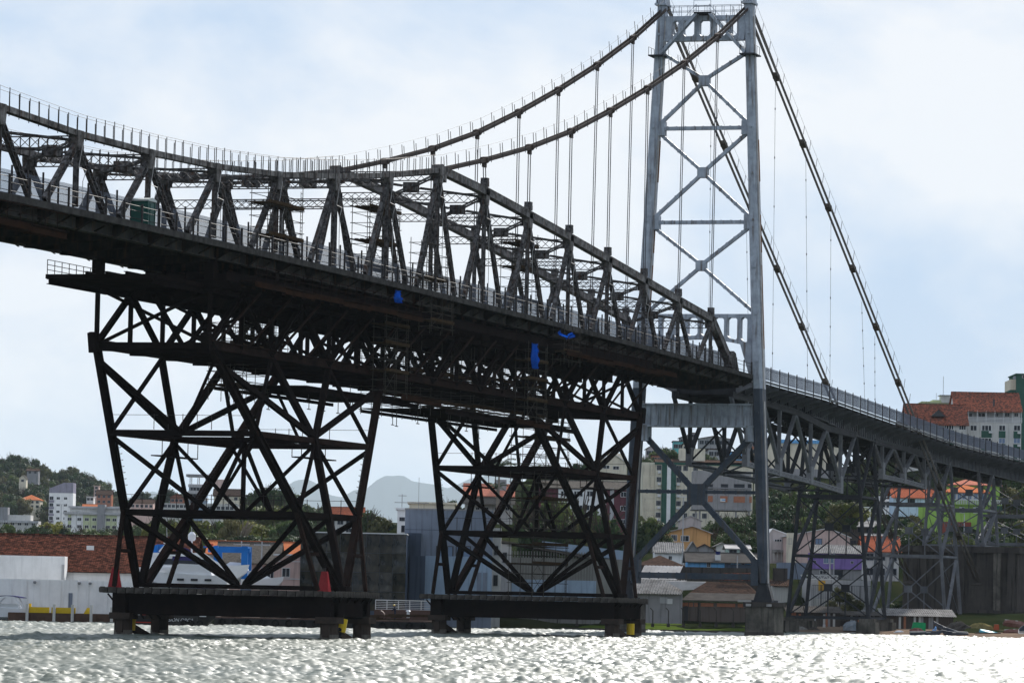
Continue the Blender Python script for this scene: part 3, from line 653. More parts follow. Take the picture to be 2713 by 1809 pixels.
# ================================================================== APPROACH VIADUCT
def zv(x): return float(np.interp(x, [-5, 12, 37, 61, 88, 117, 167, 260], [30.6, 30.28, 29.92, 29.13, 28.27, 27.35, 26.7, 25.6]))
via = thing('approach_viaduct', 'grey steel approach viaduct with curved brackets and railing beyond the tower', 'viaduct', (80, 5.13, 26))
OV = A(80, 5.13, 26); YN, YF = 1.6, 8.67
SEG = 4.3; nseg = 46
for i in range(nseg):
    xa, xb = 3 + SEG * i, 3 + SEG * (i + 1); za, zc_ = zv(xa), zv(xb)
    mb = MB(); mb.bar((xa, -1.6, za - .05), (xb - .05, -1.6, zc_ - .05), .35, .22, EY); mb.build('curb', VIADL, via)
    mb = MB(); mb.bar((xa, 5.13, za - .3), (xb, 5.13, zc_ - .3), 13.0, .16, EY); mb.build('road_slab', CURB, via)
    mb = MB(); x = xa
    for s, yg, ye in ((-1, YN - .2, -1.75), (1, YF + .2, W + 1.75)):
        pts = [(x, yg, za - .4), (x, ye, za - .4), (x, ye, za - .62)]
        for t in (.75, .5, .25, 0): pts.append((x, yg + (ye - yg) * t, za - .62 - 1.05 * (1 - t) ** 1.6))
        b_ = MB(); b_.prism(pts, (.1, 0, 0))
        for j in range(2, 6): b_.bar(A(*pts[j]) + A(.05, 0, -.03), A(*pts[j + 1]) + A(.05, 0, -.03), .42, .05, EX)
        b_.bar((x + .05, ye, za - .42), (x + .05, yg, za - .42), .42, .05, EX)
        for t in (.3, .62): y = yg + (ye - yg) * t; b_.bar((x + .05, y, za - .4), (x + .05, y, za - .62 - 1.05 * (1 - t) ** 1.6), .08, .2, EY)
        b_.build('sidewalk_bracket', VIADB, via)
    mb = MB(); mb.box(x, x + .12, YN, YF, za - 1.75, za - .4); mb.build('floor_beam', VIADD, via)
    for y in (YN, YF):
        dp = np.interp(xa, [0, 45, 60, 230], [1.3, 1.5, 2.1, 2.3]); mb = MB(); mb.bar((xa, y, za - .4 - dp / 2), (xb, y, zc_ - .4 - dp / 2), .1, dp, EY); mb.bar((xa, y, za - .42 - dp), (xb, y, zc_ - .42 - dp), .55, .06, EY)
        for t in (0, .25, .5, .75): mb.bar((xa + SEG * t, y - .12, za - .45), (xa + SEG * t, y - .12, za - .4 - dp), .16, .1, EY)
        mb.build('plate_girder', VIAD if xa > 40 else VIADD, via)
vp = meshdata(fence_panel(4.1, 1.45, .14, .024), 'railing_panel', RAIL); vpo = meshdata(MB().box(-.05, .05, -.05, .05, -.8, 1.75), 'railing_post', POST)
for i in range(nseg):
    x = 3 + SEG * i; sl = math.atan2(zv(x + SEG) - zv(x), SEG)
    for y in (-1.62, W + 1.62):
        o = inst('railing_panel', vp, via, A(x + SEG / 2, y, (zv(x) + zv(x + SEG)) / 2 + .25) - OV); o.rotation_euler = (0, -sl, 0)
    inst('railing_post', vpo, via, A(x, -1.8, zv(x) + .1) - OV)
def deck_truss(nb, ntp, s0, s1):
    for y in (YN, YF):
        for a, b in zip(nb[:-1], nb[1:]):
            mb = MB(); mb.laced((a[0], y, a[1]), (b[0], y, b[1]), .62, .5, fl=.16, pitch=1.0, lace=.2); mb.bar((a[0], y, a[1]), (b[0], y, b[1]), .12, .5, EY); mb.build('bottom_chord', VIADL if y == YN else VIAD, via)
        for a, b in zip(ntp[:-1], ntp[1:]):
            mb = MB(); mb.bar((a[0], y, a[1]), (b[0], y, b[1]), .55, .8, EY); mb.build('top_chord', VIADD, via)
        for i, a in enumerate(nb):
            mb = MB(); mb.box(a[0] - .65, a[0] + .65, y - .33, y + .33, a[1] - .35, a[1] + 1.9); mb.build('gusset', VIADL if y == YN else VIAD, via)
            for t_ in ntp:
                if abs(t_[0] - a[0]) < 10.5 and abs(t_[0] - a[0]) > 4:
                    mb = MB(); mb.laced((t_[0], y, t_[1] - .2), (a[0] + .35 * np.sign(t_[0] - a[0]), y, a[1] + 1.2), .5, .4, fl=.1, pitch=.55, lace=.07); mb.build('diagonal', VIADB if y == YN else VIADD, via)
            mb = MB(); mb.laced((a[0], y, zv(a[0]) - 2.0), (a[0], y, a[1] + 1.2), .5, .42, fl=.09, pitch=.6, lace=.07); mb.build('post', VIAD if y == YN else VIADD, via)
    for i, a in enumerate(nb):
        mb = MB(); mb.bar((a[0], YN, a[1] + .2), (a[0], YF, zv(a[0]) - 2.4), .16, .2, EX); mb.build('sway_brace', VIADD, via); mb = MB(); mb.bar((a[0] + .25, YF, a[1] + .2), (a[0] + .25, YN, zv(a[0]) - 2.4), .16, .2, EX); mb.build('sway_brace', VIADD, via)
        mb = MB(); mb.bar((a[0], YN, a[1]), (a[0], YF, a[1]), .2, .25, EX); mb.build('cross_strut', VIADD, via)
    for a, b in zip(nb[:-1], nb[1:]):
        mb = MB(); mb.bar((a[0], YN, a[1] - .1), (b[0], YF, b[1] - .1), .16, .2, EZ); mb.build('plan_brace', VIADD, via); mb = MB(); mb.bar((a[0], YF, a[1] - .35), (b[0], YN, b[1] - .35), .16, .2, EZ); mb.build('plan_brace', VIADD, via)
deck_truss([(9.1, 20.6), (25.2, 20.0), (41.5, 19.5), (58, 18.8)], [(1.5, 28.6), (17.2, 28.4), (33.3, 28.0), (49.7, 26.7), (66, 26.5)], 0, 67)
deck_truss([(82.5, 21.5), (96, 21.3), (109.4, 20.9)], [(77.3, 26.1), (89.3, 25.9), (102.8, 25.7), (116, 25.4)], 77, 116)
def trestle(x0, x1, zt, zbm, levels, label, m):
    t = thing('trestle_tower', label, 'trestle', (x0, 5.13, zbm), 0, 'viaduct trestles')
    yy = lambda z, s: 5.13 + s * (3.53 + .083 * (26 - z))
    def br(nm, P, Q, w=.14, h=.16, mm=None): mb = MB(); mb.bar(P, Q, w, h, EX if abs((Q - P)[1]) > 3 else EY); mb.build(nm, mm or m, t)
    zs = [zbm] + levels + [zt]
    for x in (x0, x1):
        for s in (-1, 1):
            mb = MB(); P, Q = A(x, yy(zbm, s), zbm), A(x, yy(zt, s), zt)
            mb.bar(P, Q, .4, .08, EY)
            for o in (-.26, .26): mb.bar(P + EX * o, Q + EX * o, .38, .07, EY)
            mb.build('leg', m, t)
        for a, b in zip(zs[:-1], zs[1:]):
            c = A(x, 5.13, (a + b) / 2)
            for s in (-1, 1):
                br('cross_brace', A(x, yy(a, s), a + .3), c); br('cross_brace', A(x, yy(b, s), b - .3), c)
            mb = MB(); mb.box(x - .2, x + .2, 5.13 - .55, 5.13 + .55, c[2] - .5, c[2] + .5); mb.build('gusset', m, t)
            br('hanger', c, A(x, 5.13, a + .1))
            br('strut', A(x, yy(a, -1), a + .1), A(x, yy(a, 1), a + .1), .3, .4)
    for s in (-1, 1):
        for a, b in zip(zs[:-1], zs[1:]):
            mb = MB(); mb.laced((x0 + .3, yy(a, s), a + .3), (x1 - .3, yy(b, s), b - .3), .42, .4, fl=.07, pitch=.5, lace=.06); mb.build('lattice_brace', m, t)
            br('rod', A(x1 - .3, yy(a, s), a + .3), A(x0 + .3, yy(b, s), b - .3), .07, .07)
            br('strut', A(x0, yy(a, s), a + .1), A(x1, yy(a, s), a + .1), .25, .3)
    return t
trestle(67, 77, 26.2, 2.0, [10.2, 18.2], 'dark steel trestle tower on the beach next to the tower pier', VIADD)
trestle(116, 126.8, 25.3, 1.6, [11.0, 18.5], 'light grey steel trestle tower in front of the dark anchorage wall', VIAD)
trestle(147, 158, 24.4, 13.0, [18.5], 'short grey steel trestle standing on top of the anchorage block', VIAD)
trestle(186, 196, 23.4, 14, [18.5], 'grey steel trestle at the right edge above the trees', VIAD)
for x in (67, 77):
    for s, w in ((-1, 'near'), (1, 'far')):
        y = 5.13 + s * 5.5; mb = MB(); mb.prism([(x - 1.0, y - 1.0, 2.05), (x + 1.0, y - 1.0, 2.05), (x + 1.0, y + 1.0, 2.05), (x - 1.0, y + 1.0, 2.05)], (0, 0, -.5)); mb.prism([(x - 1.3, y - 1.3, -.8), (x + 1.3, y - 1.3, -.8), (x + 1.3, y + 1.3, -.8), (x - 1.3, y + 1.3, -.8)], (0, 0, 2.4))
        tag(mb.build('trestle_footing', CONC), ('squat concrete footing under a %s leg of the dark trestle, ' % w) + ('nearer the tower' if x < 70 else 'further from the tower'), 'footing', 'trestle footings')
# anchorage
anc = thing('anchorage_block', 'massive dark stained concrete anchorage block where the chains end', 'anchorage', (150, 2.6, 0))
MB().box(140, 168, -6.1, 11.3, 3.3, 12.0).build('upper_block', CONCD, anc)
MB().box(137, 170, -12, 11.9, 2.9, 3.5).build('ledge', CONCD, anc); MB().box(138, 169, -11.5, 11.6, -2, 2.9).build('lower_block', CONCD, anc)
MB().box(139.4, 168.4, -6.5, 11.7, 12.0, 12.95).build('cap', CONCD, anc)
for y in (-5.2, -3.1, 2.4, 8.2): MB().box(139.5, 140.0, y - .55, y + .55, 3.5, 12.0).build('pilaster', CONC if y == -3.1 else CONCD, anc)
for y in np.arange(-11, 11, 2.6): MB().box(137.6, 138.0, y - .4, y + .4, -1, 2.9).build('pilaster', CONC if int(y) % 2 else CONCD, anc)

# ================================================================== WORK PLATFORMS, SCAFFOLDS, SITE THINGS
def scaffold(label, x0, x1, y0, y1, z0, z1, dz=1.9, planks=(), nx=3, m=None, overhang=.4, rungs=True):
    t = thing('scaffold', label, 'scaffold', ((x0 + x1) / 2, (y0 + y1) / 2, z0), 0, 'tube scaffolds on the bridge'); m = m or SCAF
    mb = MB(); xs = np.linspace(x0, x1, nx)
    for x in xs:
        for y in (y0, y1): mb.tube((x, y, z0 - overhang), (x, y, z1 + overhang), .035, 5)
    stuff(mb.build('standards', m, t)); mb = MB(); zs = np.arange(z0 + .1, z1 + .05, dz / 2)
    for i, z in enumerate(zs):
        for y in (y0, y1): mb.tube((x0 - .3, y, z), (x1 + .3, y, z), .03, 4)
        for x in xs: mb.tube((x, y0 - .2, z), (x, y1 + .2, z), .03, 4)
    for i in range(len(zs) - 2):
        if i % 2 == 0: mb.tube((x0, y0, zs[i]), (xs[1], y0, zs[i + 2]), .028, 4); mb.tube((x1, y1, zs[i]), (xs[-2], y1, zs[i + 2]), .028, 4)
    if rungs:
        for z in np.arange(z0, z1, .32): mb.tube((x1 - .45, y0, z), (x1, y0, z), .022, 4)
        mb.tube((x1 - .45, y0, z0), (x1 - .45, y0, z1), .028, 4)
    stuff(mb.build('ledgers', m, t))
    for z in planks:
        for k, y in enumerate(np.linspace(y0 + .1, y1 - .1, 4)): MB().box(x0 - .4 - .1 * k, x1 + .4, y - .13, y + .13, z, z + .09).build('plank', PLANK, t)
        MB().box(x0 - .3, x1 + .3, y0 - .06, y0 - .02, z + .05, z + .3).build('toe_board', PLANK, t)
    return t
scaffold('tube scaffold around the truss post left of the plain gap above the deck', -159, -151.3, -.8, .9, 32.6, 38.2, planks=(33.9, 36.6))
scaffold('tube scaffold with three plank decks inside the truss near the chain junction', -129.4, -121.2, .9, 2.6, 32.7, 39.6, planks=(33.6, 36.0, 39.0))
scaffold('low tube scaffold round the post beneath the chain junction', -118.2, -112.2, -.8, .8, 32.8, 36.8, planks=(33.4,))
scaffold('tall tube scaffold within the tapering part of the truss', -86, -78.6, .9, 2.4, 33, 40.4, planks=(33.8, 37, 39.4))
scaffold('ladder scaffold hanging below the deck left of the blue sheets', -131, -125, -1.5, -.3, 22.2, 29.2, planks=(24.0, 26.5, 28.2), nx=3)
scaffold('small scaffold cage clipped to the deck edge', -121.2, -115, -2.4, -1.2, 28.6, 31.2, dz=1.3, planks=(29.2,), nx=3)
scaffold('hanging scaffold with planks beneath the blue sheet', -88.8, -82.6, -1.6, -.3, 21.8, 29.0, planks=(23.5, 25.6, 27.4))
scaffold('little scaffold cage at the deck edge holding the blue sheet', -79.4, -73.8, -2.4, -1.2, 28.0, 31.2, dz=1.5, planks=(28.9,))
scaffold('tall scaffold tower inside the falsework support next to the bridge tower', -69.5, -57.5, 3.6, 6.2, 4.4, 23.2, planks=(7.4, 9.4, 14.2, 20.6), nx=4)
scaffold('scaffold slung beneath the far side of the deck between the props', -140.4, -129.8, 8.4, 9.6, 25.9, 28.3, dz=1.3, planks=(26.4,), nx=4, rungs=False)
scaffold('scaffold slung inside the black girder, left part', -150, -141, 6.0, 8.0, 21.4, 27.5, dz=1.4, planks=(21.7, 25.2), nx=4, rungs=False, overhang=1.0)
scaffold('scaffold slung inside the black girder, middle part', -114, -96, 2.0, 8.0, 22.0, 27.6, dz=1.4, planks=(22.3, 25.0), nx=7, rungs=False, overhang=1.0)
scaffold('scaffold slung inside the black girder, right part', -95, -72, 2.0, 8.0, 22.0, 27.6, dz=1.4, planks=(22.4, 25.4), nx=8, rungs=False, overhang=1.0)
def hung_platform(label, x0, x1, y0, y1, z, sl=0., rail=True, m=RUSTB, fl=FALSEB):
    t = thing('work_platform', label, 'platform', ((x0 + x1) / 2, (y0 + y1) / 2, z), 0, 'suspended work platforms'); L = x1 - x0; n = max(2, int(L / 7))
    zz = lambda x: z + sl * (x - x0)
    for i in range(n):
        a, b = x0 + L * i / n, x0 + L * (i + 1) / n
        MB().ibeam((a, y0, zz(a) - .2 - .12 * (i % 2)), (b, y0, zz(b) - .2 - .12 * (i % 2)), .2, .42, .04, EY).build('edge_beam', m, t)
        MB().bar((a + .1, (y0 + y1) / 2, zz(a) + .06), (b - .1, (y0 + y1) / 2, zz(b) + .06), y1 - y0, .08, EY).build('floor_board', fl, t)
        MB().bar((a, y1, zz(a) - .2), (b, y1, zz(b) - .2), .16, .3, EY).build('inner_beam', m, t)
    if rail:
        mb = MB()
        for x in np.arange(x0 + .3, x1, 2.2): mb.tube((x, y0, zz(x)), (x, y0, zz(x) + 1.35), .035, 4)
        for h in (.7, 1.3): mb.tube((x0, y0, zz(x0) + h), (x1, y0, zz(x1) + h), .025, 4)
        stuff(mb.build('guard_rail', FALSEB, t))
    return t
hung_platform('long rusty work platform with guard rail under the left half of the deck', -167, -124.5, -2.7, -1.0, 29.35)
hung_platform('rusty work platform with guard rail under the deck beside the tower end', -79.5, -38, -2.7, -1.0, 28.9)
hung_platform('rusty work platform under the deck at the left picture edge', -219, -206, -2.9, -1.2, 30.0)
hung_platform('orange rusty beam platform slung between the two supports', -124, -112.5, -.6, 1.2, 22.2, 0, False, RUSTB, RUSTB)
hung_platform('black slung working deck below the girder of the left support', -146, -116, .5, 9, 21.8, 0, False, FALSE, FALSE)
hung_platform('black slung working deck with dangling tubes below the girder by the scaffold tower', -108, -66, .5, 9, 21.6, 0, False, FALSE, FALSE)
hung_platform('orange rusty beam pair at the head of the right support', -90, -79, -.9, .9, 21.5, 0, False, RUSTB, RUSTB)
rnd = random.Random(4)
mb = MB()
for i in range(26):
    x = rnd.choice([rnd.uniform(-145, -117), rnd.uniform(-107, -68)]); y = rnd.uniform(.6, 8.5); h = rnd.uniform(.5, 1.6); mb.tube((x, y, 21.5), (x, y, 21.5 - h), .04, 4); mb.tube((x - .45, y, 21.55 - h), (x + .45, y, 21.55 - h), .04, 4)
stuff(tag(mb.build('dangling_tubes', POST), 'loose scaffold tubes dangling below the slung working decks', 'tubes'))
# blue sheets
BLUE = mat('blue_sheet', (.004, .055, .33), .9, 0, (.008, .09, .45), 3, .5, spec=.03)
def sheet(label, x0, x1, z0, z1, y, droop, wob):
    n, m_ = 12, 10; v = []; f = []
    for j in range(m_ + 1):
        for i in range(n + 1):
            u, w_ = i / n, j / m_; ww = 1 - .35 * w_ * wob
            x = x0 + (x1 - x0) * (.5 + (u - .5) * ww) + .12 * math.sin(7 * w_ + 3 * u); z = z1 + (z0 - z1) * w_ - droop * math.sin(math.pi * u) * (1 - w_ * .3); yy_ = y + .2 * math.sin(9 * u + 2 * w_) + .1 * math.sin(17 * u * w_)
            v.append((x, yy_, z))
    for j in range(m_):
        for i in range(n): a = j * (n + 1) + i; f.append((a, a + 1, a + n + 2, a + n + 1))
    mb = MB(); mb.add(v, f); o = mb.build('plastic_sheet', BLUE); tag(o, label, 'sheet', 'blue plastic sheets')
    md = o.modifiers.new('thick', 'SOLIDIFY'); md.thickness = .02; return o
sheet('small blue plastic sheet on the rail of the long rusty platform', -132.4, -131.2, 30.1, 31.2, -2.85, .05, .6)
sheet('sagging blue plastic sheet spread over the scaffold cage at the deck edge', -81.2, -77.0, 30.5, 31.0, -2.5, .5, -.2)
sheet('torn blue plastic sheet hanging down in the dark below the deck', -88.6, -86.5, 26.7, 29.2, -1.9, .1, 1.7)
# portable toilet on the deck
TOI = mat('toilet_green', (.02, .075, .062), .45); TOIR = mat('toilet_roof', (.5, .52, .5), .5)
t = thing('portable_toilet', 'dark green portable toilet with pale roof on the bridge deck', 'toilet', (-186, -.55, 32.0))
MB().box(-186.75, -185.25, -1.25, .15, 32.0, 34.15).build('cabin', TOI, t); mb = MB()
mb.prism([(-186.85, -1.35, 34.15), (-185.15, -1.35, 34.15), (-185.15, -1.35, 34.28), (-186, -1.35, 34.45), (-186.85, -1.35, 34.28)], (0, 1.6, 0)); mb.build('roof', TOIR, t); MB().box(-186.3, -185.6, -1.29, -1.25, 32.1, 34.0).build('door', TOI, t)
for x in (-186.7, -185.3): MB().box(x - .06, x + .06, -1.3, -1.24, 32.0, 34.15).build('corner_rib', TOI, t)
# channel marker cones on the platform
CONE = mat('marker_red', (.30, .038, .042), .8, 0, (.19, .026, .03), 1.5, .5)
for x, y, lb in ((-153.0, 15.0, 'red tapered channel marker at the left end of the support platform'), (-153.2, -4.3, 'red tapered channel marker at the right end of the support platform')):
    t = thing('channel_marker', lb, 'marker', (x, y, 4.05), 0, 'red channel markers'); mb = MB(); a, b = .46, .22
    mb.add([(x - a, y - a, 4.05), (x + a, y - a, 4.05), (x + a, y + a, 4.05), (x - a, y + a, 4.05), (x - b, y - b, 5.75), (x + b, y - b, 5.75), (x + b, y + b, 5.75), (x - b, y + b, 5.75)], [(3, 2, 1, 0), (4, 5, 6, 7), (0, 1, 5, 4), (1, 2, 6, 5), (2, 3, 7, 6), (3, 0, 4, 7)])
    mb.build('body', CONE, t); mb = MB()
    for e in (-.2, .2): mb.tube((x + e, y, 5.75), (x + e, y, 6.05), .04, 5)
    mb.build('lamp_pin', POST, t); MB().bar((x - .3, y - .48, 4.1), (x - .14, y - .26, 5.7), .06, .1).build('ladder_strip', CONE, t)
# yellow floats hanging at the piles, tyres
YEL = mat('float_yellow', (.62, .42, .02), .5, 0, (.5, .32, .02), 2, .5); RUB = mat('tyre_rubber', (.02, .02, .02), .8)
for x, y, z, lb, til in ((-150.3, -4.9, 1.2, 'tilted yellow float hanging between the right-hand piles of the left support', .14), (-62.3, -5.0, .85, 'upright yellow float hanging at the right-hand pile of the right support', .0), (-150.9, 14.3, .95, 'yellow float half hidden behind the far left pile', .05)):
    t = thing('yellow_float', lb, 'float', (x, y, z), 0, 'yellow floats at the piles'); mb = MB(); d = A(til, -til, 1); d = d / np.linalg.norm(d)
    mb.tube(A(x, y, z) - d * .58, A(x, y, z) + d * .58, .42, 14); mb.build('drum', YEL, t); MB().tube(A(x, y, z) + d * .55, A(x, y, z) + d * 1.2, .03, 5).build('hanger', POST, t)
def tyre(label, c, r, ax, group='tyre fenders'):
    mb = MB(); n, k = 14, 6; v = []; f = []; ax = np.asarray(ax, float) / np.linalg.norm(ax); b1 = np.cross(ax, [0, 0, 1.]); b1 /= np.linalg.norm(b1); b2 = np.cross(ax, b1)
    for i in range(n):
        t_ = 2 * math.pi * i / n; e = math.cos(t_) * b1 + math.sin(t_) * b2
        for j in range(k): q = 2 * math.pi * j / k; v.append(tuple(np.asarray(c) + e * (r + r * .32 * math.cos(q)) + ax * r * .36 * math.sin(q)))
    for i in range(n):
        for j in range(k): f.append((i * k + j, ((i + 1) % n) * k + j, ((i + 1) % n) * k + (j + 1) % k, i * k + (j + 1) % k))
    mb.add(v, f); o = mb.build('tyre', RUB); tag(o, label, 'tyre', group); return o
tyre('tyre fender on the right side of the nearest left-support pile', (-151.0, -4.9, .55), .38, (0, 1, .1)); tyre('tyre fender beside the right-hand rear pile of the left support', (-143.4, -4.7, .6), .38, (0, 1, .1)); tyre('tyre fender low on the far left pile', (-143.4, 14.2, .35), .36, (0, 1, .1))

# ================================================================== WATER
def wave_h(X, Y, seed=3):
    rng = np.random.default_rng(seed); H = np.zeros_like(X); g = np.zeros_like(X)
    for i in range(14):
        L = rng.uniform(22, 110); th = rng.uniform(0, 6.28); g += np.sin(2 * math.pi / L * (math.cos(th) * X * (.6 if i % 2 else 1) + math.sin(th) * Y) + rng.uniform(0, 6.28))
    GUST = np.clip(.5 + g / 9, 0, 1)
    for i in range(150):
        small = i % 3 > 0; L = 10 ** (rng.uniform(-.42, .3) if small else rng.uniform(.2, 1.15)); th = R(200) + rng.normal(0, 1.15 if small else .55); k = 2 * math.pi / L; a = (.0102 * L ** .75 if small else .0078 * L ** .6) * rng.uniform(.5, 1.0)
        ph = rng.uniform(0, 6.28); mod = (.55 + .75 * GUST) if L < 3 else 1.; arg = k * (math.cos(th) * X + math.sin(th) * Y) + ph; s_ = np.sin(arg); H += mod * a * (s_ + .35 * (1 - np.abs(s_)) * 1.2 - .2)
    return H
def water_mat():
    m = bpy.data.materials.new('sea_water'); m.use_nodes = True; t = m.node_tree; b = t.nodes['Principled BSDF']
    b.inputs['Base Color'].default_value = (.045, .062, .045, 1); b.inputs['Roughness'].default_value = .52; b.inputs['IOR'].default_value = 1.333; b.inputs['Specular IOR Level'].default_value = 1.0
    tcn = N(t, 'ShaderNodeTexCoord'); n = N(t, 'ShaderNodeTexNoise'); n.inputs['Scale'].default_value = 2.2; n.inputs['Detail'].default_value = 8; n.inputs['Roughness'].default_value = .7; t.links.new(tcn.outputs['Object'], n.inputs['Vector'])
    bn = N(t, 'ShaderNodeBump'); bn.inputs['Strength'].default_value = .06; bn.inputs['Distance'].default_value = .3; t.links.new(n.outputs['Fac'], bn.inputs['Height']); t.links.new(bn.outputs[0], b.inputs['Normal'])
    ng = N(t, 'ShaderNodeTexNoise'); ng.inputs['Scale'].default_value = .035; ng.inputs['Detail'].default_value = 4; t.links.new(tcn.outputs['Object'], ng.inputs['Vector']); mr = N(t, 'ShaderNodeMapRange'); mr.inputs['From Min'].default_value = .35; mr.inputs['From Max'].default_value = .65; mr.inputs['To Min'].default_value = .45; mr.inputs['To Max'].default_value = .62; t.links.new(ng.outputs['Fac'], mr.inputs['Value']); t.links.new(mr.outputs[0], b.inputs['Roughness'])
    # pale flecks in the base colour
    n2 = N(t, 'ShaderNodeTexNoise'); n2.inputs['Scale'].default_value = .9; n2.inputs['Detail'].default_value = 9; n2.inputs['Roughness'].default_value = .75; t.links.new(tcn.outputs['Object'], n2.inputs['Vector'])
    r = N(t, 'ShaderNodeValToRGB'); r.color_ramp.elements[0].position = .62; r.color_ramp.elements[1].position = .70; r.color_ramp.elements[0].color = (.045, .062, .045, 1); r.color_ramp.elements[1].color = (.55, .57, .55, 1); t.links.new(n2.outputs['Fac'], r.inputs['Fac']); t.links.new(r.outputs['Color'], b.inputs['Base Color'])
    return m
WATER = water_mat()
Dv = 140 * (610 / 140) ** np.linspace(0, 1, 880); Sv = np.linspace(-.155, .155, 840)
SS, DD = np.meshgrid(Sv, Dv); X = CAM[0] + SS * DD * RH[0] + DD * FH[0]; Y = CAM[1] + SS * DD * RH[1] + DD * FH[1]; H = wave_h(X, Y)
edge = np.minimum(1, (.155 - np.abs(SS)) / .006); H = H * np.clip(edge, 0, 1)
nr, nc = X.shape; vv = np.stack([X, Y, H], -1).reshape(-1, 3); ii = np.arange(nr * nc).reshape(nr, nc)
ff = np.stack([ii[:-1, :-1], ii[:-1, 1:], ii[1:, 1:], ii[1:, :-1]], -1).reshape(-1, 4)
me = bpy.data.meshes.new('water'); me.vertices.add(len(vv)); me.vertices.foreach_set('co', vv.ravel()); me.loops.add(ff.size); me.loops.foreach_set('vertex_index', ff.ravel().astype(np.int32)); me.polygons.add(len(ff)); me.polygons.foreach_set('loop_start', np.arange(0, ff.size, 4, dtype=np.int32)); me.polygons.foreach_set('use_smooth', np.ones(len(ff), bool)); me.update(calc_edges=True); me.materials.append(WATER)
wo_ = bpy.data.objects.new('water', me); col.objects.link(wo_); struct(wo_)
mb = MB(); mb.add([(-3900, -15900, -.75), (52000, -15900, -.75), (52000, 27900, -.75), (-3900, 27900, -.75)], [(0, 1, 2, 3)]); struct(mb.build('sea', WATER))
# ================================================================== TOWN, TREES, BOATS
CTRL = []; BASES = []                       # ground survey points (right, distance, height)
def ground(s, D, z): CTRL.append((s, D, z))
GLASS = mat('window_glass', (.022, .026, .034), .12); GLASSB = mat('window_glass_sky', (.16, .22, .33), .15); FRW = mat('window_frame_white', (.62, .62, .62), .6); FRD = mat('window_frame_dark', (.06, .06, .065), .6); FRG = mat('window_frame_grey', (.25, .26, .28), .6)
def wallm(nm, c, dirt=.55, st=(.12, .11, .1)):
    c = tuple(min(.82, v * 1.25) for v in c); return mat(nm, c, .85, 0, tuple(v * .78 for v in c), .35, .4, streak=tuple(v * dirt for v in c), streak_amt=.7)
def tilem(nm, c1, c2, c3, sx=.34, sz=.30, moss=.35):
    """clay tiles: each tile its own shade, dark lichen patches"""
    if nm in MATS: return MATS[nm]
    m = bpy.data.materials.new(nm); m.use_nodes = True; t = m.node_tree; b = t.nodes['Principled BSDF']; b.inputs['Roughness'].default_value = .85; b.inputs['Specular IOR Level'].default_value = 0
    tcn = N(t, 'ShaderNodeTexCoord'); sx_ = N(t, 'ShaderNodeSeparateXYZ'); cb = N(t, 'ShaderNodeCombineXYZ'); t.links.new(tcn.outputs['Object'], sx_.inputs[0])
    ad = N(t, 'ShaderNodeMath', operation='ADD'); t.links.new(sx_.outputs['Y'], ad.inputs[0]); t.links.new(sx_.outputs['Z'], ad.inputs[1]); t.links.new(sx_.outputs['X'], cb.inputs['X']); t.links.new(ad.outputs[0], cb.inputs['Y'])
    br = N(t, 'ShaderNodeTexBrick'); br.inputs['Scale'].default_value = 1; br.inputs['Brick Width'].default_value = sx; br.inputs['Row Height'].default_value = sz; br.inputs['Mortar Size'].default_value = .035; br.inputs['Mortar Smooth'].default_value = .4
    br.inputs['Color1'].default_value = c1 + (1,); br.inputs['Color2'].default_value = c2 + (1,); br.inputs['Mortar'].default_value = c3 + (1,); t.links.new(cb.outputs[0], br.inputs['Vector'])
    n = N(t, 'ShaderNodeTexNoise'); n.inputs['Scale'].default_value = 1.9; n.inputs['Detail'].default_value = 8; n.inputs['Roughness'].default_value = .7; t.links.new(tcn.outputs['Object'], n.inputs['Vector'])
    r = N(t, 'ShaderNodeValToRGB'); r.color_ramp.elements[0].position = .62 - .2 * moss; r.color_ramp.elements[1].position = .70 - .15 * moss; r.color_ramp.elements[0].color = (0, 0, 0, 1); r.color_ramp.elements[1].color = (.9,) * 3 + (1,); t.links.new(n.outputs['Fac'], r.inputs['Fac'])
    mx_ = N(t, 'ShaderNodeMix', data_type='RGBA'); t.links.new(r.outputs['Color'], mx_.inputs[0]); t.links.new(br.outputs['Color'], mx_.inputs[6]); mx_.inputs[7].default_value = c3 + (1,); t.links.new(mx_.outputs[2], b.inputs['Base Color'])
    bn = N(t, 'ShaderNodeBump'); bn.inputs['Strength'].default_value = .5; bn.inputs['Distance'].default_value = .08; t.links.new(br.outputs['Fac'], bn.inputs['Height']); bn.invert = True; t.links.new(bn.outputs[0], b.inputs['Normal'])
    MATS[nm] = m; return m
T_OLD = tilem('old_red_tiles', (.19, .07, .045), (.05, .022, .016), (.022, .013, .011), sx=.55, sz=.34, moss=.75); T_RED = tilem('red_tiles', (.50, .145, .075), (.38, .11, .06), (.10, .05, .04), moss=.35); T_REDM = tilem('red_mossy_tiles', (.42, .125, .07), (.33, .10, .06), (.055, .035, .03), moss=.95); T_ORA = tilem('orange_tiles', (.58, .20, .09), (.48, .16, .075), (.25, .09, .05), moss=-.2); T_BRN = tilem('brown_tiles', (.12, .075, .055), (.07, .048, .04), (.03, .024, .022), moss=.5); T_SAL = tilem('salmon_tiles', (.62, .25, .17), (.52, .20, .14), (.28, .11, .08), moss=0.); T_GRY = tilem('grey_tiles', (.15, .135, .12), (.10, .09, .08), (.05, .045, .04), moss=.4)
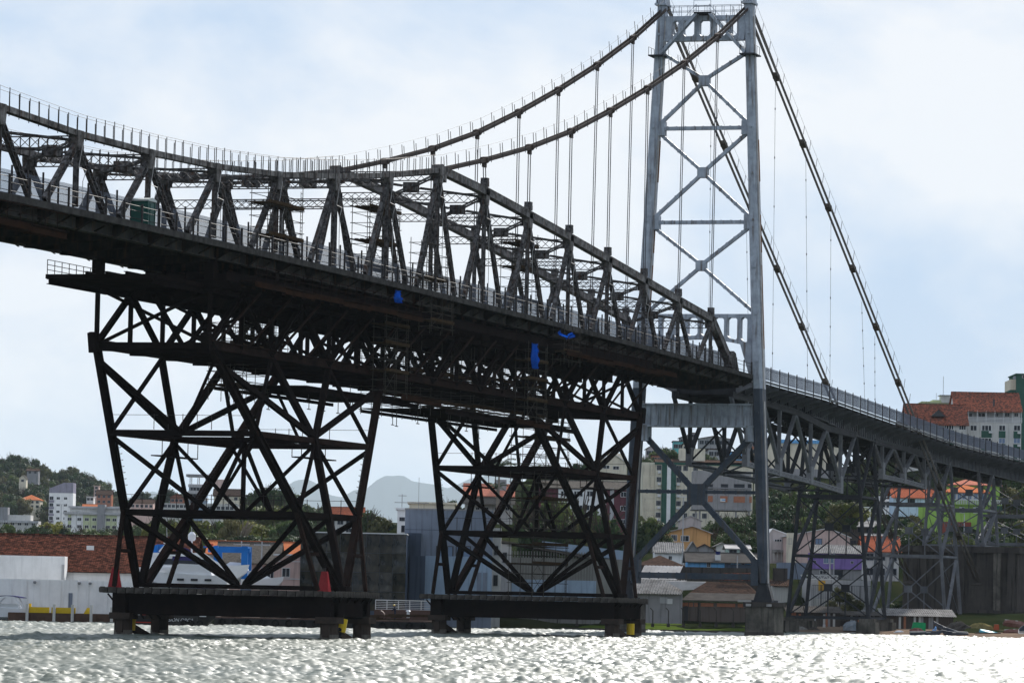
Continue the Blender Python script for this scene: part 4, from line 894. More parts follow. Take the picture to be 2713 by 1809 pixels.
CORR = mat('fibre_cement', (.30, .29, .28), .85, 0, (.14, .13, .125), .5, .5, streak=(.08, .075, .07), streak_amt=.7); CORRW = mat('pale_fibre_cement', (.46, .44, .43), .85, 0, (.28, .26, .25), .4, .5); CORRD = mat('dark_fibre_cement', (.075, .068, .064), .85, 0, (.12, .11, .10), .6, .5); METW = mat('corrugated_wall', (.25, .25, .24), .6, .2, (.17, .165, .155), .3, .5, streak=(.1, .09, .08), streak_amt=.6)

WINMESH = {}
def winmesh(nm, mull, fr, pane):
    k = (mull, fr.name, pane.name)
    if k not in WINMESH:
        mb = MB(); th = .07
        mb.box(-.5, .5, -.06, .1, .5 - th, .5); mb.box(-.5, .5, -.06, .1, -.5, -.5 + th); mb.box(-.5, -.5 + th, -.06, .1, -.5 + th, .5 - th); mb.box(.5 - th, .5, -.06, .1, -.5 + th, .5 - th)
        for i in range(1, mull + 1): x = -.5 + i / (mull + 1); mb.box(x - th * .35, x + th * .35, -.05, .1, -.5 + th, .5 - th)
        p = MB().box(-.5 + th, .5 - th, -.015, .09, -.5 + th, .5 - th); WINMESH[k] = (meshdata(mb, 'window', fr), meshdata(p, 'pane', pane))
    return WINMESH[k]
class Bld:
    def __init__(s, name, label, cat, xl, xr, yt, yb, D, depth, yaw=0., group=None, gz=None):
        (sl, _, zt), (sr, _, _), (sm, _, zb_) = sd(xl, yt, D), sd(xr, yt, D), sd((xl + xr) / 2, yb, D)
        s.D = D; s.w = sr - sl; s.h = zt - zb_; s.dp = depth; s.sc = (sl + sr) / 2; s.zb = zb_; s.yaw = yaw; w = wpos(s.sc, D)
        s.root = thing(name, label, cat, (w[0], w[1], zb_), CITY + R(yaw), group); BASES.append((s.sc, D, s.w / 2 + 1.0, zb_)); ground(s.sc, D, (zb_ if gz is None else gz) - .3); ground(s.sc, D + depth, (zb_ if gz is None else gz) + .2)
    def lx(s, px, py=1200): return sd(px, py, s.D)[0] - s.sc
    def lz(s, py, px=None):
        px = (s.sc / s.D * PXS + 1176) if px is None else px; return sd(px, py, s.D)[2] - s.zb
    def P(s, mb, name, m, parent=None): return mb.build(name, m, parent or s.root, local=True)
    def wall(s, m, x0=None, x1=None, z0=-5, z1=None, y0=0, y1=None, name='wall'):
        x0 = -s.w / 2 if x0 is None else x0; x1 = s.w / 2 if x1 is None else x1
        return s.P(MB().box(x0, x1, y0, s.dp if y1 is None else y1, z0, s.h if z1 is None else z1), name, m)
    def win(s, x0, x1, z0, z1, fr=FRW, pane=GLASS, mull=1, y=0., sill=False):
        a, b = winmesh('w', mull, fr, pane); o = inst('window', a, s.root, ((x0 + x1) / 2, y - .02, (z0 + z1) / 2), 0, (x1 - x0, 1, z1 - z0)); q = inst('pane', b, o, (0, 0, 0)); return o
    def winp(s, x0, x1, y0, y1, **k): return s.win(s.lx(x0), s.lx(x1), s.lz(y1, x0), s.lz(y0, x0), **k)
    def grid(s, xs, zs, w, h, **k):
        for z in zs:
            for x in xs: s.win(x - w / 2, x + w / 2, z - h / 2, z + h / 2, **k)
    def panel(s, x0, x1, z0, z1, m, y=-.04, name='panel', th=.06): return s.P(MB().box(x0, x1, y - th, y, z0, z1), name, m)
    def slab(s, z, m, ov=.3, th=.2, name='flat_roof'): return s.P(MB().box(-s.w / 2 - ov, s.w / 2 + ov, -ov, s.dp + ov, z, z + th), name, m)
    def roof_x(s, rise, m, ov=.4, z=None, x0=None, x1=None, gable=None, y0=0, y1=None, th=.14):
        """ridge parallel to the front: the front slope faces the viewer"""
        z = s.h if z is None else z; x0 = -s.w / 2 if x0 is None else x0; x1 = s.w / 2 if x1 is None else x1; y1 = s.dp if y1 is None else y1; ym = (y0 + y1) / 2; k = rise / (ym - y0)
        mb = MB(); mb.prism([(x0 - ov, y0 - ov, z - k * ov), (x0 - ov, ym, z + rise), (x0 - ov, ym, z + rise - th), (x0 - ov, y0 - ov, z - k * ov - th)], (x1 - x0 + 2 * ov, 0, 0)); o = s.P(mb, 'roof', m)
        mb = MB(); mb.prism([(x0 - ov, y1 + ov, z - k * ov), (x0 - ov, ym + .003, z + rise), (x0 - ov, ym + .003, z + rise - th), (x0 - ov, y1 + ov, z - k * ov - th)], (x1 - x0 + 2 * ov, 0, 0)); s.P(mb, 'roof_slope', m, o)
        mb = MB(); mb.bar((x0 - ov, ym, z + rise + .03), (x1 + ov, ym, z + rise + .03), .3, .14, EY); s.P(mb, 'ridge', m, o)
        if gable is not None:
            mb = MB(); mb.prism([(x0, y0, z), (x0, y1, z), (x0, ym, z + rise - th)], (.15, 0, 0)); mb.prism([(x1 - .15, y0, z), (x1 - .15, y1, z), (x1 - .15, ym, z + rise - th)], (.15, 0, 0)); s.P(mb, 'gable', gable)
        return o
    def roof_y(s, rise, m, gable, ov=.4, z=None, x0=None, x1=None, th=.14, apex=.5, y0=0, y1=None):
        """ridge running away: the gable faces the viewer"""
        z = s.h if z is None else z; x0 = -s.w / 2 if x0 is None else x0; x1 = s.w / 2 if x1 is None else x1; y1 = s.dp if y1 is None else y1; xm = x0 + (x1 - x0) * apex
        mb = MB(); mb.prism([(x0, y0, z), (x1, y0, z), (xm, y0, z + rise)], (0, .25, 0)); s.P(mb, 'gable', gable)
        o = None
        for xe, sg in ((x0, -1), (x1, 1)):
            k = rise / abs(xm - xe); mb = MB(); mb.prism([(xe + sg * ov, y0 - ov, z - k * ov), (xm, y0 - ov, z + rise), (xm, y0 - ov, z + rise + th), (xe + sg * ov, y0 - ov, z - k * ov + th)], (0, y1 - y0 + 2 * ov, 0)); q = s.P(mb, 'roof' if o is None else 'roof_slope', m, o); o = o or q
        return o
    def roof_hip(s, rise, m, ov=.5, z=None, x0=None, x1=None, y0=0, y1=None):
        z = s.h if z is None else z; x0 = (-s.w / 2 if x0 is None else x0) - ov; x1 = (s.w / 2 if x1 is None else x1) + ov; y0 -= ov; y1 = (s.dp if y1 is None else y1) + ov; d = min((y1 - y0), (x1 - x0)) / 2; mb = MB()
        ry = (y0 + y1) / 2; a, b = x0 + d, x1 - d
        if b <= a: b = a + .2
        mb.add([(x0, y0, z), (x1, y0, z), (x1, y1, z), (x0, y1, z), (a, ry, z + rise), (b, ry, z + rise), (x0, y0, z - .15), (x1, y0, z - .15), (x1, y1, z - .15), (x0, y1, z - .15)], [(0, 1, 5, 4), (1, 2, 5), (2, 3, 4, 5), (3, 0, 4), (0, 6, 7, 1), (1, 7, 8, 2), (2, 8, 9, 3), (3, 9, 6, 0), (9, 8, 7, 6)])
        return s.P(mb, 'roof', m)
    def corr(s, pts, x0, x1, m, pitch=.3, amp=.06, name='roof', skew=None):
        """corrugated sheet: profile pts (y,z) swept between x0 and x1 with real waves; skew shifts the ends"""
        n = max(4, int((x1 - x0) / pitch * 2)); v = []; f = []; k = len(pts)
        for i in range(n + 1):
            for j, (y, z) in enumerate(pts):
                xx = x0 + (x1 - x0) * i / n + (skew[j] if skew else 0); v.append((xx, y, z + (amp if i % 2 else -amp)))
        for i in range(n):
            for j in range(k - 1): a = i * k + j; f.append((a, a + k, a + k + 1, a + 1))
        mb = MB(); mb.add(v, f); o = s.P(mb, name, m); md = o.modifiers.new('thick', 'SOLIDIFY'); md.thickness = .03; return o

# ---------------------------------------------------------------- trees
def leafm(nm, c, c2):
    m = bpy.data.materials.new(nm); m.use_nodes = True; t = m.node_tree; b = t.nodes['Principled BSDF']; b.inputs['Roughness'].default_value = .65; b.inputs['Specular IOR Level'].default_value = .1
    g = N(t, 'ShaderNodeNewGeometry'); oi = N(t, 'ShaderNodeObjectInfo'); r = N(t, 'ShaderNodeMix', data_type='RGBA'); r.inputs[6].default_value = c + (1,); r.inputs[7].default_value = c2 + (1,); t.links.new(g.outputs['Random Per Island'], r.inputs[0])
    h = N(t, 'ShaderNodeHueSaturation'); mm = N(t, 'ShaderNodeMapRange'); mm.inputs['To Min'].default_value = .6; mm.inputs['To Max'].default_value = 1.6; t.links.new(oi.outputs['Random'], mm.inputs['Value']); mh = N(t, 'ShaderNodeMapRange'); mh.inputs['To Min'].default_value = .53; mh.inputs['To Max'].default_value = .46; t.links.new(oi.outputs['Random'], mh.inputs['Value']); t.links.new(mh.outputs[0], h.inputs['Hue']); t.links.new(mm.outputs[0], h.inputs['Value']); t.links.new(r.outputs[2], h.inputs['Color']); t.links.new(h.outputs[0], b.inputs['Base Color'])
    tr = N(t, 'ShaderNodeBsdfTranslucent'); t.links.new(h.outputs[0], tr.inputs['Color']); ms = N(t, 'ShaderNodeMixShader'); ms.inputs[0].default_value = .3; o = t.nodes['Material Output']; t.links.new(b.outputs[0], ms.inputs[1]); t.links.new(tr.outputs[0], ms.inputs[2]); t.links.new(ms.outputs[0], o.inputs['Surface']); return m
L_DARK = leafm('leaves_dark', (.022, .042, .018), (.045, .075, .028)); L_MID = leafm('leaves_mid', (.04, .07, .022), (.08, .115, .035)); L_YEL = leafm('leaves_yellow', (.10, .12, .025), (.17, .175, .04)); L_OLV = leafm('leaves_olive', (.06, .07, .03), (.11, .11, .045)); BARK = mat('bark', (.09, .07, .055), .9, 0, (.05, .04, .033), 2, .5); BARKL = mat('bark_pale', (.26, .22, .18), .9, 0, (.16, .13, .11), 2, .5)
def crown_mesh(nm, m, seed, n, clumps, flat=.75, leaf=.085, rough=.3):
    """unit crown (radius ~1, base 0): many small leaf faces in uneven clumps"""
    rng = np.random.default_rng(seed); C = []
    while len(C) < clumps:
        p = rng.uniform(-1, 1, 3); r_ = np.linalg.norm(p)
        if .35 < r_ < 1 and p[2] > -.7: C.append(p * (.6 + .4 * rng.random()))
    C = np.array(C); rad = rng.uniform(.2, .42, clumps); idx = rng.integers(0, clumps, n); d = rng.normal(size=(n, 3)); d /= np.linalg.norm(d, axis=1)[:, None]
    P = C[idx] + d * (rad[idx] * (.55 + .45 * rng.random(n) ** .4))[:, None]; P[:, 2] = (P[:, 2] * flat + flat) ; P += rng.normal(0, .02, P.shape)
    nrm = d + rng.normal(0, rough, d.shape) + np.array([0, 0, .35]); nrm /= np.linalg.norm(nrm, axis=1)[:, None]; t1 = np.cross(nrm, rng.normal(size=(n, 3))); t1 /= np.linalg.norm(t1, axis=1)[:, None]; t2 = np.cross(nrm, t1); sz = leaf * rng.uniform(.6, 1.4, n)[:, None]
    q = np.stack([P - t1 * sz, P + t2 * sz * .6, P + t1 * sz, P - t2 * sz * .6], 1).reshape(-1, 3); f = np.arange(4 * n).reshape(-1, 4); me = bpy.data.meshes.new(nm); me.from_pydata(q.tolist(), [], f.tolist()); me.update(); me.materials.append(m); return me
CROWN = {}
for nm, m in (('dark', L_DARK), ('mid', L_MID), ('yel', L_YEL), ('olv', L_OLV)):
    CROWN[nm] = [crown_mesh('crown', m, 11 + i * 7 + len(nm) * 13 + ord(nm[0]), 3000, 26 + 5 * i, flat=(.62, .8, .95)[i]) for i in range(3)]
def trunk_mesh(seed, m, spread=.5):
    rng = random.Random(seed); mb = MB(); p = A(0, 0, -.9)
    q = A(rng.uniform(-.05, .05), rng.uniform(-.05, .05), .55); mb.tube(p, q, .085, 7, .06)
    for i in range(6):
        a = rng.uniform(0, 6.28); e = q + A(math.cos(a) * spread * rng.uniform(.6, 1.1), math.sin(a) * spread * rng.uniform(.6, 1.1), rng.uniform(.45, .95)); mb.tube(q - A(0, 0, rng.uniform(0, .2)), e, .045, 5, .02)
        for j in range(3): mb.tube(q + (e - q) * rng.uniform(.4, .9), e + A(rng.uniform(-.3, .3), rng.uniform(-.3, .3), rng.uniform(.05, .35)), .02, 4, .008)
    return meshdata(mb, 'trunk', m)
TRK = [trunk_mesh(i, BARK) for i in range(3)]; TRKP = trunk_mesh(9, BARKL, .9)
TN = [0]; LASTT = ['']
def tree(x, ytop, D, h, wid, kind, label, group, base=None, ctrl=True, bare=False, name='broadleaf_tree'):
    """x, ytop: where the crown's top is sighted; h, wid in metres"""
    s_, _, z = sd(x, ytop, D); zb_ = z - h; w = wpos(s_, D); TN[0] += 1; i = TN[0]; rng = random.Random(i * 17)
    t = thing(name, label, 'tree', (w[0], w[1], zb_), rng.uniform(0, 6.28), group); LASTT[0] = t.name
    if ctrl: ground(s_, D, zb_ + .2)
    hc = h * .9; inst('trunk', TRKP if bare else TRK[i % 3], t, (0, 0, 0), 0, (h * .55, h * .55, h * .62))
    v = i % 3; fl = (.62, .8, .95)[v]; inst('crown', CROWN[kind][v], t, (0, 0, h * .12), rng.uniform(0, 6.28), (wid / 2, wid / 2, h * .86 / (2 * fl) * (1.0)))
    return t
def palm(x, ytop, D, h, label, r=2.6, n=16, big=True):
    s_, _, z = sd(x, ytop, D); zb_ = z - h; w = wpos(s_, D); t = thing('palm_tree', label, 'palm', (w[0], w[1], zb_), 0, 'palms'); ground(s_, D, zb_); rng = random.Random(int(x * 7))
    if big: mb = MB(); mb.tube((0, 0, -1), (.15, 0, h - r * .55), .24, 8, .14); mb.build('trunk', BARKL, t, local=True)
    c = A(.15 if big else 0, 0, h - r * .6 if big else .2)
    for i in range(n):
        a = i * 2.4 + rng.uniform(-.2, .2); el = rng.uniform(.1, 1.25); d = A(math.cos(a), math.sin(a), 0); L = r * rng.uniform(.85, 1.15); mb = MB(); prev = c; sidev = np.cross(d, EZ)
        for j in range(1, 9):
            u = j / 8; p = c + d * L * (u * math.cos(el * (1 - .35 * u))) + EZ * (L * u * math.sin(el) - L * .75 * u * u * (.6 + .3 * math.cos(el))); mb.bar(prev, p, .05, .03, sidev)
            for q in (-1, 1):
                for o in (0., .5):
                    b0 = prev + (p - prev) * o; tip = b0 + sidev * q * r * .24 * math.sin(math.pi * min(.95, u * .85 + .12)) + EZ * -.16 * r * .6 + d * .12; mb.add([tuple(b0), tuple(b0 + (p - prev) * .4), tuple(tip)], [(0, 1, 2)])
            prev = p
        mb.build('frond', L_DARK, t, local=True)
    return t

# ---------------------------------------------------------------- far left town
W_WHITE = wallm('wall_white', (.80, .81, .84), .8); W_OFF = wallm('wall_offwhite', (.46, .45, .43)); W_CREAM = wallm('wall_cream', (.55, .50, .40)); W_GREY = wallm('wall_grey', (.22, .22, .23)); W_LGREY = wallm('wall_light_grey', (.36, .36, .37)); W_PGREEN = wallm('wall_pale_green', (.42, .46, .28)); W_PINK = wallm('wall_pink', (.50, .36, .32)); W_BRICK = wallm('wall_brick', (.30, .13, .085)); W_MAR = wallm('wall_maroon', (.105, .04, .05)); W_LILAC = wallm('wall_lilac', (.22, .21, .26)); W_BLUEG = wallm('wall_blue_grey', (.165, .19, .24)); W_BLUEL = wallm('wall_light_blue_grey', (.24, .31, .40)); W_BLUED = wallm('wall_dark_blue_grey', (.055, .07, .10))
FARG = 'town houses on the far left shore'
def simple(name, label, xl, xr, yt, yb, D, dp, m, roof='flat', rm=None, rows=0, cols=0, ww=1.3, wh=1.2, group=None, yaw=0, rise=1.8, cat='house', fr=FRG, pane=GLASS, mull=1, z_lo=.9):
    b = Bld(name, label, cat, xl, xr, yt, yb, D, dp, yaw, group); b.wall(m)
    if roof == 'flat': b.slab(b.h, rm or m, .25, .25)
    elif roof == 'x': b.roof_x(rise, rm, .5, gable=m)
    elif roof == 'y': b.roof_y(rise, rm, m, .4)
    elif roof == 'hip': b.roof_hip(rise, rm, .5)
    if rows and cols:
        fh = b.h / rows
        b.grid(np.linspace(-b.w / 2 + b.w / cols / 2, b.w / 2 - b.w / cols / 2, cols), [fh * (i + .52) for i in range(rows)], ww, wh, fr=fr, pane=pane, mull=mull)
    return b
# white tower block
b = Bld('apartment_tower', 'narrow white apartment tower with slanted grey top below the wooded hill', 'building', 113, 168, 1131, 1216, 1850, 12); b.wall(W_WHITE)
mb = MB(); x0, x1 = -b.w / 2, b.w / 2; zt = b.lz(1108); mb.prism([(x0, -.1, b.h), (x1, -.1, b.h), (x1, -.1, zt), (x0 + .62 * b.w, -.1, zt), (x0, -.1, b.lz(1122))], (0, 12.2, 0)); b.P(mb, 'crown_wall', W_LILAC)
for z in np.arange(1.2, b.h - 1, 2.85):
    b.win(x0 + .2, x0 + 1.9, z, z + 1.5, fr=FRG); b.win(x0 + 3.2, x0 + 4.7, z + .2, z + 1.3); b.win(x0 + 6.3, x0 + 7.8, z + .2, z + 1.3); b.panel(x0, x0 + 2.2, z - 1.1, z - .1, W_LILAC)
b.win(x0 + 1.8, x0 + 3.0, b.h + .3, b.h + 1.4)
# long block
b = Bld('apartment_block', 'long beige and pale green apartment block with grey stair shaft', 'building', 148, 292, 1180, 1236, 1800, 14); b.wall(W_WHITE); x0 = -b.w / 2
for i, (a, c) in enumerate(((.06, .11), (.30, .52), (.66, .84))): b.panel(x0 + a * b.w, x0 + c * b.w, -1, b.h - .2, W_PGREEN)
for z in (1.0, 4.0, 7.0): b.grid([x0 + f * b.w for f in (.085, .24, .36, .48, .70, .80, .93)], [z + .8], 1.8, 1.3, y=-.1)
b.P(MB().box(x0 - .5, b.w / 2 + .5, -1, 0, b.h, b.h + .9), 'eave_band', W_LGREY); b.P(MB().box(x0 + 2, b.w / 2 - .5, 2, 12, b.h, b.h + 2.6), 'attic', W_OFF); b.P(MB().box(x0 + 1.5, b.w / 2, 1, 13, b.h + 2.6, b.h + 3.4), 'upper_roof', W_LGREY); b.P(MB().box(x0 + .53 * b.w, x0 + .645 * b.w, -1.2, 6, -3, b.lz(1158)), 'stair_shaft', W_GREY)
b = Bld('apartment_block', 'low beige apartment block at the left picture edge above the trees', 'building', -12, 86, 1194, 1230, 1750, 14); b.wall(W_OFF); b.grid(np.linspace(-7, 7, 6), [1.8, 4.8], 1.6, 1.2); b.P(MB().box(-b.w / 2 - .5, b.w / 2 + .5, -.9, 0, b.h - .9, b.h), 'eave_band', W_LGREY); b.P(MB().box(-b.w / 2 + 3, b.w / 2 - 3, 2, 12, b.h, b.h + 2.3), 'attic', W_OFF); b.P(MB().box(-b.w / 2 - 1, -b.w / 2 + 5, 1, 8, 0, b.lz(1165)), 'stair_shaft', W_GREY)
b = simple('hillside_house', 'cream hillside house with wide orange hipped roof left of the white tower', 44, 92, 1147, 1168, 1950, 12, W_CREAM, 'hip', T_ORA, 2, 4, group=None, rise=2.4)
simple('hillside_house', 'small house under a flat brown roof high on the wooded hill', 62, 88, 1080, 1089, 2150, 8, W_GREY, 'x', T_BRN, 1, 2, rise=1.)
simple('hillside_house', 'tiny cream house half hidden among the hill trees', 44, 60, 1097, 1110, 2080, 7, W_CREAM, 'y', T_GRY, 1, 1, rise=1.4)
simple('hillside_house', 'brick turret house at the foot of the hill right of the white tower', 216, 227, 1116, 1140, 2050, 6, W_PINK, 'flat', None, 3, 1)
simple('hillside_house', 'brown roofed terraced house below the brick turret', 222, 256, 1134, 1158, 1980, 9, W_BRICK, 'x', T_BRN, 2, 3, rise=2.)
simple('hillside_house', 'small bright white house in front of the hill trees', 199, 215, 1141, 1151, 1990, 7, W_WHITE, 'flat', None, 1, 2)
simple('town_house', 'low house with orange roof behind the long apartment block', 190, 224, 1164, 1180, 1900, 8, W_PINK, 'x', T_ORA, 1, 3, rise=1.4)
simple('town_house', 'white flat-roofed house right of the stair shaft', 254, 300, 1164, 1186, 1870, 8, W_WHITE, 'flat', None, 1, 5)
simple('town_house', 'pinkish low houses seen between the falsework legs on the left', 300, 352, 1154, 1185, 1850, 10, W_PINK, 'x', T_BRN, 2, 5, rise=1.6)
simple('apartment_block', 'greyish white flats behind the left falsework legs', 366, 440, 1156, 1190, 1750, 12, W_OFF, 'flat', None, 3, 8)
simple('town_house', 'dark red roofed house above the greyish flats', 392, 420, 1142, 1156, 1800, 8, W_BRICK, 'hip', T_OLD, 1, 3)
b = Bld('lookout_building', 'pale blue-grey building with an open lookout storey under a flat roof', 'building', 434, 474, 1118, 1180, 1800, 10); b.wall(W_BLUEL)
for z in (b.h + .1, b.h - 2.6, b.h - 5.4): b.P(MB().box(-b.w / 2 - .3, b.w / 2 + .3, -.6, 10, z - .1, z + 1.1), 'parapet', W_LGREY); b.win(-b.w / 2 + .4, b.w / 2 - 1.5, z - 1.6, z - .2, fr=FRG, mull=3)
for x in (-b.w / 2 + .4, 0, b.w / 2 - .4):
    for y in (.2, 9.6): b.P(MB().box(x - .15, x + .15, y - .15, y + .15, b.h + 1.1, b.h + 4.3), 'column', W_LGREY)
b.P(MB().box(-b.w / 2 - 1.2, b.w / 2 + 1.0, -1.4, 11, b.h + 4.3, b.h + 5.3), 'flat_roof', W_GREY)
simple('town_house', 'plain pinkish windowless block beside the lookout building', 494, 516, 1102, 1130, 1780, 8, W_PINK, 'flat')
b = simple('town_house', 'cream house with brown tiled roof right of the lookout building', 491, 552, 1137, 1168, 1650, 10, W_CREAM, 'x', T_BRN, 2, 3, rise=2.6)
simple('apartment_block', 'low white flats below the brown roofed cream house', 466, 548, 1158, 1190, 1600, 12, W_OFF, 'flat', None, 2, 8)
simple('town_house', 'white house with red roof seen behind the right legs of the left support', 752, 832, 1187, 1230, 900, 8, W_OFF, 'x', T_RED, 2, 4, rise=2.2)
# ---------------------------------------------------------------- left quay: warehouse with red tile roof, white walls
QD = 505
b = Bld('boat_warehouse', 'long low warehouse with old red tile roof and white walls on the left quay', 'warehouse', -60, 436, 1303, 1402, QD + 12, 22); b.wall(W_WHITE)
mb = MB(); zr = b.lz(1246) ; b.roof_x(zr - b.h + 1.0, T_OLD, .5, gable=W_WHITE)
mb = MB(); xa, xb_ = b.lx(60), b.lx(150); zz_ = b.h
mb.add([(b.lx(-40), -3.2, zz_ - .4), (b.lx(150), -3.2, zz_ - .4), (b.lx(112), 7, zz_ + 3.0), (b.lx(-10), 7, zz_ + 3.0), (b.lx(150) + .2, 6, zz_ + 2.4)], [(0, 1, 2, 3), (1, 4, 2)]); b.P(mb, 'cross_roof', T_OLD)
b.panel(b.lx(195), b.lx(212), b.lz(1262), b.lz(1252), FRW, y=2.9, name='roof_light')
mb = MB(); b.P(MB().box(b.lx(-50), b.lx(158), -3.6, -.3, -2, b.lz(1279)), 'front_block', W_WHITE); b.P(MB().box(b.lx(152), b.lx(158), -3.9, -3.6, 2.2, b.lz(1298)), 'drain_pipe', W_LGREY)
w_ = Bld('harbour_wall', 'tall white painted wall with pilasters along the left quay', 'wall', -60, 330, 1327, 1404, QD, .5); w_.wall(W_WHITE)
for px in (-20, 30, 65, 95, 143, 182, 207, 250, 300): w_.P(MB().box(w_.lx(px) - .06, w_.lx(px) + .06, -.12, 0, -1, w_.h + .05), 'pilaster', W_WHITE)
w_.P(MB().box(w_.lx(162), w_.lx(171), -.1, .02, -.3, w_.lz(1361)), 'door', W_BLUEG)
for px in (83, 185, 210): w_.P(MB().tube((w_.lx(px), -.1, w_.h - .2), (w_.lx(px) + .1, -.6, w_.h - .35), .12, 6, .2), 'flood_lamp', FRG)
# quay, dock with yellow rub rail
b = Bld('timber_dock', 'brown timber dock with yellow rail and pale posts on the left', 'dock', 18, 275, 1404, 1436, QD - 6, 5, gz=-2.5); TIM = mat('dock_timber', (.10, .06, .045), .8, 0, (.06, .038, .03), .8, .5, island=.3)
for i in range(5):
    x0_, x1_ = -b.w / 2 + b.w * i / 5, -b.w / 2 + b.w * (i + 1) / 5
    for j in range(3): b.P(MB().box(x0_ + .02, x1_ - .02, 0, .3, -.2 + .52 * j, .3 + .52 * j), 'board', TIM)
b.P(MB().box(-b.w / 2, b.w / 2, .3, 5, -1, 1.4), 'dock_body', TIM)
for a, c in ((64, 118), (123, 178)): b.P(MB().box(b.lx(a), b.lx(c), .2, .6, 1.4, b.lz(1395)), 'yellow_rail', YEL)
for px in (68, 130, 172, 215, 262): b.P(MB().box(b.lx(px) - .16, b.lx(px) + .16, -.2, .15, -1, b.lz(1388 if px < 240 else 1392)), 'post', W_OFF)
b.P(MB().box(b.lx(69), b.lx(75), .7, 1.2, 1.2, b.lz(1387)), 'yellow_post', YEL); b.P(MB().prism([(b.lx(196), .6, 1.4), (b.lx(214), .6, 1.4), (b.lx(212), .6, 2.1), (b.lx(204), .6, 2.1)], (0, .5, 0)), 'yellow_crane_foot', YEL)
# ---------------------------------------------------------------- glass-clad building, grey-blue building
MIRR = bpy.data.materials.new('mirror_glass'); MIRR.use_nodes = True; t_ = MIRR.node_tree; pb = t_.nodes['Principled BSDF']; pb.inputs['Base Color'].default_value = (.06, .062, .052, 1); pb.inputs['Metallic'].default_value = .0; pb.inputs['Roughness'].default_value = .06; pb.inputs['Specular IOR Level'].default_value = .4
tcn = N(t_, 'ShaderNodeTexCoord'); nz = N(t_, 'ShaderNodeTexNoise'); nz.inputs['Scale'].default_value = .9; nz.inputs['Detail'].default_value = 2.5; t_.links.new(tcn.outputs['Object'], nz.inputs['Vector']); bnn = N(t_, 'ShaderNodeBump'); bnn.inputs['Strength'].default_value = .12; bnn.inputs['Distance'].default_value = .25; t_.links.new(nz.outputs['Fac'], bnn.inputs['Height']); t_.links.new(bnn.outputs[0], pb.inputs['Normal'])
nz2 = N(t_, 'ShaderNodeTexNoise'); nz2.inputs['Scale'].default_value = .8; nz2.inputs['Detail'].default_value = 7; nz2.inputs['Distortion'].default_value = 1.5; t_.links.new(tcn.outputs['Object'], nz2.inputs['Vector']); rr = N(t_, 'ShaderNodeValToRGB'); rr.color_ramp.elements[0].position = .38; rr.color_ramp.elements[0].color = (.006, .008, .009, 1); rr.color_ramp.elements[1].position = .68; rr.color_ramp.elements[1].color = (.05, .044, .032, 1); t_.links.new(nz2.outputs['Fac'], rr.inputs['Fac']); t_.links.new(rr.outputs['Color'], pb.inputs['Base Color'])
b = Bld('glass_pavilion', 'dark mirror-glass clad hall beside the grey-blue building', 'building', 691, 934, 1222, 1392, 528, 16, gz=1.2); b.wall(W_BLUED, y0=.12)
gp = meshdata(MB().box(-.5, .5, 0, .1, -.5, .5), 'glass_panel', MIRR); rg = random.Random(5)
for i in range(8):
    for j in range(4):
        w1, h1 = b.w / 8, (b.h + .5) / 4; o = inst('glass_panel', gp, b.root, (-b.w / 2 + w1 * (i + .5), 0, -.5 + h1 * (j + .5)), 0, (w1 - .05, 1, h1 - .05)); o.rotation_euler = (R(rg.uniform(-1.6, 1.2)), 0, R(rg.uniform(-2, 2)))
b.P(MB().box(-b.w / 2 - .05, b.w / 2 + .05, -.1, 16, b.h, b.h + .12), 'roof_edge', FRW)
b = Bld('grey_blue_building', 'large plain grey-blue building behind the gap between the supports', 'building', 931, 1133, 1170, 1392, 540, 18, gz=1.2); b.wall(W_BLUEG)
b.panel(b.lx(979), b.lx(1132), -1, b.lz(1277), W_BLUEL, y=-.05, th=.25); b.P(MB().box(b.lx(934), b.lx(968), -1.6, -.0, -1, b.lz(1226)), 'side_wing', W_BLUED); b.P(MB().box(b.lx(944), b.lx(979), -2.2, -1.6, -1, b.lz(1278)), 'dark_bay', W_BLUED)
b.winp(1003, 1043, 1253, 1279, fr=FRD, pane=GLASSB, mull=2, y=-.02); b.winp(1048, 1083, 1253, 1279, fr=FRD, pane=GLASSB, mull=1, y=-.02)
for px in (1098, 1112): b.panel(b.lx(px), b.lx(px + 10), -1, b.lz(1313), W_BLUEG, y=-.31, th=.06, name='door')
b.P(MB().box(-b.w / 2 - .05, b.w / 2 + .05, -.05, 18, b.h, b.h + .2), 'parapet', W_GREY)
b.P(MB().box(-b.w / 2, b.w / 2, -.02, 0, b.lz(1218), b.lz(1217)), 'joint_line', W_BLUED)
b = simple('white_building', 'white building with roof antenna left behind the grey-blue building', 913, 931.5, 1170, 1250, 575, 10, W_WHITE, 'flat'); b.winp(917, 930, 1187, 1196, fr=FRG, mull=2); b.winp(922, 930, 1206, 1222, fr=FRD); mb = MB()
mb.tube((0, 2, b.h), (0, 2, b.h + 2.1), .05, 5); mb.tube((-1.0, 2, b.h + 1.0), (3.6, 2, b.h + 1.0), .05, 5); mb.tube((-.5, 2, b.h + 1.9), (.6, 2, b.h + 1.9), .04, 5); mb.tube((2.2, 2, b.h), (2.2, 2, b.h + 4.4), .03, 5); b.P(mb, 'antenna', FRG)
b = simple('roof_house', 'cream penthouse showing above the grey-blue building', 940, 1044, 1156, 1190, 590, 8, W_CREAM, 'flat')
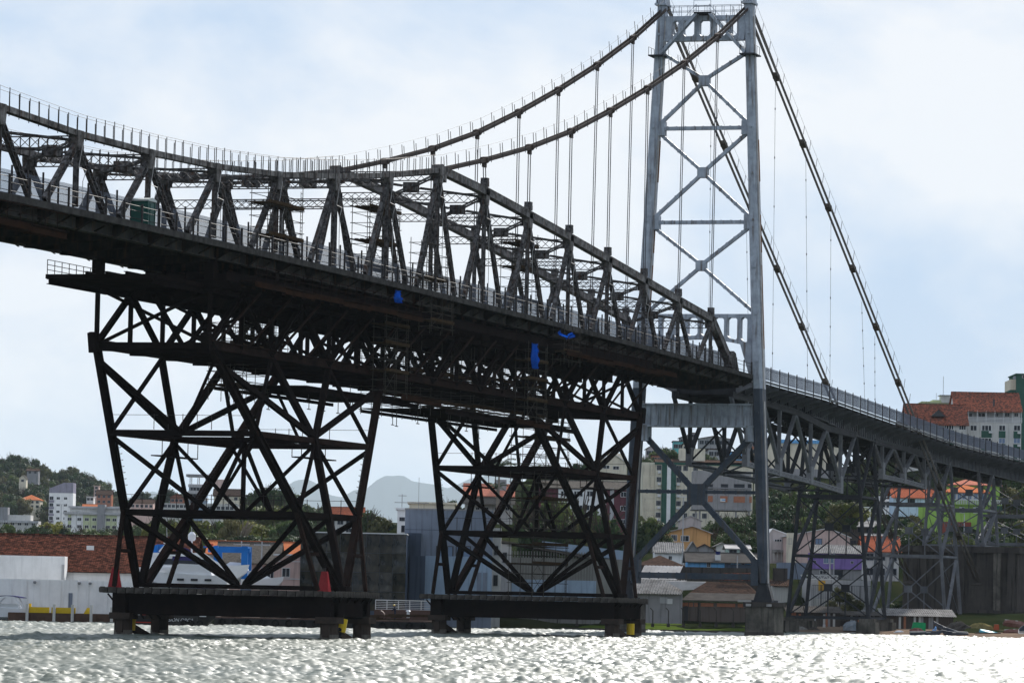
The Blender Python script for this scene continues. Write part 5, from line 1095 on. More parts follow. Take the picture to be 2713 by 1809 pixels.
# shed and salmon house behind the yachts
b = Bld('boat_shed', 'grey tiled boat shed behind the blue travel lift', 'shed', 500, 634, 1288, 1350, 545, 14, gz=1.2); b.wall(W_PINK); b.roof_x(2.5, T_GRY, .5, gable=W_LGREY); b.grid(np.linspace(-3, 3, 3), [1.6], .9, 1.1)
b = Bld('boat_shed', 'shed with orange ridge tiles further behind the blue travel lift', 'shed', 480, 700, 1268, 1340, 575, 10, gz=1.2); b.wall(W_LGREY); b.roof_x(1.6, T_ORA, .5, gable=W_LGREY)
b = Bld('salmon_house', 'salmon pink house with white cornice left of the glass hall', 'house', 633, 697, 1275, 1350, 540, 10, gz=1.2); b.wall(W_PINK); b.slab(b.h, FRW, .25, .2, 'cornice'); b.winp(650, 669, 1303, 1325, fr=FRW, mull=1); b.panel(-b.w / 2, b.w / 2, b.lz(1290), b.lz(1288), FRW, name='string_course'); b.panel(-b.w / 2, b.w / 2, b.lz(1330), b.lz(1328), FRW, name='string_course')
# ---------------------------------------------------------------- houses in the middle
b = Bld('salmon_roof_house', 'pale house with salmon tile roof behind the grey-blue building', 'house', 1068, 1178, 1135, 1200, 800, 9); b.wall(W_OFF); b.roof_x(2.1, T_SAL, .4, gable=W_OFF); b.P(MB().prism([(-b.w / 2 - .5, -2.6, b.h - 1.7), (-b.w / 2 - .5, 0.1, b.h - .4), (-b.w / 2 - .5, .1, b.h - .55), (-b.w / 2 - .5, -2.6, b.h - 1.85)], (b.w + 1, 0, 0)), 'lower_roof', T_GRY); b.P(MB().box(1.0, 3.2, 2, 4, b.h + .6, b.h + 2.9), 'chimney_block', W_GREY)
for px in (1072, 1092, 1112, 1135, 1160): b.winp(px, px + 9, 1164, 1172, fr=FRW)
b = Bld('white_annexe', 'narrow white building between grey-blue building and corrugated warehouse', 'building', 1132, 1152, 1212, 1392, 548, 12, gz=1.2); b.wall(W_OFF); b.winp(1136, 1146, 1252, 1275, fr=FRG); b.winp(1136, 1146, 1320, 1345, fr=FRD)
b = Bld('cream_tall_house', 'big cream house with white gables high behind the right support', 'house', 1370, 1440, 1062, 1130, 900, 12, gz=16); b.wall(W_CREAM, z0=-12); b.roof_y(1.9, FRW, W_CREAM, .3, apex=.55); b.P(MB().box(-.8, 2.8, 4, 8, b.h + .5, b.lz(1039)), 'roof_block', W_CREAM); b.winp(1382, 1398, 1068, 1076); b.winp(1405, 1420, 1070, 1078)
b = Bld('maroon_building', 'maroon and white three-storey building behind the right support', 'building', 1236, 1446, 1118, 1226, 760, 14); b.wall(W_MAR); b.roof_x(1.4, T_GRY, .4, gable=W_MAR); b.panel(b.lx(1281), b.lx(1391), -1, b.lz(1124), W_WHITE)
for py in (1127, 1159, 1190):
    for px in (1286, 1316, 1346): b.winp(px, px + 22, py, py + 13, fr=FRW, mull=2, y=-.12)
    for px in (1424,): b.winp(px, px + 14, py + 2, py + 14, fr=FRW, mull=1)
b.panel(b.lx(1400), b.lx(1409), -1, b.lz(1120), W_LGREY)
b = Bld('corrugated_warehouse', 'grey corrugated metal warehouse with pale blue plinth on the waterfront', 'warehouse', 1150, 1432, 1268, 1398, 562, 16, gz=1.0); b.wall(METW, z1=b.h - .6); xA, xB = b.lx(1150), b.lx(1432)
rb = meshdata(MB().box(-.08, .08, -.06, 0, -.5, .5), 'wall_rib', METW)
for x in np.arange(b.lx(1178), b.lx(1366), .36): inst('wall_rib', rb, b.root, (x, 0, b.lz(1300)), 0, (1, 1, b.lz(1266) - b.lz(1332)))
b.P(MB().box(b.lx(1178), b.lx(1372), -.3, -.06, -1, b.lz(1332)), 'plinth', W_BLUEL); b.P(MB().box(xA, b.lx(1176), -.4, -.06, -1, b.lz(1252)), 'end_wall', W_LGREY)
b.P(MB().prism([(xA - .3, -.8, b.lz(1242)), (b.lx(1366), -.8, b.lz(1279)), (b.lx(1366), -.8, b.lz(1279) - .25), (xA - .3, -.8, b.lz(1242) - .25)], (0, 17, 0)), 'roof', CORRD); b.P(MB().prism([(b.lx(1247), 1.0, b.lz(1243)), (b.lx(1440), 1.0, b.lz(1262)), (b.lx(1440), 1.0, b.lz(1285)), (b.lx(1247), 1.0, b.lz(1258))], (0, 12, 0)), 'rear_roof', W_BLUEL); b.winp(1146 + 10, 1166, 1268, 1292, fr=FRD, y=-.4)
b.P(MB().box(b.lx(1140), b.lx(1148), -.7, -.3, b.lz(1336), b.lz(1326)), 'air_conditioner', FRW)
# ---------------------------------------------------------------- hill behind the tower gap
W_BEI = wallm('wall_beige', (.56, .52, .42)); W_GREEN = wallm('wall_dark_green', (.03, .085, .065), .8); W_BLOCK = wallm('wall_block', (.25, .245, .25)); W_TEAL = wallm('wall_teal', (.10, .36, .38)); W_ORA = wallm('wall_orange', (.50, .28, .12)); W_PALEP = wallm('wall_pale_pink', (.42, .37, .36)); W_SKY = wallm('wall_sky_blue', (.13, .33, .58)); W_PURP = wallm('wall_purple', (.21, .14, .36)); W_ROSE = wallm('wall_rose', (.46, .34, .31)); W_LIME = wallm('wall_lime', (.27, .42, .10)); W_REDB = wallm('wall_red_brown', (.22, .065, .05)); W_WOOD = mat('old_wood', (.07, .058, .052), .9, 0, (.12, .10, .09), .8, .5, streak=(.03, .026, .024), streak_amt=.7)
b = Bld('beige_green_flats', 'beige apartment block with dark green and white stripe seen through the tower legs', 'building', 1506, 1730, 1066, 1208, 1055, 16); b.wall(W_BEI); z = b.h
b.P(MB().box(b.lx(1473), b.lx(1506) - .02, 1.0, 12, -4, b.lz(1064)), 'side_wing', W_BEI)
for k, px in enumerate((1476, 1491)):
    for zz2 in np.arange(.6, b.h - 2.2, 2.9): b.panel(b.lx(px), b.lx(px + 12), zz2, zz2 + 2.4, W_CREAM, y=1.0, th=.1, name='cladding_panel')
b.panel(b.lx(1518), b.lx(1551), -3, z, W_GREEN, th=.25); b.panel(b.lx(1530), b.lx(1539), b.lz(1195), z, W_WHITE, y=-.29, th=.1, name='white_stripe'); b.panel(b.lx(1530), b.lx(1552), b.lz(1195) - .9, b.lz(1195), W_WHITE, y=-.29, th=.1, name='white_stripe')
b.P(MB().box(-b.w / 2 - .2, b.w / 2 + .2, -.3, 16.2, z, z + .55), 'green_band', W_GREEN); b.roof_x(1.0, T_BRN, .1, z=z + .55)
b.P(MB().box(b.lx(1560), b.lx(1619), 5, 12, z, b.lz(1029)), 'penthouse', W_BEI)
for i in range(5):
    zz2 = b.lz(1082) - i * 2.87
    for px in (1506, 1552, 1567, 1590, 1612):
        b.winp(px, px + 11, 0, 1) if False else b.win(b.lx(px), b.lx(px + 11), zz2, zz2 + 1.25, fr=FRG, mull=2)
    for px in (1509, 1553): b.P(MB().box(b.lx(px), b.lx(px + 7), -.6, 0, zz2 - .75, zz2 - .2), 'air_conditioner', FRW)
b = Bld('unfinished_building', 'unfinished grey block building on concrete stilts with bricked-up windows', 'building', 1594, 1726, 1080, 1169, 920, 12); b.wall(W_BLOCK, z0=0)
for a, c in ((1620, 1636), (1654, 1671), (1684, 1709), (1716, 1725)): b.winp(a, c, 1111, 1123, fr=FRD, mull=0)
BRK = mat('brick_infill', (.40, .17, .10), .9, 0, (.30, .13, .08), 3, .5); 
for a, c in ((1625, 1636), (1653, 1670), (1684, 1710), (1720, 1726)): b.panel(b.lx(a), b.lx(c), b.lz(1153), b.lz(1139), BRK, name='brick_infill')
b.panel(b.lx(1653), b.lx(1665), b.lz(1152), b.lz(1144.5), FRW, y=-.1, name='poster'); b.panel(b.lx(1657), b.lx(1665), b.lz(1149), b.lz(1146.5), W_SKY, y=-.16, name='poster_print', th=.02)
for px in (1598, 1607, 1650, 1690, 1720): b.P(MB().box(b.lx(px) - .2, b.lx(px) + .2, .3, .7, -6, 0), 'stilt', W_BLOCK)
for zz2 in (0, 4.6): b.P(MB().box(-b.w / 2 - .2, b.w / 2 + .2, -.25, 12.2, zz2 - .25, zz2 + .02), 'floor_slab', W_GREY)
for i, (xl, xr, yt, yb, D, m, lb) in enumerate(((1485, 1507, 1030, 1050, 1200, W_PALEP, 'pinkish flat-roofed house at the left end of the hilltop cluster'), (1497, 1522, 1046, 1066, 1150, W_BRICK, 'bare brick house below the pinkish hilltop house'), (1547, 1569, 1014, 1036, 1230, W_TEAL, 'teal two-storey house on the hilltop'), (1562, 1598, 1005, 1040, 1260, W_GREY, 'grey concrete house behind the teal hilltop house'), (1590, 1596, 995, 1010, 1265, W_GREY, 'slim water tower above the hilltop houses'), (1570, 1592, 1020, 1040, 1220, W_CREAM, 'cream house in front of the grey hilltop house'), (1606, 1676, 1007, 1060, 1240, W_BLOCK, 'wide dark grey block house on the hilltop seen through the lattice'), (1628, 1652, 1032, 1052, 1180, W_LGREY, 'light grey house with blue awning below the dark grey hilltop house'), (1678, 1704, 1038, 1062, 1180, W_SKY, 'sky blue and yellow house on the hilltop near the tower leg'), (1706, 1740, 1012, 1060, 1250, W_BRICK, 'brick house behind the nearer tower leg'))):
    simple('hilltop_house', lb, xl, xr, yt, yb, D, 9, m, 'flat' if i % 3 else 'y', T_BRN, max(1, int((yb - yt) / 14)), max(1, int((xr - xl) / 11)), group=None, rise=.8)
b = Bld('pale_pink_house', 'pale pink windowless gable house above the orange house', 'house', 1562, 1611, 1195, 1224, 820, 9); b.wall(W_PALEP); b.roof_y(.9, CORRW, W_PALEP, .2)
b = Bld('orange_house', 'ochre orange gabled house with two white framed windows', 'house', 1534, 1632, 1222, 1262, 770, 10); b.wall(W_ORA); b.roof_y(1.15, CORRW, W_ORA, .45, apex=.58); b.winp(1542, 1556, 1227, 1242, mull=2); b.winp(1564, 1584, 1229, 1243, mull=1)
b = Bld('corrugated_roof_house', 'white house with grey corrugated roof in front of the orange house', 'house', 1504, 1600, 1268, 1300, 700, 9); b.wall(W_WHITE, x1=b.lx(1572)); b.corr([(-.5, b.h - .05), (5, b.h + 1.75), (10, b.h)], b.lx(1500), b.lx(1574), CORR, .34, .06); mb = MB(); b.wall(W_BLOCK, x0=b.lx(1573), x1=b.lx(1608), z1=b.h - .3); mb.prism([(b.lx(1572), 0, b.h - .3), (b.lx(1612), 0, b.h - .3), (b.lx(1592), 0, b.h + 1.7)], (0, 8, 0)); b.P(mb, 'gable', W_BLOCK); b.winp(1537, 1545, 1276, 1285)
for sgn, a, c in ((1, 1571, 1592), (1, 1592, 1615)): mb = MB(); z0_, z1_ = (b.h - .5, b.h + 1.8) if a < 1590 else (b.h + 1.8, b.h - .6); mb.prism([(b.lx(a), -.5, z0_), (b.lx(c), -.5, z1_), (b.lx(c), -.5, z1_ + .12), (b.lx(a), -.5, z0_ + .12)], (0, 9, 0)); b.P(mb, 'roof_slope', CORR)
simple('brown_roof_house', 'low house with old brown hipped roof left of the corrugated house', 1466, 1566, 1297, 1312, 660, 9, W_OFF, 'hip', T_BRN, 0, 0, rise=1.55)
simple('brown_gable_house', 'small brown gabled house between the orange and the blue house', 1596, 1640, 1262, 1285, 730, 8, W_BLOCK, 'y', T_BRN, 0, 0, rise=.9)
b = Bld('blue_house', 'bright blue low house with brown roof and a dark blue water tank', 'house', 1580, 1745, 1287, 1310, 665, 9); b.wall(W_SKY); b.roof_x(1.35, CORRD, .45, gable=W_SKY); b.winp(1625, 1634, 1290, 1302, mull=1); b.winp(1666, 1680, 1289, 1303, fr=FRD, mull=0); b.P(MB().box(b.lx(1667), b.lx(1735), -.15, 0, -1, b.h - .4), 'dark_opening', W_BLUED)
TANK = mat('tank_blue', (.01, .02, .12), .4); mb = MB(); mb.tube((b.lx(1651), .9, b.lz(1273.5)), (b.lx(1651), .9, b.lz(1266)), .28, 14, .42); b.P(mb, 'water_tank', TANK); b.P(MB().box(b.lx(1651) - .42, b.lx(1651) + .42, .5, 1.3, b.h + .1, b.lz(1274)), 'tank_stand', FRW); b.winp(1704, 1712, 1292, 1304, fr=FRW)
simple('pale_green_house', 'pale mint house on the slope right behind the blue house', 1672, 1720, 1258, 1282, 740, 9, wallm('wall_mint', (.42, .55, .50)), 'x', CORRW, 1, 2, rise=.6)
simple('slope_house', 'dull grey-brown house on the slope left of the mint house', 1645, 1672, 1253, 1280, 760, 8, W_OFF, 'y', CORR, 0, 0, rise=.5)
b = Bld('dark_seawall', 'long black stained concrete wall behind the corrugated sheds', 'wall', 1464, 1742, 1299, 1332, 640, .8); b.wall(CONCD)
b = Bld('dark_seawall', 'short dark concrete wall right of the near tower leg', 'wall', 1776, 1809, 1304, 1326, 645, .8); b.wall(CONCD)
b = Bld('corrugated_shed', 'shed with pale wavy corrugated roofs and stained grey wall beneath the tower', 'shed', 1448, 1568, 1361, 1430, 598, 13, gz=1.4); b.wall(W_BLOCK)
b.corr([(-.6, b.h - .05), (4.2, b.h + 1.95)], b.lx(1442), b.lx(1568), CORR, .36, .07, skew=[0, .9]); b.corr([(4.3, b.h + 1.95), (9, b.h + 3.9)], b.lx(1470), b.lx(1560), CORRW, .5, .03, skew=[0, 1.0], name='upper_roof'); b.panel(b.lx(1536), b.lx(1548), b.lz(1386), b.lz(1374), FRW, name='shutter'); b.panel(b.lx(1519), b.lx(1536), b.lz(1385), b.lz(1371), W_LGREY, name='patch')
b.P(MB().prism([(b.lx(1532), 1.0, b.lz(1334)), (b.lx(1625), 1.0, b.lz(1334)), (b.lx(1596), .4, b.lz(1352)), (b.lx(1570), .2, b.lz(1354))], (0, .15, .05)), 'valley_sheet', CORRW)
b = Bld('brick_warehouse', 'low brown warehouse with tile roof and brick vent strips behind the grass strip', 'warehouse', 1569, 1722, 1382, 1430, 600, 14, gz=1.4); WB = wallm('wall_stained_brown', (.115, .095, .085)); b.wall(WB)
b.P(MB().prism([(b.lx(1567), -.5, b.lz(1381)), (b.lx(1746), -.5, b.lz(1381)), (b.lx(1746), 3.2, b.lz(1364)), (b.lx(1590), 3.2, b.lz(1364))], (0, 0, .14)), 'lean_to_roof', CORRD)
mb = MB(); z0_, z1_ = b.lz(1364) + .05, b.lz(1335); mb.add([(b.lx(1588), 3.2, z0_), (b.lx(1748), 3.2, z0_), (b.lx(1722), 7.5, z1_), (b.lx(1625), 7.5, z1_), (b.lx(1625), 9, z1_ - .3), (b.lx(1760), 12, z0_)], [(0, 1, 2, 3), (1, 5, 2), (0, 3, 4)]); b.P(mb, 'roof', T_BRN)
b.P(MB().prism([(b.lx(1660), 7, b.lz(1332)), (b.lx(1745), 7, b.lz(1332)), (b.lx(1745), 9, b.lz(1314)), (b.lx(1668), 9, b.lz(1316))], (0, .1, .1)), 'rear_roof', T_OLD)
for a, c in ((1571, 1584), (1586, 1595), (1598, 1607), (1613, 1642), (1650, 1692), (1698, 1711)): b.panel(b.lx(a), b.lx(c), b.lz(1394 if a < 1610 else 1393), b.lz(1385), BRK, name='brick_vent')
b.panel(b.lx(1574), b.lx(1584), -.2, b.lz(1392), FRD, name='door'); b.panel(b.lx(1697), b.lx(1729), b.lz(1381), b.lz(1376), CORRW, y=-.55, name='loose_sheet')
for px in (1567, 1608): b.P(MB().box(b.lx(px) - .12, b.lx(px) + .12, -.15, 0, -1, b.h), 'pillar', CONCD)
# ---------------------------------------------------------------- right of the tower
b = Bld('cream_depot', 'huge cream depot wall with blue roof stripe behind the viaduct', 'warehouse', 1745, 1935, 1010, 1085, 980, 20); b.wall(W_CREAM); b.P(MB().box(-b.w / 2, b.w / 2, -.3, 0, b.h - .6, b.h + .2), 'blue_stripe', W_SKY); b.slab(b.h, CORRW, .2, .2)
for px in (1790, 1850, 1905): b.panel(b.lx(px), b.lx(px) + .1, 0, b.h - .6, W_OFF, name='joint')
b.P(MB().box(-b.w / 2, b.w / 2, -.4, 0, -6, b.lz(1077)), 'base_wall', W_BLOCK)
b = Bld('rose_house', 'rose pink gabled house with white roof edges between the dark trestle legs', 'house', 1807, 1952, 1231, 1290, 760, 12); b.wall(W_ROSE); b.roof_y(1.5, FRW, W_ROSE, .3, apex=.66); b.winp(1873, 1889, 1236, 1250, fr=FRD, pane=GLASSB, mull=1); b.panel(b.lx(1807), b.lx(1829), -1, b.lz(1225), W_CREAM, name='front_bay', th=.6); b.winp(1810, 1819, 1236, 1249, fr=FRG, y=-.6); b.winp(1953, 1968, 1240, 1250, fr=FRD)
b = Bld('left_terrace_house', 'pale terrace house with white roof edge right of the near tower leg', 'house', 1766, 1808, 1226, 1290, 770, 10); b.wall(W_PALEP); b.roof_y(.9, FRW, W_PALEP, .3, apex=.2); b.winp(1779, 1797, 1238, 1243, fr=FRW, mull=2); b.P(MB().box(b.lx(1775), b.lx(1806), -1.4, 0, b.lz(1268), b.lz(1262)), 'awning', CORR)
for px in (1778, 1786, 1795, 1803): b.P(MB().box(b.lx(px) - .07, b.lx(px) + .07, -1.3, -1.15, b.lz(1288), b.lz(1268)), 'veranda_post', W_OFF)
b = Bld('purple_house', 'purple house with grey corrugated roof behind the dark trestle', 'house', 1866, 1980, 1268, 1325, 700, 10); b.wall(W_PURP, z0=b.lz(1307)); b.wall(W_BLOCK, z1=b.lz(1307), y0=.3, name='ground_floor'); b.corr([(-.5, b.h - .1), (4.5, b.h + 1.35)], b.lx(1862), b.lx(1984), CORR, .3, .05); b.winp(1893, 1905, 1273, 1294, fr=FRW, pane=GLASSB); b.winp(1909, 1916, 1273, 1294, fr=FRW, pane=GLASSB); b.winp(1870, 1876, 1286, 1293, fr=FRW); b.winp(1955, 1962, 1288, 1294, fr=FRW); b.winp(1884, 1900, 1309, 1318, fr=FRW); b.winp(1915, 1938, 1308, 1324, fr=FRD, mull=0)
b = Bld('grey_yard_wall', 'plain grey yard wall right of the near tower leg', 'wall', 1784, 1853, 1291, 1326, 680, .6); b.wall(W_BLUEG)
b = Bld('yard_building', 'grey yard building with an ochre door and white lattice canopy', 'building', 1852, 2000, 1330, 1398, 640, 9, gz=2.2); b.wall(W_LGREY); b.panel(b.lx(1882), b.lx(1898), b.lz(1357), b.lz(1334), mat('ochre_door', (.55, .33, .05), .6), name='door'); mb = MB()
z0_ = b.lz(1322); x0_, x1_ = b.lx(1840), b.lx(1926); mb.bar((x0_, -1, z0_), (x1_, -1, z0_), .1, .14); mb.bar((x0_, -1, z0_ - .55), (x1_, -1, z0_ - .55), .1, .14)
for i in range(12): xa = x0_ + (x1_ - x0_) * i / 12; xb_ = x0_ + (x1_ - x0_) * (i + 1) / 12; mb.bar((xa, -1, z0_ - (.55 if i % 2 else 0)), (xb_, -1, z0_ - (0 if i % 2 else .55)), .08, .1)
b.P(mb, 'lattice_canopy', FRW); b.P(MB().box(b.lx(1852), b.lx(1925), -.6, -.2, -.6, b.lz(1375)), 'yard_wall', W_OFF)
for px in (1887, 1909, 1925, 1957, 1976): b.P(MB().box(b.lx(px) - .06, b.lx(px) + .06, -1.6, -1.5, -.5, b.lz(1345)), 'fence_post', FRD)
mb = MB(); mb.box(b.lx(1866), b.lx(2000), -1.58, -1.52, b.lz(1345), b.lz(1344)); [mb.box(x - .02, x + .02, -1.57, -1.53, 0, b.lz(1345)) for x in np.arange(b.lx(1866), b.lx(2000), .25)]; stuff(b.P(mb, 'iron_fence', FRD))
b = Bld('wooden_house', 'dark weathered wooden house on the slope below the white house', 'house', 1918, 2016, 1206, 1245, 800, 10); b.wall(W_WOOD); b.roof_x(1.1, CORR, .5, gable=W_WOOD); b.winp(1970, 1982, 1210, 1222, fr=FRD, mull=0); b.winp(1990, 2000, 1212, 1224, fr=FRD, mull=0)
simple('old_house', 'old brownish house with red tiles behind the light trestle legs', 1985, 2065, 1262, 1330, 720, 10, W_OFF, 'x', T_RED, 2, 3, rise=2.3)
simple('grey_shack', 'grey roofed shack between the wooden house and the old tiled house', 1990, 2060, 1236, 1262, 770, 9, W_WOOD, 'x', CORR, 0, 0, rise=.9)
b = Bld('white_cottage', 'white house with orange-red tile roof and one dark window behind the viaduct', 'house', 2052, 2146, 1140, 1180, 830, 9); b.wall(wallm('wall_pale_blue', (.42, .52, .62))); b.roof_x(1.7, T_RED, .4, gable=W_WHITE); b.winp(2084, 2101, 1145, 1160, fr=FRD, mull=0); b.winp(2126, 2142, 1147, 1158, fr=FRD, mull=0)
simple('white_cottage', 'plain white cottage left of the one with the dark window', 2018, 2052, 1142, 1175, 845, 8, W_WHITE, 'flat', None, 1, 2)
simple('small_white_hut', 'small white hut below the yellowish bush', 1958, 2000, 1166, 1185, 820, 6, W_WHITE, 'flat', None, 0, 0)
b = Bld('lime_green_house', 'lime green house with orange roof and white balustrade', 'house', 2160, 2282, 1129, 1199, 800, 12); b.wall(W_LIME); b.roof_hip(1.5, T_ORA, .4); b.panel(b.lx(2183), b.lx(2262), b.lz(1148), b.lz(1130), W_OFF, y=-.02, name='glazed_front')
for px in (2186, 2198, 2209, 2222, 2236, 2250): b.winp(px, px + 9, 1131, 1147, pane=GLASSB, y=-.1)
b.P(MB().box(b.lx(2118), b.lx(2162), -.5, 8, -2, b.lz(1160)), 'side_wing', W_LIME); b.P(MB().box(b.lx(2164), b.lx(2230), -.6, 6, -6, .02), 'red_base', W_REDB)
bal = meshdata(MB().box(-.06, .06, -.06, .06, 0, .75), 'baluster', FRW)
for x in np.arange(b.lx(2195), b.lx(2300), .32): inst('baluster', bal, b.root, (x, -.6, b.lz(1158)))
b.P(MB().box(b.lx(2195), b.lx(2300), -.68, -.52, b.lz(1158) + .75, b.lz(1158) + .88), 'balustrade_rail', FRW); b.P(MB().box(b.lx(2160), b.lx(2300), -.6, 0, b.lz(1160), b.lz(1158)), 'balcony_slab', W_LIME); b.P(MB().box(b.lx(2280), b.lx(2300), -.5, 6, -3, b.lz(1158)), 'garden_wall', W_GREEN)
for px in (2208, 2240): b.winp(px, px + 7, 1164, 1178, fr=FRW, mull=1, y=-.02); b.panel(b.lx(px - 5), b.lx(px), b.lz(1178), b.lz(1164), FRW, y=-.03, name='shutter')
b = Bld('pink_roof_house', 'house with pale salmon roof right behind the lime green house', 'house', 2186, 2296, 1112, 1150, 840, 10); b.wall(W_LIME); b.roof_hip(1.6, T_SAL, .5)
# red roofed flats, top right
b = Bld('red_roof_flats', 'white and green flats with mossy red roof and balcony at the right edge', 'building', 2222, 2346, 969, 1080, 985, 16); b.wall(W_OFF); z1_ = b.lz(944); b.P(MB().box(-b.w / 2 - .3, b.w / 2, 2.0, 15, b.h, z1_ + .4), 'set_back_storey', W_LGREY)
b.roof_x(b.lz(909) - z1_ + 1, T_REDM, .4, z=z1_ + .1, x0=-b.w / 2 - 2.6, x1=b.w / 2 - .1, y0=.2, gable=W_OFF)
for q in range(4): b.P(MB().box(-b.w / 2, b.w / 2 + .2, -.1, 0, b.h + .1 + q * .3, b.h + .22 + q * .3), 'balcony_rail', FRW)
for x in np.linspace(-b.w / 2 + .2, b.w / 2, 7): b.P(MB().box(x - .06, x + .06, -.15, -.02, b.h, z1_), 'balcony_post', FRW)
for a, c in ((2220, 2232), (2245, 2262), (2284, 2292), (2306, 2318), (2328, 2338)): b.winp(a, c, 947, 956, fr=FRW, y=2.0)
for i in range(4):
    py = 976 + i * 29.4
    for a, c, g in ((2225, 2241, 0), (2251, 2275, 1), (2291, 2306.5, 1), (2325, 2341, 1)):
        b.winp(a, c, py, py + 13, fr=FRW, mull=2 if g == 1 and a == 2251 else 1, pane=GLASSB if i % 2 and a > 2280 else GLASS)
        if g: b.panel(b.lx(a), b.lx(c), b.lz(py + 29.4), b.lz(py + 13.4), W_GREEN, name='green_panel')
        if g and a != 2291: b.P(MB().box(b.lx(c - 7), b.lx(c + 1), -.6, -.1, b.lz(py + 19), b.lz(py + 14.5)), 'air_conditioner', FRW)
mb = MB(); b.P(MB().box(b.lx(2278), b.lx(2282), .8, 1.4, b.lz(932), b.lz(916)), 'chimney', FRD)
b = Bld('mossy_roof_flats', 'lower cream flats with mossy red roof and triangular dormer', 'building', 2086, 2221, 971, 1070, 975, 15); b.wall(W_OFF); b.roof_x(b.lz(933) - b.h + .8, T_REDM, .5, gable=W_OFF)
mb = MB(); x0_, x1_ = b.lx(2137), b.lx(2170); z0_ = b.lz(955); mb.prism([(x0_, 1.5, z0_), (x1_, 1.5, z0_), ((x0_ + x1_) / 2, 1.5, b.lz(940))], (0, 4, 0)); b.P(mb, 'dormer', FRD); mb = MB(); mb.bar((x0_ - .2, 1.4, z0_), ((x0_ + x1_) / 2, 1.4, b.lz(939)), .2, .12); mb.bar((x1_ + .2, 1.4, z0_), ((x0_ + x1_) / 2, 1.4, b.lz(939)), .2, .12); b.P(mb, 'dormer_roof', T_REDM)
for py in (974, 1003):
    b.winp(2164, 2188, py, py + 12, fr=FRW, mull=3); b.winp(2199, 2216, py, py + 13, fr=FRW, mull=2); b.panel(b.lx(2172), b.lx(2188), b.lz(py + 24), b.lz(py + 13), W_GREEN, name='green_panel'); b.panel(b.lx(2142), b.lx(2150), b.lz(py + 20), b.lz(py), W_LGREY, name='grey_strip')
b.P(MB().box(b.lx(2062), b.lx(2086), 1, 10, -3, b.lz(968)), 'dark_gable', W_WOOD)
b = simple('pale_green_block', 'pale green rooftop block with white lift tower behind the mossy roofs', 2119, 2190, 924, 990, 1040, 10, W_PGREEN, 'flat'); b.P(MB().box(b.lx(2139), b.lx(2188), 1, 9, b.h, b.lz(918)), 'upper_block', W_PGREEN); b.P(MB().box(b.lx(2158), b.lx(2177), -.5, 5, b.h, b.lz(908)), 'lift_tower', W_OFF); b.P(MB().box(b.lx(2154), b.lx(2182), -.9, 5.4, b.lz(908), b.lz(907)), 'tower_cap', FRG); mb = MB(); mb.tube((b.lx(2164), 2, b.lz(907)), (b.lx(2164), 2, b.lz(863)), .06, 5); mb.tube((b.lx(2148), 2, b.lz(918)), (b.lx(2148), 2, b.lz(902)), .05, 5); mb.tube((b.lx(2182), 2, b.lz(918)), (b.lx(2182), 2, b.lz(901)), .04, 5); b.P(mb, 'antenna', FRG)
b = Bld('green_tower_block', 'dark green tower block cut by the right picture edge', 'building', 2336, 2392, 860, 1080, 1010, 16); b.wall(W_GREEN); b.P(MB().box(b.lx(2319), b.lx(2336.5), 2, 14, -3, b.lz(895)), 'side_wing', W_GREEN); b.P(MB().box(b.lx(2319), b.lx(2336.5), 2, 14, b.lz(895), b.lz(871)), 'beige_top', W_CREAM); b.winp(2343, 2356, 862, 868, fr=FRW); b.P(MB().box(-b.w / 2 - .3, b.w / 2, -.3, 16, b.h, b.h + .25), 'roof_cap', W_GREEN)
mb = MB(); mb.tube((b.lx(2330), 2.5, b.lz(868)), (b.lx(2330) - .15, 2.2, b.lz(867)), .5, 12, .45); mb.tube((b.lx(2331), 3, b.lz(871)), (b.lx(2331), 3, b.lz(867)), .05, 5); b.P(mb, 'dish_aerial', FRG)
# ---------------------------------------------------------------- woods and trees
rnd = random.Random(21); TREES = []
SIL = [(-30, 1052), (0, 1047), (40, 1040), (75, 1046), (110, 1066), (132, 1084), (152, 1068), (180, 1074), (215, 1094), (250, 1110), (272, 1130), (300, 1150)]
hx_, hy_ = zip(*SIL)
for r_ in range(8):
    x = -28 + rnd.uniform(0, 14)
    while x < 300:
        yt = np.interp(x, hx_, hy_) + r_ * 15 + rnd.uniform(-4, 5)
        if yt < 1172: tree(x, yt, 2380 - 62 * r_ + rnd.uniform(-15, 15), rnd.uniform(8.5, 12), rnd.uniform(7, 10.5), rnd.choice(['dark', 'dark', 'mid', 'olv']), '', 'trees on the left hill', ctrl=(r_ % 2 == 0)); TREES.append(('on the wooded hill, %s row' % ('top', 'second', 'third', 'fourth', 'fifth', 'sixth', 'seventh', 'lowest')[r_], x, bpy.data.objects[LASTT[0]], 'dark leafy'))
        x += rnd.uniform(19, 30)
ti = [0]
ADJ = ['small', 'broad', 'rounded', 'ragged', 'dense', 'tall', 'low', 'spreading', 'lopsided', 'bushy']
def T(x, yt, D, h, w, kind, where, ctrl=True, **k):
    ti[0] += 1; cl = {'dark': 'dark green', 'mid': 'green', 'yel': 'yellow-green', 'olv': 'olive'}[kind]
    o = tree(x, yt, D, h, w, kind, '', None, ctrl=ctrl, **k); TREES.append((where, x, o, ADJ[ti[0] % 10] + ' ' + cl)); return o
for i, (x, yt) in enumerate(((310, 1136), (330, 1127), (352, 1140), (372, 1128), (392, 1122), (412, 1130), (428, 1136))): T(x, yt, 2250, 9, 9, 'dark', 'on the low ridge behind the left town')
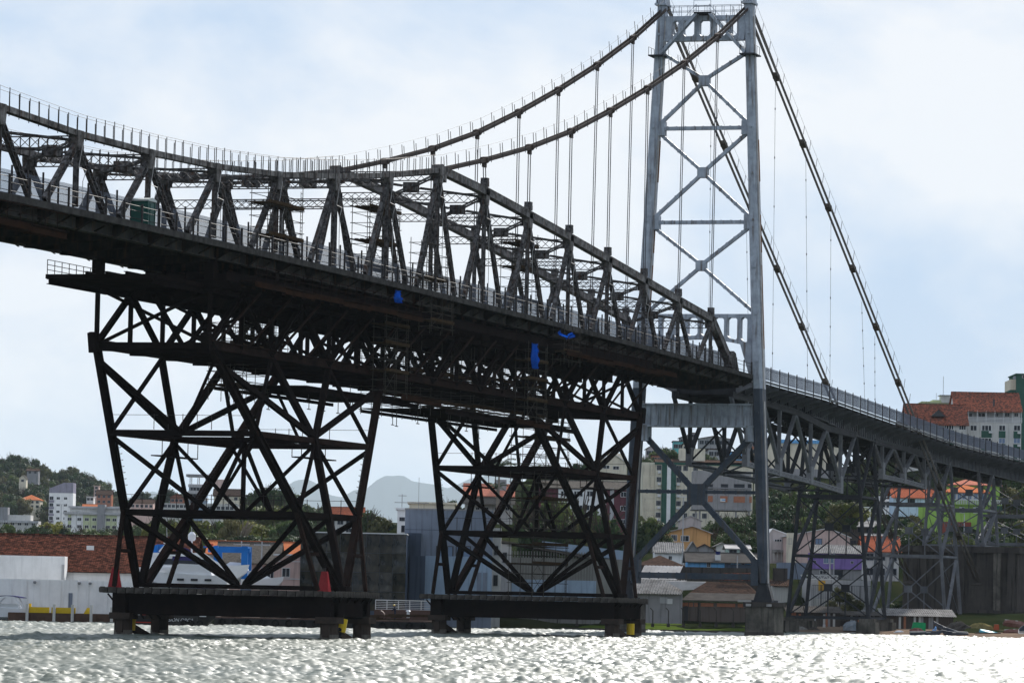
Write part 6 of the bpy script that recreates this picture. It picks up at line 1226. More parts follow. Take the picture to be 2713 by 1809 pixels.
for i, (x, yt, k) in enumerate(((-15, 1208, 'dark'), (14, 1203, 'mid'), (42, 1210, 'dark'), (68, 1214, 'mid'), (92, 1203, 'dark'), (114, 1196, 'yel'), (134, 1204, 'dark'), (158, 1224, 'mid'), (178, 1212, 'dark'), (203, 1206, 'mid'), (226, 1215, 'dark'), (248, 1207, 'dark'), (268, 1214, 'mid'), (290, 1206, 'dark'), (316, 1200, 'dark'), (338, 1206, 'dark'))):
    T(x, yt, 980 + 12 * (i % 4), rnd.uniform(6.5, 8), rnd.uniform(6, 8), k, 'in the row behind the red roofed warehouse')
MIDT = [(362, 1192, 'yel'), (386, 1188, 'mid'), (410, 1190, 'yel'), (436, 1190, 'mid'), (462, 1194, 'yel'), (486, 1200, 'yel'), (508, 1196, 'mid'), (585, 1196, 'yel'), (612, 1200, 'yel'), (640, 1196, 'mid'), (664, 1190, 'dark'), (690, 1196, 'dark'), (716, 1190, 'dark'), (350, 1225, 'dark'), (376, 1222, 'dark'), (400, 1228, 'mid'), (424, 1224, 'dark'), (450, 1226, 'dark'), (476, 1224, 'mid'), (500, 1228, 'dark'), (560, 1226, 'dark'), (590, 1230, 'mid'), (622, 1228, 'dark'), (650, 1226, 'dark'), (680, 1226, 'dark')]
for i, (x, yt, k) in enumerate(MIDT): T(x, yt, 820 - (60 if yt > 1215 else 0), 7 if yt < 1215 else 5.5, rnd.uniform(5.5, 7.5), k, 'behind the boatyard sheds')
T(536, 1190, 800, 8.2, 5.0, 'olv', 'with pale bare limbs behind the blue travel lift', bare=True)
for i, (x, yt, k) in enumerate(((560, 1150, 'mid'), (588, 1128, 'dark'), (606, 1112, 'dark'), (632, 1116, 'dark'), (655, 1126, 'dark'), (585, 1158, 'mid'), (615, 1150, 'mid'), (645, 1152, 'yel'), (672, 1156, 'mid'), (700, 1154, 'dark'), (722, 1158, 'dark'), (742, 1168, 'dark'))): T(x, yt, 1180 if yt < 1140 else 1060, 9, rnd.uniform(7, 9.5), k, 'on the knoll between the support legs')
for i, (x, yt, k, h, w) in enumerate(((846, 1168, 'dark', 6.5, 3.2), (866, 1184, 'olv', 5, 4.5), (888, 1190, 'olv', 4.6, 4.6), (905, 1200, 'dark', 4.2, 3))): T(x, yt, 800, h, w, k, 'left of the white antenna building')
T(1040, 1148, 720, 5, 3.4, 'mid', 'beside the cream penthouse'); T(1258, 1063, 940, 8, 8.5, 'mid', 'above the middle ring beam of the right support'); T(1282, 1072, 950, 7, 7, 'mid', 'right of the one above the ring beam'); T(1336, 1060, 860, 6, 4.6, 'dark', 'standing alone against the sky within the right support'); T(1222, 1104, 850, 7, 5, 'dark', 'left of the maroon building')
for i, (x, yt, k) in enumerate(((1252, 1165, 'mid'), (1276, 1146, 'mid'), (1300, 1140, 'mid'), (1326, 1152, 'mid'), (1350, 1160, 'dark'), (1378, 1176, 'mid'), (1400, 1186, 'dark'), (1262, 1192, 'dark'), (1292, 1186, 'mid'), (1322, 1190, 'dark'), (1352, 1196, 'olv'), (1384, 1202, 'dark'), (1226, 1196, 'dark'))): T(x, yt, 640 - (10 if yt > 1180 else 0), 13.5 if yt < 1180 else 11, rnd.uniform(5.5, 7.5), k, 'in the clump before the maroon building')
for i, (x, yt, k) in enumerate(((1476, 1190, 'dark'), (1494, 1184, 'mid'), (1512, 1196, 'dark'), (1484, 1216, 'dark'), (1504, 1222, 'mid'), (1524, 1226, 'dark'), (1466, 1226, 'dark'))): T(x, yt, 740, 5, 4.2, k, 'left of the orange house')
for i, (x, yt, D, k) in enumerate(((1514, 1028, 1170, 'mid'), (1532, 1026, 1175, 'dark'), (1550, 1034, 1170, 'mid'), (1488, 1044, 1120, 'dark'), (1478, 1050, 1110, 'dark'), (1624, 1040, 1160, 'dark'), (1722, 1040, 1160, 'mid'))): T(x, yt, D, 6.5, 6, k, 'among the hilltop houses')
SL = [(1640, 1192, 'dark'), (1662, 1186, 'mid'), (1684, 1180, 'dark'), (1706, 1190, 'mid'), (1728, 1176, 'dark'), (1748, 1186, 'dark'), (1650, 1214, 'mid'), (1676, 1220, 'dark'), (1700, 1216, 'dark'), (1724, 1222, 'mid'), (1746, 1216, 'dark'), (1770, 1130, 'dark'), (1792, 1122, 'dark'), (1814, 1126, 'mid'), (1836, 1118, 'dark'), (1858, 1122, 'dark'), (1880, 1112, 'mid'), (1902, 1104, 'dark'), (1924, 1096, 'mid'), (1946, 1100, 'dark'), (1970, 1092, 'dark'), (1994, 1100, 'dark'), (1776, 1156, 'mid'), (1800, 1162, 'dark'), (1824, 1156, 'dark'), (1848, 1160, 'dark'), (1872, 1154, 'mid'), (1896, 1150, 'dark'), (1920, 1146, 'dark'), (1784, 1186, 'dark'), (1810, 1190, 'dark'), (1836, 1186, 'mid'), (1862, 1192, 'dark'), (1888, 1188, 'dark')]
for i, (x, yt, k) in enumerate(SL): T(x, yt, 900 - (yt - 1090) * .9, 6.5, rnd.uniform(5, 6.5), k, 'on the steep slope behind the tower and trestle')
for i, (x, yt, k) in enumerate(((1902, 1196, 'olv'), (1922, 1160, 'olv'), (1942, 1150, 'yel'), (1962, 1152, 'olv'), (1980, 1162, 'yel'), (1908, 1214, 'olv'), (1930, 1186, 'olv'), (1954, 1180, 'dark'))): T(x, yt, 790, 3.6, 3.6, k, 'in the bushes left of the small white hut')
for i, (x, yt, D, k) in enumerate(((2030, 1102, 920, 'dark'), (2056, 1094, 930, 'dark'), (2082, 1090, 930, 'dark'), (2108, 1096, 920, 'mid'), (2010, 1126, 880, 'dark'), (2034, 1196, 780, 'dark'), (2056, 1204, 770, 'mid'), (2076, 1188, 790, 'dark'), (2096, 1196, 780, 'mid'), (2118, 1208, 770, 'olv'), (2142, 1214, 770, 'dark'), (2164, 1226, 760, 'mid'), (2190, 1228, 760, 'olv'), (2216, 1222, 765, 'mid'), (2242, 1218, 770, 'dark'), (2268, 1206, 780, 'mid'), (2096, 1182, 800, 'olv'), (2066, 1222, 740, 'dark'))): T(x, yt, D, 5, 4.6, k, 'around the white and lime green houses')
for i in range(26):
    x = 2288 + (i % 5) * 20 + rnd.uniform(-6, 6); yt = 1086 + (i // 5) * 28 + rnd.uniform(-6, 6); T(x, yt, 870 - (i // 5) * 25, 6, 5.2, ('mid', 'dark', 'mid', 'olv')[i % 4], 'on the bank at the right picture edge')
for i, (x, yt) in enumerate(((1930, 1350), (1950, 1358), (1968, 1376), (1914, 1380), (1944, 1384))): T(x, yt, 632, 2.6 - .3 * (i % 2), 2.4, 'olv', 'in the yard between the trestle legs')
for wh in set(q[0] for q in TREES):
    L_ = sorted([q for q in TREES if q[0] == wh], key=lambda q: q[1])
    for i, q in enumerate(L_):
        q[2]['label'] = '%s tree %s' % (q[3], wh) + (', %s from left' % ORDS[i] if len(L_) > 1 else '')
        if len(L_) > 1: q[2]['group'] = 'trees ' + wh
palm(1147, 1040, 780, 11, 'tall royal palm against the sky inside the right support', 4.2, 18); palm(1142, 1100, 790, 8, 'shorter palm below the tall royal palm', 2.6, 14)
for i, (x, yt, h, r) in enumerate(((2062, 1352, 3.4, 2.6), (2092, 1338, 4.2, 3.2), (2126, 1346, 4.0, 3.4), (2160, 1352, 3.6, 3.0), (2108, 1362, 3.0, 2.6), (2180, 1362, 2.6, 2.2), (2048, 1366, 2.4, 2.0))): palm(x, yt, 655, h, '%s stemless palm clump before the anchorage wall' % ('leftmost large', 'second', 'tallest middle', 'right', 'low central', 'rightmost small', 'small outer left')[i], r, 22, big=False)

# ---------------------------------------------------------------- boats and boatyard
GEL = mat('gelcoat_white', (.72, .73, .75), .3, 0, (.62, .63, .66), .5, .4); NAVY = mat('navy_canvas', (.035, .03, .11), .8); BLK = mat('black_hull', (.02, .02, .022), .5, 0, (.05, .045, .04), .7, .5); REDP = mat('red_paint', (.40, .035, .02), .5); LIFT = mat('lift_blue', (.01, .14, .45), .45, 0, (.008, .10, .34), .6, .5); BOATD = mat('boat_dark_paint', (.05, .06, .085), .6, 0, (.10, .10, .11), 1.5, .5); TURQ = mat('turquoise_paint', (.10, .42, .50), .5, 0, (.07, .33, .42), 1.5, .5); RUSTY = mat('rusty_boat', (.17, .075, .06), .8, 0, (.28, .17, .15), 1.2, .5); HBROWN = mat('brown_steel_hull', (.085, .05, .04), .6, 0, (.12, .075, .06), .5, .5)
def hull_mb(L, B, h, keel=-.3, bowrise=.35, tr=.85, ns=12, open_=False):
    v = []; f = []
    for i in range(ns + 1):
        u = i / ns; x = -L / 2 + L * u; hb = B / 2 * (tr + (1 - tr) * min(1, u * 4)) * (1 - max(0, (u - .45) / .55) ** 2.2); z1 = h + bowrise * u * u; zk = keel + (z1 - keel) * max(0, (u - .8) / .2) ** 2 * .75; xo = x - (.06 * L * (1 - u) if i == 0 else 0)
        v += [(x, -hb, z1), (x - .02 * L * u, -hb * .86, keel * .2 + zk * .8 + (z1 - zk) * .35), (x - .05 * L * u, 0, zk), (x - .02 * L * u, hb * .86, keel * .2 + zk * .8 + (z1 - zk) * .35), (x, hb, z1)]
    for i in range(ns):
        for j in range(4): a = i * 5 + j; f.append((a, a + 1, a + 6, a + 5))
        if not open_: f.append((i * 5, i * 5 + 5, i * 5 + 9, i * 5 + 4))
    f.append((4, 3, 2, 1, 0))
    mb = MB(); mb.add(v, f)
    if open_:     # thwarts and inner floor
        for t_ in (.25, .5, .75): x = -L / 2 + L * t_; hb = B / 2 * (1 - max(0, (t_ - .45) / .55) ** 2.2) * .95; mb.box(x - .12, x + .12, -hb, hb, h * .6, h * .66)
    return mb
def place(name, label, cat, x, y, D, heading, group=None, zoff=0.):
    s_, _, z = sd(x, y, D); w = wpos(s_, D); return thing(name, label, cat, (w[0], w[1], z + zoff), CITY + R(heading), group)
def LB(mb, nm, m, t): return mb.build(nm, m, t, local=True)
# express cruiser, left edge
t = place('motor_boat', 'white motor boat with dark blue bimini moored at the left edge', 'boat', 18, 1424, QD - 4, 172); LB(hull_mb(6.4, 2.3, 1.35, -.2, .35), 'hull', GEL, t)
mb = MB(); mb.prism([(-1.6, -.95, 1.35), (1.6, -.95, 1.5), (.9, -.75, 1.95), (-1.4, -.75, 1.85)], (0, 1.9, 0)); LB(mb, 'cabin', GEL, t); mb = MB()
for i in range(8): a, b_ = -1.9 + .5 * i, -1.9 + .5 * (i + 1); mb.bar((a, 0, 2.62 + .22 * math.sin(math.pi * i / 8)), (b_, 0, 2.62 + .22 * math.sin(math.pi * (i + 1) / 8)), 2.0, .06, EY)
LB(mb, 'bimini', NAVY, t); mb = MB()
for y in (-.95, .95): mb.bar((-1.8, y, 1.4), (-1.0, y, 2.65), .07, .12); mb.bar((1.9, y, 1.5), (.6, y, 2.65), .07, .12); mb.bar((.6, y, 2.68), (-1.0, y, 2.68), .06, .1)
LB(mb, 'targa_arch', GEL, t); LB(MB().prism([(1.1, -.8, 1.95), (1.9, -.85, 1.5), (1.95, -.85, 1.55), (1.2, -.8, 2.0)], (0, 1.6, 0)), 'windscreen', GLASSB, t)
# large yacht in the yard
t = place('motor_yacht', 'big white motor yacht with purple canvas cover standing in the boatyard', 'yacht', 440, 1346, 512, 4); LB(hull_mb(13.5, 3.8, 2.1, -.3, .6), 'hull', GEL, t); LB(MB().box(-6.2, 3.2, -1.93, -1.86, .05, .3), 'boot_stripe', NAVY, t); [LB(MB().box(x, x + 1.1, -1.94, -1.86, 1.15, 1.5), 'hull_window', GLASS, t) for x in (-4.5, -2.6, -.7, 1.2)]
mb = MB(); mb.prism([(-5.2, -1.5, 2.1), (4.2, -1.5, 2.2), (2.0, -1.35, 3.5), (-5.0, -1.35, 3.5)], (0, 3.0, 0)); LB(mb, 'deckhouse', GEL, t); LB(MB().prism([(-4.2, -1.53, 2.5), (3.1, -1.53, 2.55), (2.1, -1.42, 3.2), (-4.2, -1.42, 3.2)], (0, .05, 0)), 'side_window', GLASS, t)
mb = MB(); mb.prism([(-5.2, -1.55, 3.5), (2.2, -1.55, 3.5), (1.4, -1.5, 3.95), (-5.2, -1.5, 3.85)], (0, 3.1, 0)); LB(mb, 'flybridge', GEL, t)
mb = MB(); pr_ = [(-1.1 - 1.25 * math.cos(a), -1.45, 3.2 + 1.35 * math.sin(a)) for a in np.linspace(.05, math.pi - .35, 10)]; mb.prism(pr_ + [(.3, -1.45, 2.0), (-2.3, -1.45, 2.0)], (0, 2.9, 0)); LB(mb, 'canvas_cover', NAVY, t)
mb = MB()
for y in (-1.2, 1.2): mb.bar((-3.8, y, 3.9), (-2.8, y, 5.0), .12, .5)
mb.box(-3.4, -2.0, -1.3, 1.3, 4.95, 5.15); mb.tube((-2.4, 0, 5.1), (-2.4, 0, 5.9), .1, 6); LB(mb, 'radar_arch', GEL, t); mb = MB(); mb.tube((-.1, 0, 5.35), (-.1, 0, 5.55), .3, 12, .45); mb.tube((-.1, 0, 5.55), (-.1, 0, 6.1), .45, 12, .45); mb.tube((-.1, 0, 6.1), (-.1, 0, 6.4), .45, 12, .2); mb.tube((-.1, 0, 3.9), (-.1, 0, 5.4), .12, 6); LB(mb, 'radar_dome', GEL, t); mb = MB(); mb.tube((-.1, .6, 5.4), (-.2, .6, 8.2), .02, 4); mb.tube((-3, 0, 5), (-3.1, 0, 7), .02, 4); LB(mb, 'whip_aerial', GEL, t)
for x in (1.5, -2.8): LB(MB().tube((x, -1.6, 4.9), (x + .9, -1.6, 4.95), .22, 8, .1), 'life_ring', REDP if x > 0 else GEL, t)
t = place('motor_yacht', 'white cruiser with arched side window in front of the big yacht', 'yacht', 430, 1352, 502, 176); LB(hull_mb(9.5, 3.0, 1.6, -.3, .5), 'hull', GEL, t); LB(MB().box(-3.6, 1.6, 1.46, 1.53, .1, .3), 'boot_stripe', NAVY, t); [LB(MB().box(x, x + .8, 1.46, 1.53, .95, 1.2), 'hull_window', GLASS, t) for x in (-3, -1.4, .2)]; mb = MB(); mb.prism([(-3, -1.2, 1.6), (2.6, -1.2, 1.8), (.8, -1.05, 2.9), (-2.6, -1.05, 2.8)], (0, 2.4, 0)); LB(mb, 'cabin', GEL, t); LB(MB().prism([(-2.2, -1.22, 1.9), (1.6, -1.22, 2.0), (.6, -1.12, 2.6), (-2.0, -1.12, 2.6)], (0, .05, 0)), 'side_window', GLASS, t); mb = MB(); [mb.tube((x, -1.3, 1.8), (x, -1.3, 2.5), .03, 4) for x in (-4, -2, 0, 2, 4)]; mb.tube((-4, -1.3, 2.5), (4.2, -1.2, 2.6), .03, 4); LB(mb, 'pulpit_rail', GEL, t)
t = place('motor_yacht', 'white sport boat beneath the blue travel lift', 'yacht', 532, 1346, 519, 175); LB(hull_mb(5.5, 2.2, 1.9, .5, .5), 'hull', GEL, t); mb = MB(); mb.prism([(-1.9, -.9, 1.95), (1.4, -.9, 2.1), (.1, -.8, 2.9), (-1.6, -.8, 2.8)], (0, 1.8, 0)); LB(mb, 'cabin', GEL, t); LB(MB().prism([(-1.5, -.92, 2.1), (.9, -.92, 2.2), (.1, -.83, 2.7), (-1.4, -.83, 2.7)], (0, .04, 0)), 'side_window', GLASS, t)
t = place('motor_yacht', 'low white boat right of the blue travel lift', 'yacht', 602, 1350, 508, 3); LB(hull_mb(5.0, 2.0, 1.0, -.2, .4), 'hull', GEL, t); LB(MB().prism([(-1.2, -.8, 1.0), (1.2, -.8, 1.1), (.2, -.7, 1.6), (-1.0, -.7, 1.5)], (0, 1.6, 0)), 'cabin', GEL, t)
# travel lift
t = place('travel_lift', 'bright blue boat travel lift straddling the yachts', 'boat lift', 466, 1350, 515, 0); sc_ = 515 / PXS; zt_ = (1350 - 1258) * sc_
for px in (365, 494, 560): 
    for y in (0, 7.5): q_ = .24 if px == 494 else .38; LB(MB().box((px - 466) * sc_ - q_, (px - 466) * sc_ + q_, y - .4, y + .4, -.3, zt_ + .3), 'column', LIFT, t)
LB(MB().box((476 - 466) * sc_, (572 - 466) * sc_, -.35, .35, zt_ - .5, zt_ + .05), 'front_beam', LIFT, t); LB(MB().box((455 - 466) * sc_, (545 - 466) * sc_, 7.2, 7.8, zt_ + .1, zt_ + .3), 'rear_beam', LIFT, t)
for px in (365, 560): LB(MB().box((px - 466) * sc_ - .3, (px - 466) * sc_ + .3, 0, 7.5, zt_ - .3, zt_ + .3), 'side_beam', LIFT, t)
for px in (355, 372): LB(MB().box((px - 466) * sc_ - .3, (px - 466) * sc_ + .3, -.7, .6, zt_ - 1.0, zt_ + .2), 'winch_box', LIFT, t)
# tug and barge
t = place('tug', 'black workboat with red stripes and white lettering behind the left piles', 'workboat', 400, 1441, 487, 0); LB(hull_mb(9.5, 3.4, 1.35, -.5, .5), 'hull', BLK, t); sc_ = 487 / PXS
for z in (.5, .15): LB(MB().box(-4.3, -1.2, -1.72, -1.66, z, z + .1), 'red_stripe', REDP, t)
LB(MB().box(-3.8, -1.4, -.9, .9, 1.3, 2.9), 'wheelhouse', REDP, t); LB(MB().box(-3.4, -1.8, -.94, -.9, 2.1, 2.6), 'wheelhouse_window', GLASSB, t); LB(MB().box(.2, 3.6, -1.0, 1.0, 1.3, 1.75), 'deck_box', GEL, t)
fc = bpy.data.curves.new('lettering', 'FONT'); fc.body = 'VISION ORCA'; fc.size = .52; fc.shear = .2; fo = bpy.data.objects.new('lettering_tmp', fc); col.objects.link(fo); bpy.context.view_layer.update(); lm = bpy.data.meshes.new_from_object(fo.evaluated_get(bpy.context.evaluated_depsgraph_get())); bpy.data.objects.remove(fo); lm.name = 'hull_lettering'; lm.materials.clear(); lm.materials.append(FRW)
lo = bpy.data.objects.new('hull_lettering', lm); col.objects.link(lo); lo.parent = t; lo.location = (-1.0, -1.80, .72); lo.rotation_euler = (R(90), 0, 0)
LB(MB().box(-1.3, 2.7, -1.78, -1.5, .2, 1.3), 'name_board', BLK, t)
tw = np.array(t.location)
for i, dx in enumerate((1.2, 2.0, 3.0)): p = tw + dx * A(RH[0], RH[1], 0) + A(0, 0, .55) - 1.95 * A(FH[0], FH[1], 0); tyre('tyre fender on the black workboat, %s one' % ('left', 'middle', 'right')[i], p, .3, A(FH[0], FH[1], 0))
t = place('barge', 'long rusty work barge with tyre fenders and scattered timber behind the supports', 'barge', 745, 1443, 496, 0); sc_ = 496 / PXS; L0, L1 = (492 - 745) * sc_, (1015 - 745) * sc_
LB(MB().box(L0, L1, 0, 9, -.6, .95), 'hull', BLK, t); LB(MB().box(L0, L1, 0.1, 9, .96, 1.1), 'deck', HBROWN, t); LB(MB().box((855 - 745) * sc_, L1, 5, 5.3, 1.1, 2.3), 'bulwark', HBROWN, t)
mb = MB(); x0_, x1_ = (858 - 745) * sc_, (990 - 745) * sc_
for z in np.linspace(2.35, 3.35, 6): mb.tube((x0_, 5.1, z), (x1_, 5.1, z), .025, 4)
for x in np.linspace(x0_, x1_, 6): mb.tube((x, 5.1, 2.3), (x, 5.1, 3.4), .045, 5)
mb.box(x0_, x1_, 5.03, 5.17, 3.34, 3.44); stuff(LB(mb, 'railing', FRW, t))
tb = meshdata(MB().box(-1.2, 1.2, -.12, .12, -.07, .07), 'timber', PLANK); rb_ = random.Random(8)
for i in range(46): inst('timber', tb, t, (rb_.uniform(L0 + 1.5, L1 - 1.5), rb_.uniform(.5, 3.5), 1.18 + .14 * (i % 5)), rb_.uniform(-.15, .15), (rb_.uniform(.5, 1.3), 1, 1))
for px, m in ((600, GEL), (640, TANK), (655, GEL), (520, HBROWN), (690, HBROWN)): LB(MB().box((px - 745) * sc_, (px + 14 - 745) * sc_, 1.5, 2.6, 1.1, 1.75), 'crate', m, t)
LB(MB().tube(((868 - 745) * sc_, 3.5, 1.6), ((868 - 745) * sc_ + .1, 4.3, 1.6), .6, 14), 'cable_drum', HBROWN, t)
mb = MB(); x = (935 - 745) * sc_; mb.tube((x, 3, 1.4), (x, 3, 2.15), .2, 10, .17); mb.tube((x, 3, 2.15), (x, 3, 2.3), .32, 10, .15); LB(mb, 'white_vent', GEL, t)
bw = np.array(t.location)
for i in range(17): p = bw + (L0 + .9 + i * (L1 - L0 - 1.6) / 16) * A(RH[0], RH[1], 0) + A(0, 0, .55) - .22 * A(FH[0], FH[1], 0); tyre('tyre fender, %s from the left along the long work barge' % ORDS[i], p, .33, A(FH[0], FH[1], 0), 'barge tyre fenders')
# ---------------------------------------------------------------- people
SKIN = mat('skin', (.25, .14, .09), .6); CLD = mat('dark_overalls', (.03, .033, .05), .8); CLB = mat('blue_shirt', (.22, .42, .75), .8); CLW = mat('pale_trousers', (.45, .45, .48), .8); HELM = mat('helmet_yellow', (.65, .45, .03), .4); HAIR = mat('hair_dark', (.02, .016, .014), .7)
def person(label, loc, heading, pts, edges, rad, parts, helmet):
    t = thing('person', label, 'person', tuple(loc), heading); me = bpy.data.meshes.new('body'); me.from_pydata(pts, edges, []); o = bpy.data.objects.new('body', me); col.objects.link(o); o.parent = t
    md = o.modifiers.new('skin', 'SKIN'); sv = me.skin_vertices[0].data
    for i, r_ in enumerate(rad): sv[i].radius = (r_, r_)
    sv[0].use_root = True; o.modifiers.new('sub', 'SUBSURF').levels = 1; o.modifiers['sub'].render_levels = 1; me.materials.append(parts['body'])
    for nm, m, (c, r_, sq) in parts['extra']:
        mb = MB(); n = 10
        prev = None
        for k in range(6):
            a0, a1 = math.pi * k / 6 - math.pi / 2, math.pi * (k + 1) / 6 - math.pi / 2; mb.tube(A(*c) + A(0, 0, r_ * sq * math.sin(a0)), A(*c) + A(0, 0, r_ * sq * math.sin(a1)), max(.004, r_ * math.cos(a0)), n, max(.004, r_ * math.cos(a1)), cap=False)
        LB(mb, nm, m, t)
    return t
x = (905 - 745) * 496 / PXS; wl = bw + x * A(RH[0], RH[1], 0) + 2.6 * A(FH[0], FH[1], 0)
person('worker in dark overalls and yellow helmet leaning on the work barge', (wl[0], wl[1], bw[2] + 1.1), CITY + R(180), [(0, 0, .92), (0.02, 0, 1.2), (.08, 0, 1.45), (.1, 0, 1.56), (.0, -.1, .88), (-.05, -.12, .47), (-.02, -.12, .05), (.1, -.12, .03), (0, .1, .88), (.12, .12, .47), (.02, .12, .05), (.15, .12, .03), (.09, -.2, 1.42), (.22, -.24, 1.2), (.4, -.2, 1.08), (.09, .2, 1.42), (.25, .24, 1.22), (.42, .2, 1.12)], [(0, 1), (1, 2), (2, 3), (0, 4), (4, 5), (5, 6), (6, 7), (0, 8), (8, 9), (9, 10), (10, 11), (2, 12), (12, 13), (13, 14), (2, 15), (15, 16), (16, 17)], [.15, .15, .16, .07, .1, .075, .055, .045, .1, .075, .055, .045, .075, .055, .04, .075, .055, .04], {'body': CLD, 'extra': [('head', SKIN, ((.12, 0, 1.66), .1, 1.2)), ('helmet', HELM, ((.12, 0, 1.73), .14, .75))]}, True)
# ---------------------------------------------------------------- beach: shacks, boats, litter
def shack(label, xl, xr, yt, yb, D, dp, m, slope, planks=True, rm=CORR):
    b = Bld('beach_shack', label, 'shack', xl, xr, yt, yb, D, dp, 0, 'shacks on the beach'); b.wall(m, y0=.1)
    n = int(b.w / .34)
    if planks:
        pb_ = meshdata(MB().box(-.15, .15, -.05, .05, -.5, .5), 'plank', m); q = random.Random(int(xl))
        for i in range(n):
            hh = b.h * q.uniform(.92, 1.03); o = inst('plank', pb_, b.root, (-b.w / 2 + .17 + i * b.w / n, .04 + q.uniform(-.02, .02), hh / 2 - .1), 0, (1, 1, hh + .2)); 
            if q.random() < .3: o.material_slots[0].link = 'OBJECT'; o.material_slots[0].material = (PLANKD, W_OFF, BRK, W_BLOCK)[q.randrange(4)]
    b.corr([(-.6, b.h + .02), (dp + .4, b.h + slope)], -b.w / 2 - .4, b.w / 2 + .4, rm, .3, .045); return b
shack('long grey plank shack with sagging corrugated roof on the beach', 2030, 2190, 1413, 1452, 596, 6, W_WOOD, 1.0)
shack('dark lean-to shack between the pier and the dark trestle', 1812, 1930, 1405, 1452, 606, 6, W_WOOD, .9, rm=CORRD)
shack('low dark plank shed behind the trestle footings', 1925, 2032, 1412, 1452, 610, 5, W_WOOD, .6, rm=CORRD)
shack('brown weathered hut right behind the near pier', 1776, 1815, 1345, 1400, 640, 6, W_OFF, 1.0, rm=T_BRN)
def bx_(name, label, cat, x0, x1, y0, y1, D, dp, m, group='beach litter', rot=0, tilt=0):
    (sl, _, z1), (sr, _, _), (_, _, z0) = sd(x0, y0, D), sd(x1, y0, D), sd(x0, y1, D); w = wpos((sl + sr) / 2, D); mb = MB(); q = .06
    hw, hh = (sr - sl) / 2, z1 - z0; mb.prism([(-hw, 0, 0), (hw, 0, 0), (hw * .96, 0, hh * .93), (hw * .7, 0, hh), (-hw * .8, 0, hh * .97)], (0, dp, 0)); o = mb.build(name, m); o.location = (w[0], w[1], z0); o.rotation_euler = (0, R(tilt), CITY + R(rot)); tag(o, label, cat, group); return o
GRN = mat('green_panel', (.02, .34, .13), .6, 0, (.015, .24, .09), 2, .5)
bx_('green_cabinet', 'bright green two-leaf cabinet propped before the long shack', 'cabinet', 2094, 2126, 1428, 1447, 586, .8, GRN, None, 0, 3); bx_('blue_board', 'pale blue board leaning by the dark lean-to, upper one', 'board', 1837, 1850, 1417, 1428, 594, .1, W_BLUEL, None, 0, 4); bx_('blue_board', 'pale blue board leaning by the dark lean-to, lower one', 'board', 1842, 1855, 1431, 1444, 592, .1, W_BLUEL, None, 0, -5); bx_('grey_board', 'grey board upright against the dark lean-to', 'board', 1866, 1874, 1418, 1438, 594, .1, W_LGREY, None); bx_('white_box', 'small white box on a shelf by the dark lean-to', 'box', 1890, 1896, 1433, 1440, 593, .3, FRW, None); bx_('orange_bin', 'orange bin standing before the anchorage wall', 'bin', 2283, 2295, 1433, 1448, 590, .6, mat('bin_orange', (.42, .09, .04), .6), None); bx_('blue_bucket', 'small blue bucket beside the trestle footing', 'bucket', 2012, 2017, 1450, 1456, 584, .3, TANK, None)
TARP = mat('grey_tarp', (.30, .32, .34), .7, 0, (.12, .16, .2), 1.5, .5); NET = mat('net_heap', (.16, .15, .14), .9, 0, (.25, .24, .23), 3, .5, bump=.6, bscale=6)
def heap(name, label, x, y, D, w, h, m, seed, group=None):
    s_, _, z = sd(x, y, D); p = wpos(s_, D); rng = np.random.default_rng(seed); v = []; f = []; n, k = 14, 6
    for j in range(k + 1):
        for i in range(n): a = 2 * math.pi * i / n; e = j / k; rr_ = math.cos(e * 1.5) * (1 + rng.normal(0, .12)); v.append((w / 2 * rr_ * math.cos(a), w / 3 * rr_ * math.sin(a), h * math.sin(e * 1.57) * (1 + rng.normal(0, .06)) - .1))
    for j in range(k):
        for i in range(n): f.append((j * n + i, j * n + (i + 1) % n, (j + 1) * n + (i + 1) % n, (j + 1) * n + i))
    mb = MB(); mb.add(v, f); o = mb.build(name, m); o.location = (p[0], p[1], z); o.rotation_euler = (0, 0, CITY); tag(o, label, 'heap' if 'heap' in name else 'boat cover', group); return o
heap('net_heap', 'pale fishing net heap right of the near pier', 1836, 1452, 590, 2.6, .9, NET, 1); heap('net_heap', 'dark net heap left of the dark trestle', 1868, 1452, 590, 2.2, .8, W_WOOD, 2); heap('covered_boat', 'small boat under a grey-blue tarpaulin beside the trestle footing', 1958, 1446, 588, 2.8, 1.3, TARP, 3); heap('covered_boat', 'white crumpled boat cover on the sand right of the footings', 2066, 1456, 582, 1.6, .6, GEL, 4); heap('rubble_heap', 'heap of timber and rubble before the light trestle', 2200, 1448, 588, 3.6, 1.3, PLANKD, 5); heap('rubble_heap', 'reddish dirt heap behind the seated man', 2105, 1452, 585, 2.4, .7, RUSTY, 6); heap('grass_heap', 'dry yellow grass mound before the anchorage wall', 2250, 1452, 592, 4.6, 1.4, mat('dry_grass', (.20, .16, .07), .95, 0, (.11, .10, .045), 2, .5, bump=.8, bscale=5), 7)
def rowboat(label, x, y, D, hd, L, m, tilt=0, roll=0, up=False):
    t = place('rowing_boat', label, 'boat', x, y, D, hd, 'boats on the beach'); t.rotation_euler = (R(roll), R(tilt), CITY + R(hd)); o = LB(hull_mb(L, 1.25, .5, -.1, .35, .7, open_=not up), 'hull', m, t); md = o.modifiers.new('thick', 'SOLIDIFY'); md.thickness = .05
    mb = MB(); mb.bar((-L / 2, -.45, .52), (L * .1, -.62, .55), .06, .07); mb.bar((-L / 2, .45, .52), (L * .1, .62, .55), .06, .07); LB(mb, 'gunwale', W_OFF, t); return t
